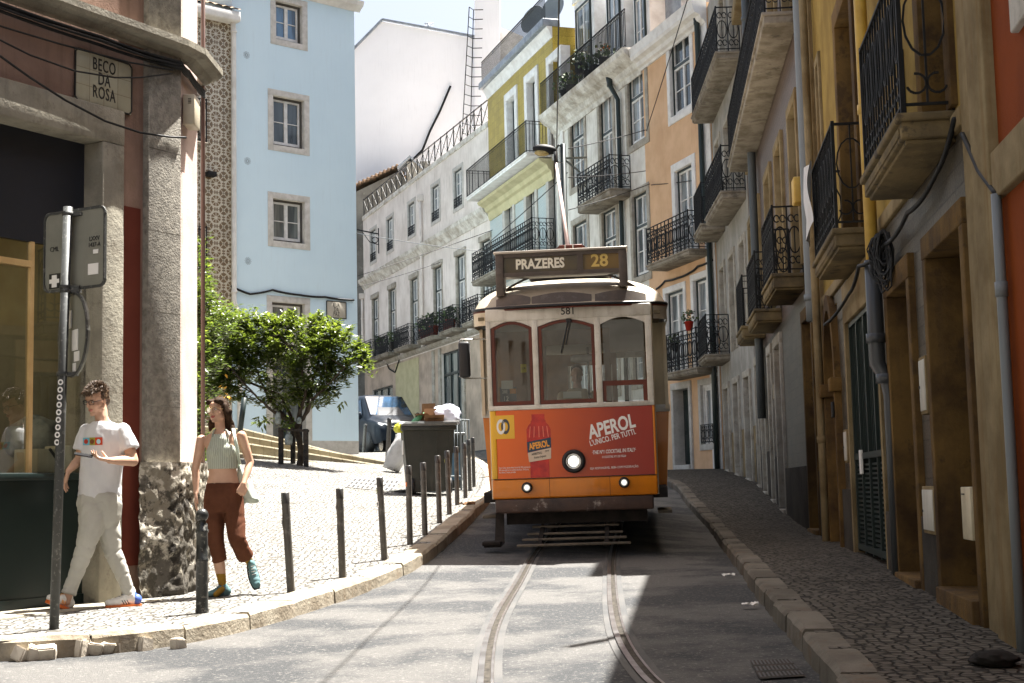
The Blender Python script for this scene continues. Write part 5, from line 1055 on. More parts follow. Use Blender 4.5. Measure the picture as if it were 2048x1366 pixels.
m.build('panel', parent=sgn2)
for i, s_ in enumerate(('RUA', 'DA', 'PAZ')): text(s_, .2, m_inkk, sgn2, TX(w * .5, -.033, h * (.78 - .27 * i)), 0, .001, .62, 1.1)
a = bl.hit(667, 651); b = bl.hit(678, 657.5); npl = empty('number_plate', bl.W(a[0], -.004, b[1]), bl.root.rotation_euler.z, 'tiny blue enamel plate with white marks below the RUA DA PAZ sign', 'house plate'); w, h = b[0] - a[0], a[1] - b[1]
m = MB().use(M('enamel blue', (.01, .06, .25), rough=.3)).box(0, w, -.015, 0, 0, h); m.use(m_print)
for x in (.35, .62): m.box(w * x, w * x + .035, -.018, 0, h * .3, h * .7)
m.build('panel', parent=npl)
# ================= bins and rubbish
m_bin = M('dark bin plastic', (.018, .021, .016), (.03, .032, .025), 2.5, .45, .05, 30, streak=.3, scol=(.1, .09, .07)); m_lid = M('bin lid', (.2, .21, .2), (.12, .125, .12), 3, .35, .1, 20)
bp = gp(856, 989); bn = empty('wheelie_bin', bp, R(8), 'big dark wheelie bin heaped with rubbish behind the thin bollards', 'bin', 'bins at the kerb')
m = MB().use(m_bin); m.add([(-.36, -.33, .05), (.36, -.33, .05), (.36, .33, .05), (-.36, .33, .05), (-.45, -.4, 1.15), (.45, -.4, 1.15), (.45, .4, 1.15), (-.45, .4, 1.15)], [(0, 3, 2, 1), (0, 1, 5, 4), (1, 2, 6, 5), (2, 3, 7, 6), (3, 0, 4, 7)])
for x in (-.3, -.1, .12, .3): m.add([(x - .015, -.335, .1), (x + .015, -.335, .1), (x * 1.3 + .015, -.412, 1.1), (x * 1.3 - .015, -.412, 1.1), (x - .015, -.31, .1), (x + .015, -.31, .1), (x * 1.3 + .015, -.39, 1.1), (x * 1.3 - .015, -.39, 1.1)], [(0, 1, 2, 3), (0, 3, 7, 4), (1, 5, 6, 2)])
m.box(-.48, .48, -.44, .44, 1.12, 1.2, .02); m.build('body', parent=bn)
m = MB().use(m_lid); m.add([(-.48, -.44, 1.2), (.5, -.44, 1.2), (.52, .5, 1.24), (-.46, .5, 1.3), (-.48, -.44, 1.23), (.5, -.44, 1.23), (.52, .5, 1.27), (-.46, .5, 1.33)], [(0, 3, 2, 1), (4, 5, 6, 7), (0, 1, 5, 4), (1, 2, 6, 5), (2, 3, 7, 6), (3, 0, 4, 7)]); 
for k in range(3): m.box(-.46 + .02 * k, .5 + .02 * k, -.47, -.42, 1.23 + .015 * k, 1.24 + .015 * k, .004)
m.build('lid', parent=bn)
for sx in (-.3, .36):
    w = MB().use(m_black).lathe([(.001, -.04), (.12, -.04), (.15, -.02), (.15, .02), (.12, .04), (.001, .04)], 20); w.v = [(c, a, b) for a, b, c in w.v]; w = w.build('wheel', parent=bn); w.location = (sx, -.30, .15)
MB().use(m_print).box(-.47, -.45, -.415, -.3, .7, .95, .01).build('label', parent=bn)
b2_ = gp(890, 982); bn2 = empty('wheelie_bin', b2_ + Vector((0, .5, 0)), R(10), 'second dark bin with a pale blue side half hidden behind the big bin', 'bin', 'bins at the kerb')
m = MB().use(m_bin); m.add([(-.26, -.3, .05), (.26, -.3, .05), (.26, .3, .05), (-.26, .3, .05), (-.3, -.36, 1.05), (.3, -.36, 1.05), (.3, .36, 1.05), (-.3, .36, 1.05)], [(0, 3, 2, 1), (0, 1, 5, 4), (1, 2, 6, 5), (2, 3, 7, 6), (3, 0, 4, 7)]); m.build('body', parent=bn2)
MB().use(m_lid).box(-.33, .33, -.4, .4, 1.05, 1.1, .015).build('lid', parent=bn2); MB().use(M('faded blue', (.1, .18, .25))).box(.0, .27, -.34, -.30, .2, .8).build('panel', parent=bn2)
def sack(name, loc, r, mat, lab, seed, cat='rubbish bag', rough=.25):
    rnd = random.Random(seed); m = MB().use(mat); bm = bmesh.new(); bmesh.ops.create_icosphere(bm, subdivisions=4, radius=1); o_ = Vector((seed * 3.1, 0, 0))
    for v in bm.verts:
        n_ = noise.noise(v.co * 1.6 + o_) * .22 + abs(noise.noise(v.co * 4 + o_)) * rough * .6 + noise.noise(v.co * 9 + o_) * rough * .2; v.co *= 1 + n_; v.co = Vector((v.co.x * r[0], v.co.y * r[1], max(v.co.z, -.75) * r[2]))
    bm.verts.index_update(); m.add([v.co.copy() for v in bm.verts], [[v.index for v in f.verts] for f in bm.faces], True); bm.free(); o = m.build(name); o.location = loc; return tag(o, lab, cat)
m_sack = M('white sack plastic', (.5, .5, .49), (.4, .4, .4), 5, .35, .1, 20)
p = gp(795, 945); o = sack('rubbish_sack', (p.x, p.y + .0, p.z + .42), (.2, .2, .52), m_sack, 'tall white sack slumped against the left side of the big bin', 3); o.rotation_euler = (0, R(22), 0)
T_ = bp + Vector((.04, 0, 1.24)); sack('rubbish_sack', T_ + Vector((.3, .1, .14)), (.26, .24, .2), M('lilac white bag', (.66, .68, .76), (.55, .57, .66), 5, .3), 'bulging lilac white bag on top of the big bin', 7); sack('rubbish_bag', bp + Vector((-.47, -.1, 1.17)), (.1, .12, .1), M('yellow bag', (.5, .5, .03), rough=.4), 'small yellow green bag squeezed under the left edge of the bin lid', 9)
m_card = M('cardboard', (.2, .115, .06), (.15, .085, .045), 4, .8)
def carton(loc, s, rz, rx, lab):
    o = empty('cardboard_box', loc, rz, lab, 'box', 'boxes on the bin'); o.rotation_euler = (R(rx), 0, R(rz)); a, b, c = s; t_ = .012; m = MB().use(m_card)
    for x0, x1, y0_, y1_, z0, z1 in ((-a, a, -b, -b + t_, 0, c), (-a, a, b - t_, b, 0, c), (-a, -a + t_, -b, b, 0, c), (a - t_, a, -b, b, 0, c), (-a, a, -b, b, 0, t_)): m.box(x0, x1, y0_, y1_, z0, z1)
    m.build('carton', parent=o); f = MB().use(m_card); f.add([(-a, -b, c), (a, -b, c), (a, -b - .14, c + .1), (-a, -b - .14, c + .1)], [(0, 1, 2, 3)]); f.add([(-a, b, c), (a, b, c), (a, b + .08, c + .14), (-a, b + .08, c + .14)], [(0, 1, 2, 3)]); f.build('flap', parent=o, fix=False)
carton(T_ + Vector((.1, -.2, .0)), (.17, .12, .10), 5, 12, 'open brown cardboard box lying lowest on the bin lid'); carton(T_ + Vector((-.04, .08, .1)), (.13, .1, .09), -20, 22, 'brown cardboard box tipped on top, left of the lilac bag')
o = MB().use(M('green bottle glass', (.1, .28, .14), rough=.1)).lathe([(.001, -.02), (.05, 0), (.05, .17), (.018, .22), (.018, .29), (.001, .29)], 12).build('bottle'); o.location = T_ + Vector((-.28, -.1, .02)); o.rotation_euler = (0, R(50), R(20)); tag(o, 'green plastic bottle lying left of the cardboard boxes on the bin', 'bottle')
# metal barriers
for i, (px, py, lb) in enumerate(((893, 985, 'grey steel crowd barrier folded against the bins, nearer one'), (912, 975, 'grey steel crowd barrier farther one, with tape ends'))):
    b = gp(px, py) + Vector((0, .25, 0)); m = MB().use(m_chrome if False else m_bulb); o = empty('crowd_barrier', b, R(60), lb, 'barrier', 'steel barriers beside the bins'); H = 1.35
    m.tube([(-.5, 0, 0), (-.5, 0, H), (.5, 0, H), (.5, 0, 0)], .02, 8); m.tube([(-.5, 0, .3), (.5, 0, .3)], .015, 6)
    for k in range(8): m.tube([(-.38 + .11 * k, 0, .3), (-.38 + .11 * k, 0, H)], .008, 6)
    m.build('frame', parent=o)
    for sx in (-.5, .5): MB().use(m_bulb).bar((sx, -.25, .02), (sx, .25, .02), .04).build('foot', parent=o)
# ================= van
m_van = M('dark navy car paint', (.008, .012, .018), (.011, .015, .022), 2, .35, spec=.15); m_vg = M('van glass', (.02, .06, .12), (.006, .01, .016), .8, .03, spec=.5)
vp = gp(800, 905); vn = empty('parked_van', at(806, 903, 49), R(27), 'dark navy passenger van parked nose out beside the blue house', 'van'); vn.location.z = pav_l(vn.location.x, vn.location.y); vn.scale = (1.02, 1, 1.1)
def sect(y, w, zb, zw, zt, wt): return [(-w * .93, y, zb), (-w, y, zb + .2), (-w, y, zw - .1), (-w * .985, y, zw), (-wt - .02, y, zt - .12), (-wt * .9, y, zt - .03), (-wt * .5, y, zt), (wt * .5, y, zt), (wt * .9, y, zt - .03), (wt + .02, y, zt - .12), (w * .985, y, zw), (w, y, zw - .1), (w, y, zb + .2), (w * .93, y, zb)]
SS = [sect(0, .78, .35, .72, .8, .62), sect(.06, .86, .28, .84, .92, .7), sect(.25, .92, .26, .96, 1.04, .78), sect(.95, .95, .26, 1.06, 1.18, .82), sect(1.0, .95, .26, 1.08, 1.2, .8), sect(1.75, .96, .26, 1.12, 1.84, .76), sect(2.1, .96, .26, 1.12, 1.9, .78), sect(4.6, .96, .26, 1.12, 1.9, .78), sect(4.85, .94, .3, 1.1, 1.8, .76), sect(4.95, .9, .4, 1.0, 1.1, .74)]
m = MB().use(m_van); n = 14; m.add([p for s_ in SS for p in s_], [(i * n + k, i * n + k + 1, (i + 1) * n + k + 1, (i + 1) * n + k) for i in range(len(SS) - 1) for k in range(n - 1)] + [tuple(range(n)), tuple(range(len(SS) * n - 1, (len(SS) - 1) * n - 1, -1))], True); m.build('body', parent=vn)
m = MB().use(m_vg).add([(-.76, 1.03, 1.215), (.76, 1.03, 1.215), (.69, 1.72, 1.83), (-.69, 1.72, 1.83)], [(0, 1, 2, 3)]); m.build('windscreen', parent=vn, fix=False)
for sx in (-1, 1):
    for (ya, yb, yc, yd) in ((1.3, 2.1, 2.1, 1.85), (2.2, 3.3, 3.3, 2.2), (3.4, 4.6, 4.5, 3.4)): MB().use(m_vg).add([(sx * .962, ya, 1.14), (sx * .962, yb, 1.14), (sx * .82, yc, 1.72), (sx * .82, yd, 1.72)], [(0, 1, 2, 3)]).build('side_window', parent=vn, fix=False)
    m = MB().use(m_van).ell((sx * 1.08, 1.25, 1.18), (.09, .06, .12), 12, 8); m.build('wing_mirror', parent=vn)
    m = MB().use(m_lens); m.add([(sx * .5, .01, .86), (sx * .84, .12, .92), (sx * .86, .12, .74), (sx * .52, -.02, .72)], [(0, 1, 2, 3)]); m.build('headlight', parent=vn)
    for yy in (.85, 4.0):
        w = MB().use(m_black).lathe([(.001, -.1), (.3, -.1), (.33, -.06), (.33, .1), (.001, .1)], 22); w.use(m_chrome).lathe([(.001, .105 * -1), (.2, -.105)], 14); w.v = [(c * -sx * -1, a, b) for a, b, c in w.v]; w = w.build('wheel', parent=vn); w.location = (sx * .87, yy, .33)
m = MB().use(m_chrome).box(-.5, .5, -.03, .02, .7, .73, .005); m.box(-.5, .5, -.03, .02, .78, .8, .005); m.build('grille', parent=vn); m = MB().use(m_print).box(-.26, .26, -.02, .03, .45, .55, .005).build('number_plate', parent=vn)
# ================= street lamp and wires
lp_ = at(1131, 486, 33); lpt = at(1130, 288, 33); gz_ = road(lp_.x, 33)
sl_ = empty('street_lamp', (lp_.x, 33, gz_), 0, 'old street lamp with a drooping amber head on a dark green pole behind the tram', 'street lamp'); h = lpt.z - gz_
m = MB().use(m_green); m.lathe([(.1, 0), (.1, 1.5), (.075, 1.6), (.065, h), (.001, h + .02)], 12); m.build('pole', parent=sl_)
a = at(1110, 300, 33) - sl_.location; MB().use(m_green).tube([(0, 0, h - .1), (-.1, 0, h - .02), a], .03, 8).build('arm', parent=sl_)
c = at(1090, 299, 33) - sl_.location; m = MB().use(m_iron); m.ell(c, (.3, .17, .12), 16, 8, Matrix.Rotation(R(8), 3, 'Y')); lh = m.build('lamp_head', parent=sl_); MB().use(M('amber lens', (.45, .36, .16), (.3, .22, .08), 8, .25)).ell(c + Vector((-.06, 0, -.07)), (.2, .14, .09), 14, 8).build('lens', parent=lh)
m = MB().use(m_green); b_ = at(1172, 315, 35) - sl_.location; m.bar((0, 0, h - .35), b_, .05); m.bar((0, 0, h - .35), (.0 + b_.x * .7, b_.y * .7, b_.z - .5), .035); m.build('bracket', parent=sl_)
Wg = 'overhead wires across the street'
hd = at(1113, 322, 20.5)
m_wire = M('wire', (.25, .25, .25), rough=.5)
cable('overhead trolley wire running above the tram towards the viewer', [at(1135, 330, 60), hd, at(1118, 0, 13.2), (.1, 2, 4.2)], .008, 0, 'overhead_wire', Wg)
cable('pale span wire from the blue house corner to the houses behind the sign', [at(712, 466, 45), at(968, 503, 44)], .011, .05, 'overhead_wire', Wg, m_bulb)
for i, (a, b) in enumerate(((at(712, 553, 46), at(985, 460, 50)), (at(712, 575, 47), at(880, 525, 52)), (at(1137, 297, 33), tw.W(*(lambda q: (q[0], -.05, q[1]))(tw.hit(1294, 260)))), (at(1137, 355, 33), tw.W(*(lambda q: (q[0], -.05, q[1]))(tw.hit(1294, 342)))), (at(1137, 420, 33), tw.W(*(lambda q: (q[0], -.05, q[1]))(tw.hit(1303, 368)))), (tw.W(*(lambda q: (q[0], -.05, q[1]))(tw.hit(1305, 370))), at(1440, 352, 36)), (at(1376, -5, 30), tw.W(*(lambda q: (q[0], -.05, q[1]))(tw.hit(1296, 262)))), (at(960, 500, 44), at(1135, 345, 33)))):
    cable(['long thin wire sloping up past the low terrace', 'short thin wire low over the terrace windows', 'wire from the lamp pole top to the tall white house', 'second wire from the lamp pole to the tall white house', 'lowest wire from the lamp pole to the tall white house', 'wire running level across the peach house', 'steep thin wire in front of the tall white house cornice', 'wire joining the pale span to the lamp pole'][i], [a, b], .012, .03, 'overhead_wire', Wg)
# bracket lamp on the low terrace
lb_ = at(757, 468, 71); o = empty('wall_bracket', lb_, 0, 'black scroll bracket projecting at the left end of the pale terrace', 'bracket'); m = MB().use(m_iron); m.bar((0, 0, 0), (-1.1, 0, .25), .06); m.bar((0, 0, .3), (0, 0, -1.0), .05); ring(m, (-.18, -.3), .15, .15, .035, 14); m.tube([(0, 0, -.55), (-.45, 0, -.4), (-.8, 0, .1)], .025, 6); m.build('scroll', parent=o)
# ================= cables on fronts
def on(fr, pts, off=.04): return [fr.W(*(lambda q: (q[0], -off, q[1]))(fr.hit(x, y, off))) for x, y in pts]
CG = 'cables on the house fronts'
cable('black cable draped across the blue house above its door', on(bl, [(462, 572), (500, 588), (545, 580), (600, 590), (650, 594), (708, 600)]), .035, .02)
for i, (dz, r) in enumerate(((.0, .014), (.03, .012), (.055, .016), (.02, .01))):
    P = [sp.W(-1, -.10 - .03 * i, zled_ - .2 + dz), sp.W(1.5, -.10 - .02 * i, zled_ - .22 + dz), sp.W(3.2, -.12, zled_ - .2 + dz), sp.W(4.6, -.1 - .02 * i, zled_ - .22 + dz), sp.W(sp.L - .02, -.12, zled_ - .2 + dz), Vector((-2.98, 12.98, zled_ - .2 + dz)), Vector((-2.97, 13.6, zled_ - .22 + dz))]
    cable(['lowest cable of the bundle under the stone ledge', 'thin cable second from the bottom of the bundle under the ledge', 'thickest top cable of the bundle under the stone ledge', 'thinnest cable hanging outermost in the bundle under the ledge'][i], P, r, .015)
cable('uppermost loose cable sagging over the street name sign', on(sp, [(0, 52), (120, 88), (260, 125), (345, 140)], .12), .008, .0); cable('thin cable drooping across the middle of the street name sign', on(sp, [(0, 80), (60, 110), (150, 142), (230, 155), (280, 155), (345, 147)], .12), .008, .0); cable('lowest loose cable crossing the pink wall below the sign to the white box', on(sp, [(0, 112), (60, 155), (130, 200), (210, 242), (280, 265), (340, 274), (372, 275)], .12), .01, .0)
cable('black cables looping across the peach house wall', on(pe, [(1313, 578), (1330, 562), (1355, 556), (1380, 545), (1395, 533), (1425, 520)], .05), .03, .02)
cable('dark cable hanging over the painted panel of the pale terrace', on(lw, [(770, 718), (778, 738), (790, 745), (800, 715), (850, 692), (861, 685)], .05), .03, 0)
# electricity box on the corner
o = empty('electrical_box', (-2.95, 13.05, at(375, 257, 13.1).z), 0, 'small cream electrical box on the corner of the pink building', 'electrical box'); m = MB().use(M('cream metal', (.5, .45, .34), (.44, .39, .29), 5, .4)); m.box(-.08, .03, -.10, .14, 0, .29, .008); m.use(m_inkk)
for i in range(4): m.box(-.03, .0, -.103, -.1, .2 + .014 * i, .206 + .014 * i)
m.build('casing', parent=o)
pipe('brown downpipe on the far edge of the pink corner building', [(-3.0, 13.68, -.7), (-3.0, 13.68, 8.5)], .02, M('pipe brown', (.16, .1, .08), rough=.5))
# ================= right row fittings
def onR(x, y, off): u, z = b1.hit(x, y, off); return b1.W(u, -off, z)
yb_ = lambda Y, z, off=.1: Vector((RD(Y) - off, Y, z))
Yp = 12.05; m_yp = M('yellow painted pipe', (.55, .36, .07), (.45, .28, .05), 5, .45, streak=.4); zj = onR(1745, 530, .12)
pipe('thick yellow drainpipe between the two nearest balconies', [yb_(Yp, zj.z, .12), yb_(Yp, 3.2, .12), yb_(Yp, 5, .12), yb_(Yp, 8, .12), yb_(Yp, 9.3, .12)], .055, m_yp)
pipe('dark grey drainpipe continuing down from the yellow pipe to the pavement', [yb_(Yp, zj.z + .04, .12), yb_(Yp, 1.2, .12), yb_(Yp, .98, .12), yb_(Yp - .05, .85, .06), yb_(Yp - .1, .7, .05), yb_(Yp - .1, -.9, .05)], [.07, .07, .07, .055, .045, .045], M('dark pvc', (.05, .055, .06), rough=.35))
pipe('pale narrow drainpipe beside the arched doorway', [yb_(17.35, -.9, .12), yb_(17.35, .5, .12), yb_(17.35, 1.6, .12), yb_(17.35, 9.3, .12)], .05, m_cream)
pq = lambda Y, z, off=.12: Vector((R2(Y) - off, Y, z)); pipe('tall grey drainpipe left of the yellow house', [pq(17.75, 2.0), pq(17.75, 2.3), pq(17.75, 6), pq(17.75, 9), pq(17.75, 10)], .085, m_bulb); pipe('grey drainpipe among the far right doorways', [pq(26.9, 1.2), pq(26.9, 3), pq(26.9, 6), pq(26.9, 9), pq(26.9, 10)], .08, M('far pvc', (.07, .08, .085), rough=.5))
o = MB().use(m_yp).box(-.15, .15, -.16, 0, 0, .34, .02).build('junction_box'); q = onR(1612, 382, .2); o.location = pq(18.2, q.z + .05, .1); o.rotation_euler = (0, 0, b2.root.rotation_euler.z); tag(o, 'yellow junction box beside the tall grey drainpipe', 'junction box')
ca, cb = onR(1925, 268, .06), onR(1992, 388, .05); cable('thick black cable dropping from the nearest balcony to the grey conduit', [ca, ca.lerp(cb, .5) + Vector((0, 0, -.05)), cb], .016); P = [cb, onR(2020, 850, .05), onR(2038, 1312, .05)]
pipe('slim grey cable conduit at the right border', [Vector((cb.x, cb.y, z)) for z in (cb.z, 1.0, .2, -.95)], .028, m_bulb)
cable('black cable looped under the nearest balcony', [yb_(8.55, 2.2, .05), yb_(9.2, 2.0, .06), yb_(10.2, 1.93, .1), yb_(11.4, 1.9, .1), yb_(12.2, 1.85, .22), yb_(14.0, 1.85, .1), yb_(16.8, 1.85, .08)], .018, .04)
rnd = random.Random(5); m = MB().use(m_iron); c0 = yb_(11.45, 2.0, .13)
for k in range(26):
    pts = []; cx_ = rnd.uniform(-.16, .16); L0 = rnd.uniform(.15, .5); wd = rnd.uniform(.04, .16)
    for i in range(13): a = math.pi * 2 * i / 12; pts.append(c0 + Vector((rnd.uniform(-.015, .015) - .03 * math.sin(a), cx_ + wd * math.sin(a), -L0 * (1 - math.cos(a)) / 2 + rnd.uniform(-.01, .01))))
    m.tube(pts, rnd.choice((.006, .008, .011)), 5, False)
tag(m.build('cable_coil', fix=False), 'tangled coil of black cables hanging from the wall above the door marked 33', 'cable coil')
ca_ = M('dirty white door', (.5, .48, .42), (.42, .4, .34), 4, .5, streak=.4)
def meter(tl_px, br_px, lab):
    a = b1.hit(*tl_px); b = b1.hit(*br_px); w = b[0] - a[0]; h = a[1] - b[1]; o = empty('meter_cabinet', b1.W(a[0], 0, b[1]), b1.root.rotation_euler.z, lab, 'meter cabinet', 'white meter cabinets on the right wall'); MB().use(m_cream).box(0, w, -.055, 0, 0, h, .005).build('frame', parent=o); m = MB().use(ca_).box(.025, w - .025, -.062, -.04, .025, h - .025, .004); d = m.build('door', parent=o); MB().use(m_inkk).box(.04, .055, -.07, -.06, h * .45, h * .5).build('latch', parent=d)
meter((1852, 716), (1871, 826), 'upper white meter cabinet between the two ochre doorways'); meter((1859, 972), (1887, 1070), 'lower white meter cabinet near the pavement between the ochre doorways'); meter((1697, 860), (1706, 925), 'narrow pale cabinet between the arched doorway and the gate')
a = b1.hit(1792, 540); npl = empty('number_plate', b1.W(a[0] - .1, -.05, a[1] - .09), b1.root.rotation_euler.z, 'white enamel house number 33 on the ochre door lintel', 'number plate'); m = MB().use(m_print).box(0, .22, -.01, 0, 0, .18); m.use(m_inkk)
for p, q in (((0, 0), (.22, 0)), ((.22, 0), (.22, .18)), ((.22, .18), (0, .18)), ((0, .18), (0, 0))): m.bar((p[0], -.01, p[1]), (q[0], -.01, q[1]), .012)
m.build('panel', parent=npl); text('33', .16, m_inkk, npl, TX(.11, -.012, .09), .002, .001, .9)
o = empty('letter_box', b1.W(b1.hit(1936, 1078, .0)[0], -.03, b1.hit(1936, 1078, 0)[1]), b1.root.rotation_euler.z, 'cream metal letter box hung in the nearest doorway', 'letter box'); m = MB().use(M('cream letter box', (.55, .48, .33), (.46, .4, .27), 5, .4, streak=.3)).box(0, .30, -.0, .14, 0, .33, .006); m.build('casing', parent=o); m = MB().use(m_inkk); m.box(-.003, .0, .03, .11, .26, .275); m.box(-.004, .0, .02, .05, .14, .17); m.box(.03, .12, -.003, 0, .28, .29); m.build('slot', parent=o)
o = MB().use(m_black).box(-.04, .04, -.03, 0, -.09, .09, .008).build('doorbell'); q = onR(1680, 813, .09); o.location = b1.W(ab + .07, -.085, q.z); o.rotation_euler = (0, 0, b1.root.rotation_euler.z); tag(o, 'black intercom on the pier beside the arched doorway', 'intercom')
o = MB().use(M('beige plastic', (.45, .4, .3))).box(-.06, .06, -.03, 0, -.13, .13, .008).build('intercom'); o.location = Vector((R2(25.1) - .01, 25.1, at(1532, 783, 25).z)); o.rotation_euler = (0, 0, b2.root.rotation_euler.z); tag(o, 'beige intercom beside the arched stone doorway farther up the shaded side', 'intercom')
# cloth over second balcony
cl = MB().use(M('white cloth', (.62, .63, .64), rough=.8)); zc_ = zf + .14 + .98
def cf_(u, v):
    Y = 14.9 - .5 * u; x = RD(Y) - .36 - .02 + .0; dz = -.85 * v * (1 - .25 * u) + .03 * math.sin(u * 9) * v; return (x - .03 * math.sin(v * 5 + u * 6) - .02, Y + .08 * v, zc_ + .02 + dz)
cl.grid(cf_, 14, 18); tag(cl.build('hanging_cloth', fix=False), 'white cloth draped over the railing of the second balcony', 'cloth')
# red fringed awning and pipe at the peach corner
q = at(1410, 230, 35.0); o = empty('awning', q, R(-80), 'small dark red awning with a pale fringe beside the peach house', 'awning'); m = MB().use(M('dark red canvas', (.22, .03, .02), rough=.8)); h = at(1410, 128, 35).z - q.z
m.add([(-.6, -.12, 0), (.6, -.12, 0), (.6, .28, h), (-.6, .28, h), (-.6, -.1, 0), (.6, -.1, 0), (.6, .3, h), (-.6, .3, h)], [(0, 1, 2, 3), (4, 7, 6, 5), (0, 3, 7, 4), (1, 5, 6, 2), (0, 4, 5, 1), (3, 2, 6, 7)]); m.build('canopy', parent=o); m = MB().use(m_cream)
for i in range(16): t = i / 15; m.box(-.62, -.6, -.13 + .4 * t, -.1 + .4 * t, h * t - .02, h * t + .02)
m.build('fringe', parent=o)
gp_ = M('dark green pipe', (.02, .03, .028), rough=.4); zt_ = pe.hit(1390, 30)[1]
pipe('dark green drainpipe down the right edge of the peach house', [pe.W(pe.L - .35, -.12, zt_), pe.W(pe.L - .35, -.12, zt_ - .35), pe.W(pe.L - .35, -.12, 6.9), pe.W(pe.L - .1, -.12, 6.6), pe.W(pe.L - .1, -.12, 3), pe.W(pe.L - .1, -.12, .2)], [.14, .075, .07, .07, .07, .07], gp_)
q = [tw.W(tw.hit(1236, 150)[0], -.6, tw.hit(1236, 130, .6)[1])]; u_ = tw.hit(1240, 220)[0]; zq = tw.hit(1236, 145)[1]
pipe('dark green drainpipe with a funnel top down the tall white house', [tw.W(u_ - .15, -.25, zq), tw.W(u_ - .15, -.25, zq - .4), tw.W(u_ + .1, -.1, zq - .9), tw.W(u_ + .1, -.1, 6), tw.W(u_ + .1, -.1, 1)], [.15, .075, .07, .07, .07], gp_)
# pots and plants
m_leaf2, t, b = newmat('leaf dull'); b.inputs['Base Color'].default_value = (.05, .08, .025, 1); b.inputs['Roughness'].default_value = .6
m_terra = M('plant pot red', (.2, .05, .035), rough=.7)
def tuft(parent, n, r, h, rnd, mat, s=.06):
    m = MB().use(mat)
    for i in range(n):
        c = Vector((rnd.gauss(0, r * .5), rnd.gauss(0, r * .5), rnd.uniform(0, h))); d = Vector((rnd.uniform(-1, 1), rnd.uniform(-1, 1), rnd.uniform(-.3, 1))).normalized() * s; w = d.cross(Vector((rnd.uniform(-1, 1), rnd.uniform(-1, 1), .3))).normalized() * s * .4; m.add([c, c + d * .5 + w, c + d, c + d * .5 - w], [(0, 1, 2, 3)])
    return m.build('foliage', parent=parent, fix=False)
def pot(loc, lab, rnd, s=1.0, flower=None, grp='potted plants on the balconies', mat=None):
    o = empty('potted_plant', loc, 0, lab, 'potted plant', grp); MB().use(mat or m_terra).lathe([(.001, 0), (.09 * s, 0), (.13 * s, .24 * s), (.14 * s, .24 * s), (.13 * s, .26 * s), (.001, .24 * s)], 12).build('pot', parent=o); f = tuft(o, 60, .2 * s, .3 * s, rnd, m_leaf2, .1 * s); f.location = (0, 0, .25 * s)
    if flower: g_ = tuft(o, 14, .14 * s, .2 * s, rnd, flower, .06 * s); g_.location = (0, 0, .38 * s); g_.name = 'flowers'
rp_ = random.Random(11); zz = pe.hit(1416, 640, .62)[1]
pot(pe.W(pe.L - .45, -.60, zz - .13), 'red potted geranium on the lower railing of the peach house', rp_, .9, M('red petals', (.4, .02, .02)), mat=M('bright red pot', (.35, .03, .02)))
pot(pe.W(pe.hit(1350, 690, .5)[0], -.5, b0z + .55), 'green potted plant at the left end of the lower peach house balcony', rp_, .8, mat=m_iron)
for i, px in enumerate((848, 858, 868, 893, 902)): u = lw.hit(px, 670, .4)[0]; pot(lw.W(u, -.4, zbal + .02), ['left dark red pot on the terrace balcony with red pots', 'second dark red pot on the terrace balcony with red pots', 'larger dark red pot at the right of that terrace balcony', 'dark red pot left of its twin on the next terrace balcony', 'dark red pot at the right on the balcony nearest the tram roof'][i], rp_, 1.3 if i % 2 else 1.7)
for i, px in enumerate((765, 789)): pot(lw.W(lw.hit(px, 690, .4)[0], -.4, zbal + .02), ['black plant pot on the farther terrace balcony, left one', 'black plant pot beside the door of the third terrace balcony'][i], rp_, 1.6, mat=m_iron)
for i, px in enumerate((1130, 1142, 1160, 1178, 1190, 1210)):
    u = tw.hit(px, 150, .3)[0]; pot(tw.W(max(.2, u), -.3, HT + (.5 if i == 2 else .02)), 'orange flowering pot plant on the roof terrace' if i == 5 else ['bushy yellow green plant at the left end of the roof terrace', 'pot plant second from the left end of the roof terrace', 'pot plant raised above its neighbours on the roof terrace', 'pot plant right of the raised one on the roof terrace', 'pot plant just left of the orange flowers on the roof terrace'][i], rp_, 1.35, M('orange petals', (.6, .15, .01)) if i == 5 else None, mat=m_iron)
# ================= drains, hatch, litter, loose stones
def flat(name, fn, corners, mat, lab, cat, slots=0, dz=.012):
    P = [hit(x, y, fn) for x, y in corners]; o = empty(name, P[0], 0, lab, cat); L0 = P[0]; m = MB().use(mat); f = lambda u, v: P[0].lerp(P[1], u).lerp(P[3].lerp(P[2], u), v) - L0
    z = lambda p: Vector((p.x, p.y, fn(p.x + L0.x, p.y + L0.y) - L0.z + dz)); m.grid(lambda u, v: z(f(u, v)), 6, 6, False); m.build('plate', parent=o, fix=False)
    if slots:
        s_ = MB().use(m_black)
        for i in range(slots):
            for j in range(3): q = [z(f((i + a) / slots, (j + b_) / 3)) + Vector((0, 0, .004)) for a, b_ in ((.25, .15), (.75, .15), (.75, .85), (.25, .85))]; s_.add(q, [(0, 1, 2, 3)])
        s_.build('slot', parent=o, fix=False); tag(bpy.data.objects[s_ and C.objects[-1].name], kind='stuff') if False else None
flat('road_drain', road, [(1500, 1325), (1580, 1322), (1612, 1356), (1520, 1362)], m_ironw, 'iron slotted drain grating in the dark road near the right kerb', 'drain', 11)
flat('access_hatch', pav_l, [(708, 958), (800, 962), (785, 984), (690, 975)], M('steel hatch', (.22, .21, .19), (.15, .145, .13), 5, .6), 'grey hatch cover set in the sunny square left of the bin', 'hatch cover', 10)
m_tr = M('flattened dark card', (.05, .05, .045), rough=.8); p = gp(812, 985); o = sack('flattened_litter', p + Vector((0, 0, .02)), (.35, .14, .035), m_tr, 'flattened dark litter on the ground by the big bin', 21, 'litter')
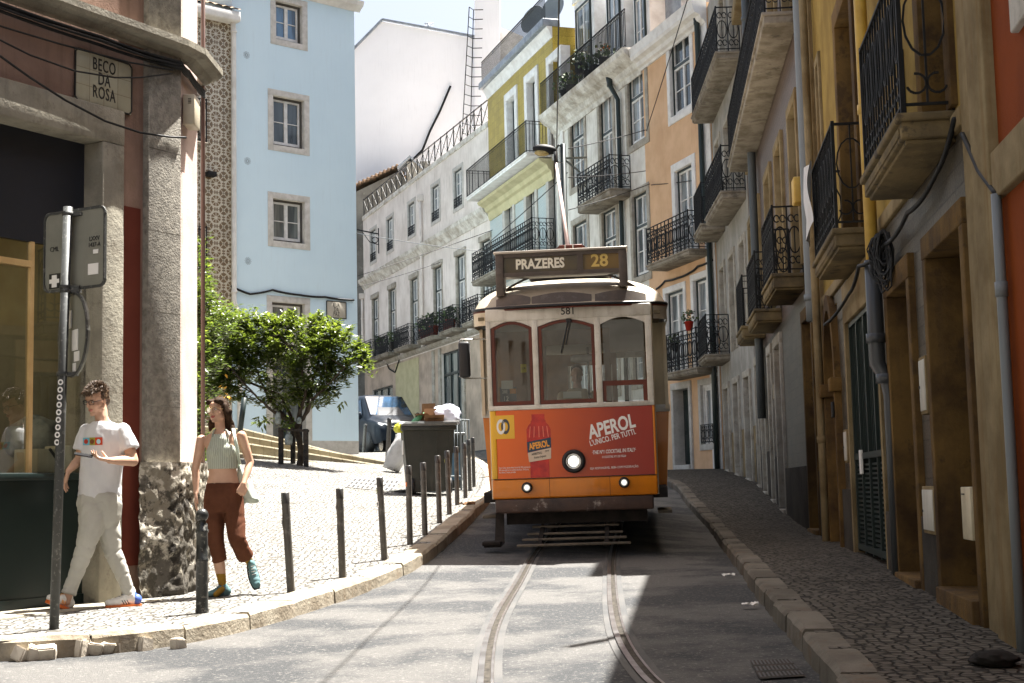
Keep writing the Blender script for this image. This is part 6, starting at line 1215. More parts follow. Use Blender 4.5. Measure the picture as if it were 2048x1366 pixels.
for i, (px, py, s, lb) in enumerate(((1628, 1054, .09, 'crumpled white paper on the right pavement'), (1457, 1157, .05, 'scrap of white paper on the dark road by the kerb'), (1500, 1218, .05, 'small torn paper lower down the dark road by the kerb'), (935, 1012, .1, 'flat brown litter between the far bollards'))):
    fn = pav_r if i == 0 else road if i < 3 else pav_l; p = hit(px, py, fn); m = MB().use(m_print if i < 3 else m_card); rnd = random.Random(i); N = 5; m.grid(lambda u, v: ((u - .5) * 2.4 * s, (v - .5) * 1.4 * s, .02 + noise.noise(Vector((u * 4 + i, v * 4, 0))) * s * .6), 8, 6, False); o = m.build('litter', fix=False); o.location = p + Vector((0, 0, .02)); tag(o, lb, 'litter')
m = MB().use(M('dark rag', (.02, .018, .016), rough=.9)); p = hit(1990, 1330, pav_r); o = sack('rag', p + Vector((0, 0, .03)), (.11, .14, .04), m.mats[0], 'dark crumpled rag on the pavement at the lower right', 33, 'rag')
m_cob = M('loose limestone cube', (.55, .5, .42), (.42, .37, .3), 4, .8, .5, 20)
for i, (px, py, s) in enumerate(((40, 1302, .10), (67, 1300, .10), (95, 1298, .11), (164, 1291, .12), (193, 1289, .10), (215, 1287, .10), (229, 1285, .08), (287, 1280, .10), (355, 1277, .09))):
    p = hit(px, py + 20, road); rnd = random.Random(40 + i); bm = bmesh.new(); bmesh.ops.create_cube(bm, size=s); 
    for v in bm.verts: v.co += Vector((rnd.uniform(-1, 1), rnd.uniform(-1, 1), rnd.uniform(-1, 1))) * s * .16
    bmesh.ops.bevel(bm, geom=bm.edges[:], offset=s * .09, segments=2, affect='EDGES'); me = bpy.data.meshes.new('cobble'); bm.to_mesh(me); bm.free(); me.materials.append(m_cob); o = bpy.data.objects.new('cobble', me); C.objects.link(o); o.location = p + Vector((0, 0, s * .36)); o.rotation_euler = (rnd.uniform(-.4, .4), rnd.uniform(-.4, .4), rnd.uniform(0, 3))
    tag(o, ['leftmost loose pale cobble in the gutter', 'second loose cobble from the left in the gutter', 'third loose cobble from the left, ending the left trio', 'largest loose cobble, starting the middle row in the gutter', 'second cobble of the middle row in the gutter', 'third cobble of the middle row in the gutter', 'small cobble at the right end of the middle row', 'single loose cobble resting against the kerb front', 'rightmost flat loose cobble below the black bollard'][i], 'cobblestone', 'loose cobbles along the left kerb')
# ================= shop contents
so_ = lambda px, py, dep: (lambda r: r)(at(px, py, 1)); 
def inshop(px, py, dep): u, z = sp.hit(px, py, -dep); return sp.W(u, dep, z)
o = empty('shelf_ladder', inshop(20, 940, 1.6), sp.root.rotation_euler.z, 'dark ladder shelf with wooden rungs inside the shop', 'shelf'); m = MB().use(m_iron); H = inshop(20, 725, 1.6).z - o.location.z
for x in (0, .62): m.box(x - .02, x + .02, -.02, .02, 0, H)
for k in range(5): m.box(0, .62, -.03, .03, H * k / 4.6, H * k / 4.6 + .05)
m.use(m_woodl).box(0.0, .62, -.05, .05, H, H + .04); m.build('frame', parent=o)
o = empty('storage_box', inshop(75, 945, .35), sp.root.rotation_euler.z, 'white storage box with a dark stripe inside the shop window', 'box'); m = MB().use(ca_).box(0, .42, 0, .3, 0, .2, .008); m.use(m_inkk).bar((.12, -.003, .2), (.28, -.003, .02), .02); m.build('carton', parent=o)
o = empty('storage_box', inshop(128, 945, .3), sp.root.rotation_euler.z, 'white storage box with round holes, behind the man', 'box'); m = MB().use(ca_).box(0, .3, 0, .25, 0, .23, .008); m.use(m_inkk); m.box(.1, .115, -.003, 0, .17, .185); m.box(.16, .175, -.003, 0, .17, .185); m.build('carton', parent=o)
o = sack('seated_figure', inshop(152, 893, .5), (.17, .12, .17), M('dark heart cloth', (.02, .015, .025), (.5, .1, .06), 14, .8, lo=.6, hi=.62), 'seated person in a heart patterned dark shirt, as a plain bundle, behind the man', 17, 'sitter', .05)  # rounded bundle stands in for a seated person in a patterned shirt
o = sack('draped_jacket', inshop(70, 880, .9), (.26, .15, .2), M('blue grey cloth', (.1, .12, .14), (.35, .38, .4), 3, .6), 'dark blue grey jacket over a chair inside the shop', 19, 'jacket', .2)
o = MB().use(m_iron).ell((0, 0, 0), (.06, .06, .05), 14, 8).build('security_camera'); o.location = inshop(104, 786, 1.2); tag(o, 'small dark dome camera inside the shop window', 'camera')
# ================= leaves
def leafmat(name, c1, c2, tr_):
    m, t, b = newmat(name); nt = m.node_tree; out = nt.nodes['Material Output']; nt.nodes.remove(b); co = t.coord(); c = t.mix(t.mapr(t.noise(co, 3.2, 4), .4, .62), c1, c2)
    d = t.n('ShaderNodeBsdfPrincipled', {'Base Color': c, 'Roughness': .38}); l = t.n('ShaderNodeBsdfTranslucent', {0: (*tr_, 1)}); mx = t.n('ShaderNodeMixShader', {0: .42, 1: d.outputs[0], 2: l.outputs[0]}); nt.links.new(mx.outputs[0], out.inputs[0]); return m
m_leaf = leafmat('orange tree leaf', (.03, .052, .010), (.062, .088, .014), (.13, .18, .018)); m_leafd = leafmat('climber leaf', (.022, .04, .009), (.045, .07, .013), (.10, .15, .017)); m_leafy = leafmat('sunlit tip leaf', (.10, .14, .02), (.15, .19, .025), (.24, .3, .035))  # tip leaves painted brighter, the sunshine on them put into the colour
m_bark = M('bark', (.075, .06, .045), (.04, .032, .025), 7, .9, .6, 30)
def leaf(m, c, d, up, L, w):
    d = d.normalized(); s_ = d.cross(up)
    if s_.length < .05: s_ = d.orthogonal()
    s_.normalize(); n_ = s_.cross(d); dr = -.12 * L
    m.add([c, c + d * L * .45 + s_ * w, c + d * L + Vector((0, 0, dr)), c + d * L * .45 - s_ * w, c + d * L * .5 - n_ * w * .35], [(0, 1, 4), (1, 2, 4), (2, 3, 4), (3, 0, 4)])
def cluster(m, c, rnd, n, L, out, spread=.16, my=None):
    tip = out.normalized()
    for i in range(n):
        t = i / n; a = i * 2.4 + rnd.random(); d = Vector((math.cos(a), math.sin(a), rnd.uniform(-.5, .35))) * 1.0 + tip * rnd.uniform(.1, 1.1); p = c + tip * (t * spread) + Vector((rnd.gauss(0, .025), rnd.gauss(0, .025), rnd.gauss(0, .025)))
        if my is not None: m.use(my if t > .72 and rnd.random() < .3 else m.mats[0])
        leaf(m, p, d, Vector((rnd.gauss(0, .3), rnd.gauss(0, .3), 1)), L * rnd.uniform(.65, 1.15), L * rnd.uniform(.15, .22))
rnd = random.Random(4); TY = 30.2; tb = at(600, 919, TY)
tree = empty('orange_tree', tb, 0, 'small round leafy tree held by three wooden stakes on the steps', 'tree')
EL = [(455, 702, 70, 62), (405, 705, 32, 45), (520, 690, 70, 52), (600, 695, 85, 62), (665, 700, 55, 50), (560, 652, 55, 22), (640, 660, 40, 28), (430, 752, 55, 38), (505, 752, 60, 34), (610, 762, 60, 34), (665, 755, 38, 30), (705, 712, 28, 26), (470, 652, 45, 20), (724, 740, 14, 14), (490, 800, 22, 14), (560, 790, 50, 26), (630, 790, 40, 24), (450, 785, 40, 22)]
ppm = FP / TY; cl = []
for (cx_, cy_, rx_, ry_) in EL:
    n = max(8, int(rx_ * ry_ / 27))
    for i in range(n):
        v = Vector((rnd.gauss(0, 1), rnd.gauss(0, 1), rnd.gauss(0, 1))).normalized() * (rnd.random() ** .4); c = at(cx_ + v.x * rx_, cy_ - v.z * ry_, TY + v.y * rx_ / ppm * 1.0) - tb; cl.append((c, v))
m = MB().use(m_leaf); m.use(m_leafy); m.use(m_leaf)
for c, v in cl:
    o_ = (c - Vector((-.2, 0, 1.7))).normalized() * .7 + Vector((0, 0, .5)); cluster(m, c, rnd, 20, .14, o_, .16, m_leafy)
for k in range(46):
    px, py = rnd.choice(((560, 648), (590, 655), (470, 640), (500, 645), (640, 655), (420, 670), (700, 690), (735, 745), (380, 720), (690, 800), (540, 835), (585, 838))); c = at(px + rnd.gauss(0, 12), py + rnd.gauss(0, 7), TY + rnd.gauss(0, .4)) - tb; cluster(m, c, rnd, 9, .17, Vector((rnd.gauss(0, .4), rnd.gauss(0, .4), .8 if py < 760 else -.4)), .2, m_leafy)
m.build('crown', parent=tree, fix=False)
fork = at(592, 858, TY) - tb; m = MB().use(m_bark)
def br(pts, r0, r1):
    P = [Vector(p) for p in pts]; Q = []
    for i in range(len(P) - 1):
        for k in range(4): t = k / 4; Q.append(P[i].lerp(P[i + 1], t) + Vector((rnd.gauss(0, .012), rnd.gauss(0, .012), 0)))
    Q.append(P[-1]); m.tube(Q, [lerp(r0, r1, i / (len(Q) - 1)) for i in range(len(Q))], 8)
br([(0, 0, -.2), (.02, 0, .2), fork], .075, .06)
T2 = lambda px, py, dy=0: at(px, py, TY + dy) - tb
mains = [((575, 840), (545, 822), (510, 790), (470, 745)), ((572, 835), (540, 800), (520, 760), (500, 700)), ((598, 835), (600, 800), (590, 750), (585, 690)), ((610, 830), (625, 800), (655, 770), (690, 735)), ((612, 825), (620, 790), (630, 745), (650, 690)), ((580, 830), (560, 790), (450, 745), (410, 720)), ((600, 825), (612, 780), (600, 720), (560, 670))]
for i, ps in enumerate(mains):
    dy = (i % 3 - 1) * .5; P = [fork] + [T2(x, y, dy * (k + 1) / 4) for k, (x, y) in enumerate(ps)]; br(P, .045, .014)
    for k in range(5): a = P[rnd.randint(2, 4)]; c = min((c for c, _ in rnd.sample(cl, 12)), key=lambda q: (q - a).length); br([a, a.lerp(c, .5) + Vector((0, 0, .05)), c], .014, .004)
m.build('trunk', parent=tree)
for i, (px, py0, py1, dy) in enumerate(((562, 855, 905, -.15), (612, 858, 910, -.2), (586, 850, 890, .35))):
    a = at(px, py0, TY + dy); b = at(px, py1, TY + dy); sk = MB().use(m_ironw).box(-.05, .05, -.05, .05, -.5, (a - b).z, .01).build('tree_stake'); sk.location = b; tag(sk, ['left wooden stake supporting the tree', 'right wooden stake supporting the tree', 'rear wooden stake behind the tree trunk'][i], 'stake', 'stakes round the tree')
a = at(558, 858, TY - .2); b = at(618, 862, TY - .2); tag(MB().use(m_ironw).bar(a, b, .08, .05).build('tree_crossbar', fix=False), 'dark crossbar joining the stakes across the tree trunk', 'crossbar')
m_film = M('clear plastic', (.3, .33, .31), (.16, .19, .17), 14, .2)
for px, py, r_, lb in ((556, 838, (.06, .04, .15), 'clear plastic bag hung high on the left of the tree fork'), (577, 880, (.08, .06, .14), 'clear plastic bag with a green print hung under the crossbar'), (598, 842, (.05, .04, .08), 'small crumpled bag in the fork of the tree')): sack('plastic_bag', at(px, py, TY - .3), r_, m_film, lb, px, 'plastic bag')
# climber on the alley corner
rnd = random.Random(9); cb_ = at(405, 1080, 14.6); cb_.z = pav_l(cb_.x, cb_.y); sh_ = empty('climbing_shrub', cb_, 0, 'tall leafy climbing shrub in the alley mouth right behind the corner building', 'shrub')
m = MB().use(m_leafd); m.use(m_leafy); m.use(m_leafd)
def col(px, py, rx, ry, n, Y=14.8, dy=.35, dens=12, L=.085):
    for i in range(n):
        v = Vector((rnd.gauss(0, .5), rnd.gauss(0, .6), rnd.gauss(0, .5))); c = at(px + v.x * rx, py - v.z * ry, Y + v.y * dy) - cb_; cluster(m, c, rnd, dens, L, Vector((v.x, v.y, .6)), .1, m_leafy)
col(396, 505, 6, 22, 8); col(402, 590, 22, 55, 70); col(430, 640, 38, 40, 90, 15.4); col(402, 700, 30, 60, 110, 14.9); col(398, 800, 16, 70, 70); col(396, 920, 14, 80, 70, 14.9, .25); col(398, 1040, 14, 60, 50, 14.9, .25); col(378, 700, 8, 40, 22, 14.1, .2)
m.build('foliage', parent=sh_, fix=False)
m = MB().use(m_bark)
for k in range(5): P = [at(lerp(396, 402, k / 4) + rnd.uniform(-3, 3), y, 14.9 + k * .08) - cb_ for y in (1160, 1050, 950, 850, 750, 650, 560)]; m.tube(P, [.04, .035, .03, .028, .022, .015, .006], 7)
m.build('stem', parent=sh_)
q = MB().use(M('orange blossom', (.5, .3, .05))); 
for k in range(9): c = at(452 + rnd.gauss(0, 6), 785 + rnd.gauss(0, 14), 15.2) - cb_; leaf(q, c, Vector((rnd.gauss(0, 1), rnd.gauss(0, 1), -.5)), Vector((0, 0, 1)), .06, .02)
q.build('blossom', parent=sh_, fix=False)
# old post beside the steps
a = at(482, 860, 26); b = at(490, 795, 26); o = MB().use(m_green).tube([at(479, 870, 26), at(489, 795, 26)], .05, 10).build('post'); tag(o, 'short dark leaning post behind the shoulder of the woman', 'post')
# ================= people
from mathutils.bvhtree import BVHTree
def remesh(m, mats, voxel, name, parent, sm=6, fold=None, classify=None):
    me = bpy.data.meshes.new('tmp'); me.from_pydata(m.v, [], m.f); o = bpy.data.objects.new('tmp', me); C.objects.link(o)
    bm = bmesh.new(); bm.from_mesh(me); bmesh.ops.recalc_face_normals(bm, faces=bm.faces); bm.to_mesh(me); bm.free()
    r = o.modifiers.new('r', 'REMESH'); r.mode = 'VOXEL'; r.voxel_size = voxel; r.use_smooth_shade = True
    s_ = o.modifiers.new('s', 'SMOOTH'); s_.factor = .5; s_.iterations = sm
    bpy.context.view_layer.update(); me2 = bpy.data.meshes.new_from_object(o.evaluated_get(bpy.context.evaluated_depsgraph_get())); bpy.data.objects.remove(o); me2.materials.clear()
    for x in mats: me2.materials.append(x)
    if fold:
        nn = [v.normal.copy() for v in me2.vertices]
        for v, n_ in zip(me2.vertices, nn): v.co += n_ * fold(v.co)
    mi = [0] * len(me2.polygons)
    if classify: mi = [classify(p.center, p.normal) for p in me2.polygons]
    me2.polygons.foreach_set('material_index', mi); me2.polygons.foreach_set('use_smooth', [True] * len(mi)); me2.update(); o = bpy.data.objects.new(name, me2); C.objects.link(o); o.parent = parent; return o
def etube(m, rings, n=20):   # rings: (center, rx, ry, yaw)
    vs = []; fs = []
    for c, rx_, ry_, *yw in rings:
        a0 = R(yw[0]) if yw else 0
        for k in range(n): a = 2 * math.pi * k / n; x, y = rx_ * math.cos(a), ry_ * math.sin(a); vs.append(Vector(c) + Vector((x * math.cos(a0) - y * math.sin(a0), x * math.sin(a0) + y * math.cos(a0), 0)))
    for i in range(len(rings) - 1):
        for k in range(n): fs.append((i * n + k, i * n + (k + 1) % n, (i + 1) * n + (k + 1) % n, (i + 1) * n + k))
    fs.append(tuple(range(n))[::-1]); fs.append(tuple(range((len(rings) - 1) * n, len(rings) * n))); m.add(vs, fs)
def limb(m, pts, rs, k=5, end=True):
    P = []; Q = []; n = len(pts)
    for i in range(n - 1):
        for j in range(k): t = j / k; P.append(Vector(pts[i]).lerp(Vector(pts[i + 1]), t)); Q.append(lerp(rs[i], rs[i + 1], t * t * (3 - 2 * t)))
    P.append(Vector(pts[-1])); Q.append(rs[-1]); m.tube(P, Q, 12)
    for p, r_ in list(zip(pts, rs))[:len(pts) if end else -1]: m.ell(p, (r_, r_, r_), 12, 8)
def hand(m, w, d, nrm, side, curl, s=1.0, thumb=(.5, .3)):
    d = Vector(d).normalized(); nrm = Vector(nrm); nrm = (nrm - d * nrm.dot(d)).normalized(); t = d.cross(nrm).normalized() * side   # t points to the thumb side
    w = Vector(w)
    for k in range(4):
        kn = w + d * (.085 - .004 * abs(k - 1)) * s + t * (.031 - .021 * k) * s; m.tube([w + t * (.012 - .008 * k) * s, kn], [.016 * s, .0125 * s], 8); m.ell(kn, (.0125 * s,) * 3, 8, 6)
        L = (.9, 1.0, .93, .75)[k]; p = kn; dd = d.copy(); pts = [p]
        for ln, c in zip((.043, .027, .021), curl[k] if isinstance(curl[0], (list, tuple)) else curl):
            dd = (Matrix.Rotation(R(c) * 1.0, 3, d.cross(nrm).normalized()) @ dd).normalized(); p = p + dd * ln * L * s; pts.append(p)
        m.tube(pts, [.0098 * s, .0092 * s, .0085 * s, .0072 * s], 8)
        for q_ in pts[1:]: m.ell(q_, (.008 * s,) * 3, 8, 6)
    b = w + t * .02 * s + d * .018 * s; e1 = b + (d * .6 + t * .75 + nrm * thumb[1]).normalized() * .04 * s; e2 = e1 + (d * .95 + t * thumb[0] * .4 + nrm * thumb[1]).normalized() * .033 * s; e3 = e2 + (d + nrm * thumb[1]).normalized() * .024 * s; m.tube([b, e1, e2, e3], [.015 * s, .0125 * s, .0105 * s, .008 * s], 8); m.ell(e3, (.008 * s,) * 3, 8, 6)
def head(m, H, fem=False):
    m.T = H; k = .94 if fem else 1
    m.ell((0, .018, .04), (.074 * k, .093, .082)); m.ell((0, -.02, -.03), (.06 * k, .068, .08)); m.ell((0, -.052, -.09), (.03 * k, .03, .024)); m.ell((0, -.074, -.102), (.02 * k, .014, .014))
    m.ell((0, -.06, .045), (.052, .032, .04)); m.tube([(0, -.082, .022), (0, -.098, -.002), (0, -.108, -.026)], [.008, .010, .012], 8); m.ell((0, -.103, -.029), (.0165, .012, .009))
    for x in (-1, 1): m.ell((x * .03, -.08, .026), (.022, .010, .007)); m.ell((x * .038, -.055, -.022), (.024, .024, .022)); m.ell((x * .052 * k, -.01, -.065), (.016, .035, .025)); m.ell((x * .075 * k, .014, -.004), (.007, .017, .03)); m.ell((x * .031, -.077, .006), (.014, .009, .007))
    m.ell((0, -.087, -.058), (.023, .011, .006)); m.ell((0, -.085, -.069), (.019, .011, .007)); m.T = None
m_skin = M('warm skin', (.5, .305, .21), (.44, .26, .175), 9, .5, .05, 120); m_lip = M('lips', (.36, .13, .1), rough=.4); m_lipr = M('red lips', (.3, .07, .055), rough=.35); m_brow = M('brow', (.06, .04, .028), rough=.8)
def strands(m, H, centers, rnd, n, L, r=.0035, dirf=None):
    for i in range(n):
        c, nr = centers(rnd); d = dirf(c, nr, rnd); l = L * rnd.uniform(.6, 1.2); m.tube([H @ c, H @ (c + d * l * .5), H @ (c + d * l + Vector((0, -.1 * l, -.1 * l)))], [r, r * .8, r * .2], 4, True)
m_eye = M('eye white', (.6, .57, .53), rough=.2)
def eyes(H, parent):
    for x in (-1, 1):
        e = MB(); e.T = H; e.use(m_eye).ell((x * .031, -.0795, .006), (.0115, .008, .0058), 12, 8); e.use(m_brow).ell((x * .031 - .002, -.0865, .0055), (.005, .0025, .005), 10, 6); e.ell((x * .032, -.0865, .0245), (.019, .004, .003), 10, 6); e.build('eye', parent=parent)
def glasses(H, parent, w, h, r, mat, lens):
    g = MB(); g.T = H; g.use(mat); n = 20
    for x in (-1, 1):
        pts = []
        for i in range(n): a = 2 * math.pi * i / n; ex = .55 if h < w else 1; cx_ = math.copysign(abs(math.cos(a)) ** ex, math.cos(a)); sz = math.copysign(abs(math.sin(a)) ** ex, math.sin(a)); pts.append((x * .033 + w * cx_, -.103 + .01 * abs(x * .033 + w * cx_) / .06, .004 + h * sz))
        g.use(mat).tube(pts, r, 6, closed=True); g.use(lens).add(pts, [tuple(range(n))]); g.use(mat).tube([(x * (.033 + w), -.094, .012), (x * .078, .0, .01)], r, 6)
    g.use(mat).tube([(-.033 + w, -.103, .012), (0, -.106, .015), (.033 - w, -.103, .012)], r, 6); return g.build('glasses', parent=parent)
m_lensg = clear_glass('spectacle lens', (.9, .9, .9), .0)
# ---- man
MY = 11.3; mr = hit(190, 1216, pav_l); MY = mr.y
man = empty('person', mr, 0, 'young man in a white t-shirt and pale grey trousers striding left reading a phone', 'person')
A_ = lambda px, py, dy=0: at(px, py, MY + dy) - mr
Hm = Matrix.Translation(A_(193, 801)) @ Matrix.Rotation(R(-27), 4, 'Z') @ Matrix.Rotation(R(16), 4, 'X') @ Matrix.Rotation(R(4), 4, 'Y')
m = MB(); head(m, Hm); nb_ = A_(206, 846, .03); limb(m, [Hm @ Vector((0, .03, -.05)), A_(203, 835, .02), nb_], [.056, .054, .062])
etube(m, [(A_(206, 850, .02), .09, .07), (A_(210, 862, .02), .17, .09), (A_(208, 890, .02), .17, .11), (A_(200, 950, .02), .14, .09), (A_(198, 1000, .02), .13, .09), (A_(198, 1020, .02), .12, .085)])
sL, eL, wL = A_(250, 868, .0), A_(266, 922, -.02), A_(219, 921, -.24); limb(m, [sL, eL], [.055, .045]); limb(m, [eL, eL.lerp(wL, .4), wL], [.043, .041, .027])
hand(m, wL + Vector((-.0, 0, .0)), A_(180, 914, -.27) - wL, (0, .1, 1), 1, ((18, 16, 10), (22, 20, 14), (26, 26, 20), (30, 32, 26)), 1.0, (.3, .9))
sR, eR, wR = A_(170, 865, .02), A_(160, 918, .06), A_(137, 942, -.06); limb(m, [sR, eR], [.052, .043]); limb(m, [eR, eR.lerp(wR, .4), wR], [.042, .039, .026]); hand(m, wR, Vector((-.25, -.1, -.95)), (1, .1, 0), 1, ((8, 14, 10), (10, 16, 12), (14, 18, 12), (18, 20, 14)), 1.0, (.4, .2))
hipL, kL, aL = A_(183, 1030, -.06), A_(170, 1098, -.12), A_(134, 1196, -.14); hipR, kR, aR = A_(212, 1030, .06), A_(226, 1105, .05), A_(262, 1190, .12)
limb(m, [hipL, kL, aL], [.075, .05, .038]); limb(m, [hipR, kR, aR], [.075, .05, .038])
limb(m, [aL, A_(134, 1204, -.15)], [.036, .03]); limb(m, [aR, A_(264, 1202, .12)], [.036, .03])
lipc = Hm @ Vector((0, -.095, -.063)); Hi = Hm.inverted()
def cls(c, n_): h_ = Hi @ c; return 1 if abs(h_.x) < .024 and -.073 < h_.z < -.053 and h_.y < -.08 else 0
bod = remesh(m, [m_skin, m_lip], .0058, 'body', man, 5, None, cls); eyes(Hm, bod)
m_hairm = M('brown hair', (.05, .028, .015), (.1, .06, .032), 30, .5); rnd = random.Random(2)
m = MB(); m.T = Hm; m.ell((0, .035, .052), (.079, .094, .08)); m.ell((0, -.03, .092), (.058, .062, .032)); m.ell((0, .09, -.01), (.06, .03, .06))
for x in (-1, 1): m.ell((x * .073, .02, .03), (.012, .035, .035))
m.T = None; hr = remesh(m, [m_hairm], .006, 'hair', man, 2, lambda c: .006 * noise.noise(c * 60)); m = MB().use(m_hairm)
def cen(r_):
    a = r_.uniform(0, 6.28); e = r_.uniform(.15, 1.5); n_ = Vector((math.cos(a) * math.cos(e), math.sin(a) * math.cos(e), math.sin(e))); return Vector((n_.x * .078, .02 + n_.y * .092, .06 + n_.z * .074)), n_
strands(m, Hm, cen, rnd, 520, .036, .0035, lambda c, n_, r_: (n_ * .9 + Vector((r_.gauss(0, .45), r_.gauss(-.1, .4), r_.gauss(.35, .3)))).normalized()); strands(m, Hm, lambda r_: (Vector((r_.uniform(-.06, .06), -.062 - r_.random() * .01, .098)), Vector((0, -1, 0))), rnd, 90, .05, .004, lambda c, n_, r_: Vector((r_.gauss(-.3, .3), -.55, -.55)).normalized()); m.build('hair_tufts', parent=hr, fix=False)
glasses(Hm, man, .024, .0165, .0022, m_inkk, m_lensg)
m_tee = M('white cotton', (.6, .6, .61), (.54, .54, .56), 3, .85, .15, 200)
m = MB(); etube(m, [(A_(204, 843, .02), .075, .07), (A_(207, 850, .02), .125, .09), (A_(210, 860, .02), .175, .105), (A_(210, 885, .02), .19, .13), (A_(204, 930, .02), .175, .135), (A_(199, 970, .02), .172, .135), (A_(198, 1003, .02), .178, .14)], 28)
limb(m, [A_(246, 862, .01), A_(254, 885, .0), A_(260, 900, -.01)], [.066, .078, .08], end=False); limb(m, [A_(174, 862, .03), A_(167, 885, .03), A_(162, 902, .02)], [.062, .07, .074], end=False)
def foldt(c): f = noise.noise(Vector((c.x * 7 + c.z * 9, c.y * 6, c.z * 5))); return .007 * noise.noise(Vector((c.x * 9 + c.z * 5, c.y * 6, c.z * 6))) - .009 * (1 - min(1, abs(f) * 5)) * sst(.45, .9, 1.62 - c.z) + .003 * noise.noise(Vector((c.x * 30, c.y * 20, c.z * 14)))
# neck opening cut
tee = remesh(m, [m_tee], .008, 'tshirt', man, 6, foldt)
m = MB().use(m_tee); ringp = [A_(204, 843.5, .02) + Vector((.066 * math.cos(a), .062 * math.sin(a) - .005, -.008 + .02 * math.sin(a))) for a in [2 * math.pi * i / 24 for i in range(24)]]; m.tube(ringp, .009, 6, closed=True); m.build('neckband', parent=tee)
bv = BVHTree.FromPolygons([mr + v.co for v in tee.data.vertices], [list(p.vertices) for p in tee.data.polygons])
def onto(px, py, lift=.004):
    r_ = ray(px, py).normalized(); h = bv.ray_cast(Vector((0, 0, 0)), r_); return (h[0] - r_ * lift - mr) if h[0] else A_(px, py, -.13)
prt = MB()
for i, (x0, x1, mt) in enumerate(((166, 179, M('print sky', (.16, .42, .55))), (179, 190, M('print olive', (.3, .3, .05))), (190, 205, M('print red', (.5, .07, .03))))): prt.use(mt).grid(lambda u, v: onto(lerp(x0, x1, u), lerp(890.5 - (lerp(x0, x1, u) - 166) * .02, 875.5 - (lerp(x0, x1, u) - 166) * .03, v)), 4, 4, False)
for cx_, mt in ((172, M('print blob red', (.4, .05, .03))), (184, M('print blob brown', (.18, .07, .03))), (197, M('print blob blue', (.4, .62, .7)))): prt.use(mt).add([onto(cx_ + 4.2 * math.cos(a), 883 + 5 * math.sin(a), .006) for a in [2 * math.pi * i / 12 for i in range(12)]], [tuple(range(12))])
prt.build('shirt_print', parent=tee, fix=False)
m_pant = M('pale grey cotton', (.44, .43, .385), (.38, .37, .33), 3, .85, .15, 150)
m = MB(); limb(m, [A_(190, 1005, .02), A_(192, 1030, .02)], [.15, .135]); limb(m, [A_(208, 1005, .02), A_(208, 1030, .03)], [.15, .14]); limb(m, [A_(186, 1022, -.05), A_(181, 1055, -.09), kL, A_(152, 1148, -.13), A_(141, 1176, -.13), A_(137, 1188, -.14)], [.112, .102, .076, .060, .056, .058], end=False); limb(m, [A_(210, 1022, .05), A_(217, 1058, .05), kR, A_(245, 1150, .08), A_(255, 1176, .11), A_(259, 1188, .12)], [.112, .096, .07, .056, .052, .055], end=False)
def foldp(c): f = noise.noise(Vector((c.x * 6 + c.z * 3, c.y * 5, c.z * 9 - c.x * 6))); return .005 * noise.noise(Vector((c.x * 8, c.y * 7, c.z * 7))) - .006 * (1 - min(1, abs(f) * 4.5)) + .003
remesh(m, [m_pant], .008, 'trousers', man, 5, foldp)
m_shw = M('white shoe', (.68, .66, .62), rough=.5); m_sho = M('orange sole', (.72, .16, .03), rough=.5); m_shb = M('blue heel', (.06, .12, .42), rough=.5)
def shoe(parent, heel, toe, up, mats, w=.045, h=.085, stripes=None, nm='shoe', heelc=True):
    heel = Vector(heel); toe = Vector(toe); d = (toe - heel); L = d.length; d.normalize(); up = Vector(up); up = (up - d * up.dot(d)).normalized(); s_ = d.cross(up)
    F = Matrix((( d.x, s_.x, up.x, heel.x), (d.y, s_.y, up.y, heel.y), (d.z, s_.z, up.z, heel.z), (0, 0, 0, 1)))
    m = MB(); m.T = F
    for x, wy, hz_ in ((.04, .78, .55), (.08, .8, .8), (.13, .85, .62), (.18, 1, .46), (.22, 1, .4), (.255, .85, .34)): m.ell((x * L / .29, 0, h * hz_ * .5 + .012), (.045, w * wy, h * hz_ * .5 + .006), 12, 8)
    Fi = F.inverted()
    def c_(p, n_): q_ = Fi @ p; return 1 if q_.z < .02 else (2 if heelc and q_.x < .06 else 0)
    o = remesh(m, mats, .005, nm, parent, 3, None, c_); s2 = MB().use(mats[1]); s2.T = F; n = 14
    po = []
    for i in range(n + 1): t = i / n; x = L * t; ww = w * (.75 + .35 * math.sin(math.pi * min(1, t * 1.05) ** 1.2)) * (1 if .06 < t < .94 else .7); po.append((x, ww))
    poly = [(x, -y) for x, y in po] + [(x, y) for x, y in po[::-1]]; s2.prismz(poly, -.008, .018); s2.build('sole', parent=o)
    if stripes:
        bvh = BVHTree.FromPolygons([v.co for v in o.data.vertices], [list(p.vertices) for p in o.data.polygons]); st_ = MB().use(stripes)
        for sg in (-1, 1):
            for k in range(3):
                P = []
                for j in range(4):
                    z = .024 + .011 * j; x = L * (.36 + .07 * k) + .007 * j; q_ = bvh.ray_cast(F @ Vector((x, sg * .2, z)), (F.to_3x3() @ Vector((0, -sg, 0))))[0]
                    if q_: P.append(q_ + F.to_3x3() @ Vector((0, sg * .001, 0)))
                if len(P) > 1: st_.tube(P, .0035, 5)
        lc = [F @ Vector((L * (.42 + .07 * k), 0, h * (.86 - .09 * k))) for k in range(4)]
        for p in lc: st_.bar(p - s_ * .018, p + s_ * .018, .005)
        if st_.v: st_.build('stripes', parent=o)
    return o
shoe(man, A_(139, 1222, -.10), A_(94, 1204, -.26), (.15, 0, 1), [m_shw, m_sho, m_shw], .05, .15, m_orp); shoe(man, A_(283, 1212, .14), A_(211, 1216, .02), (0, 0, 1), [m_shw, m_sho, m_shb], .05, .15, m_navy)
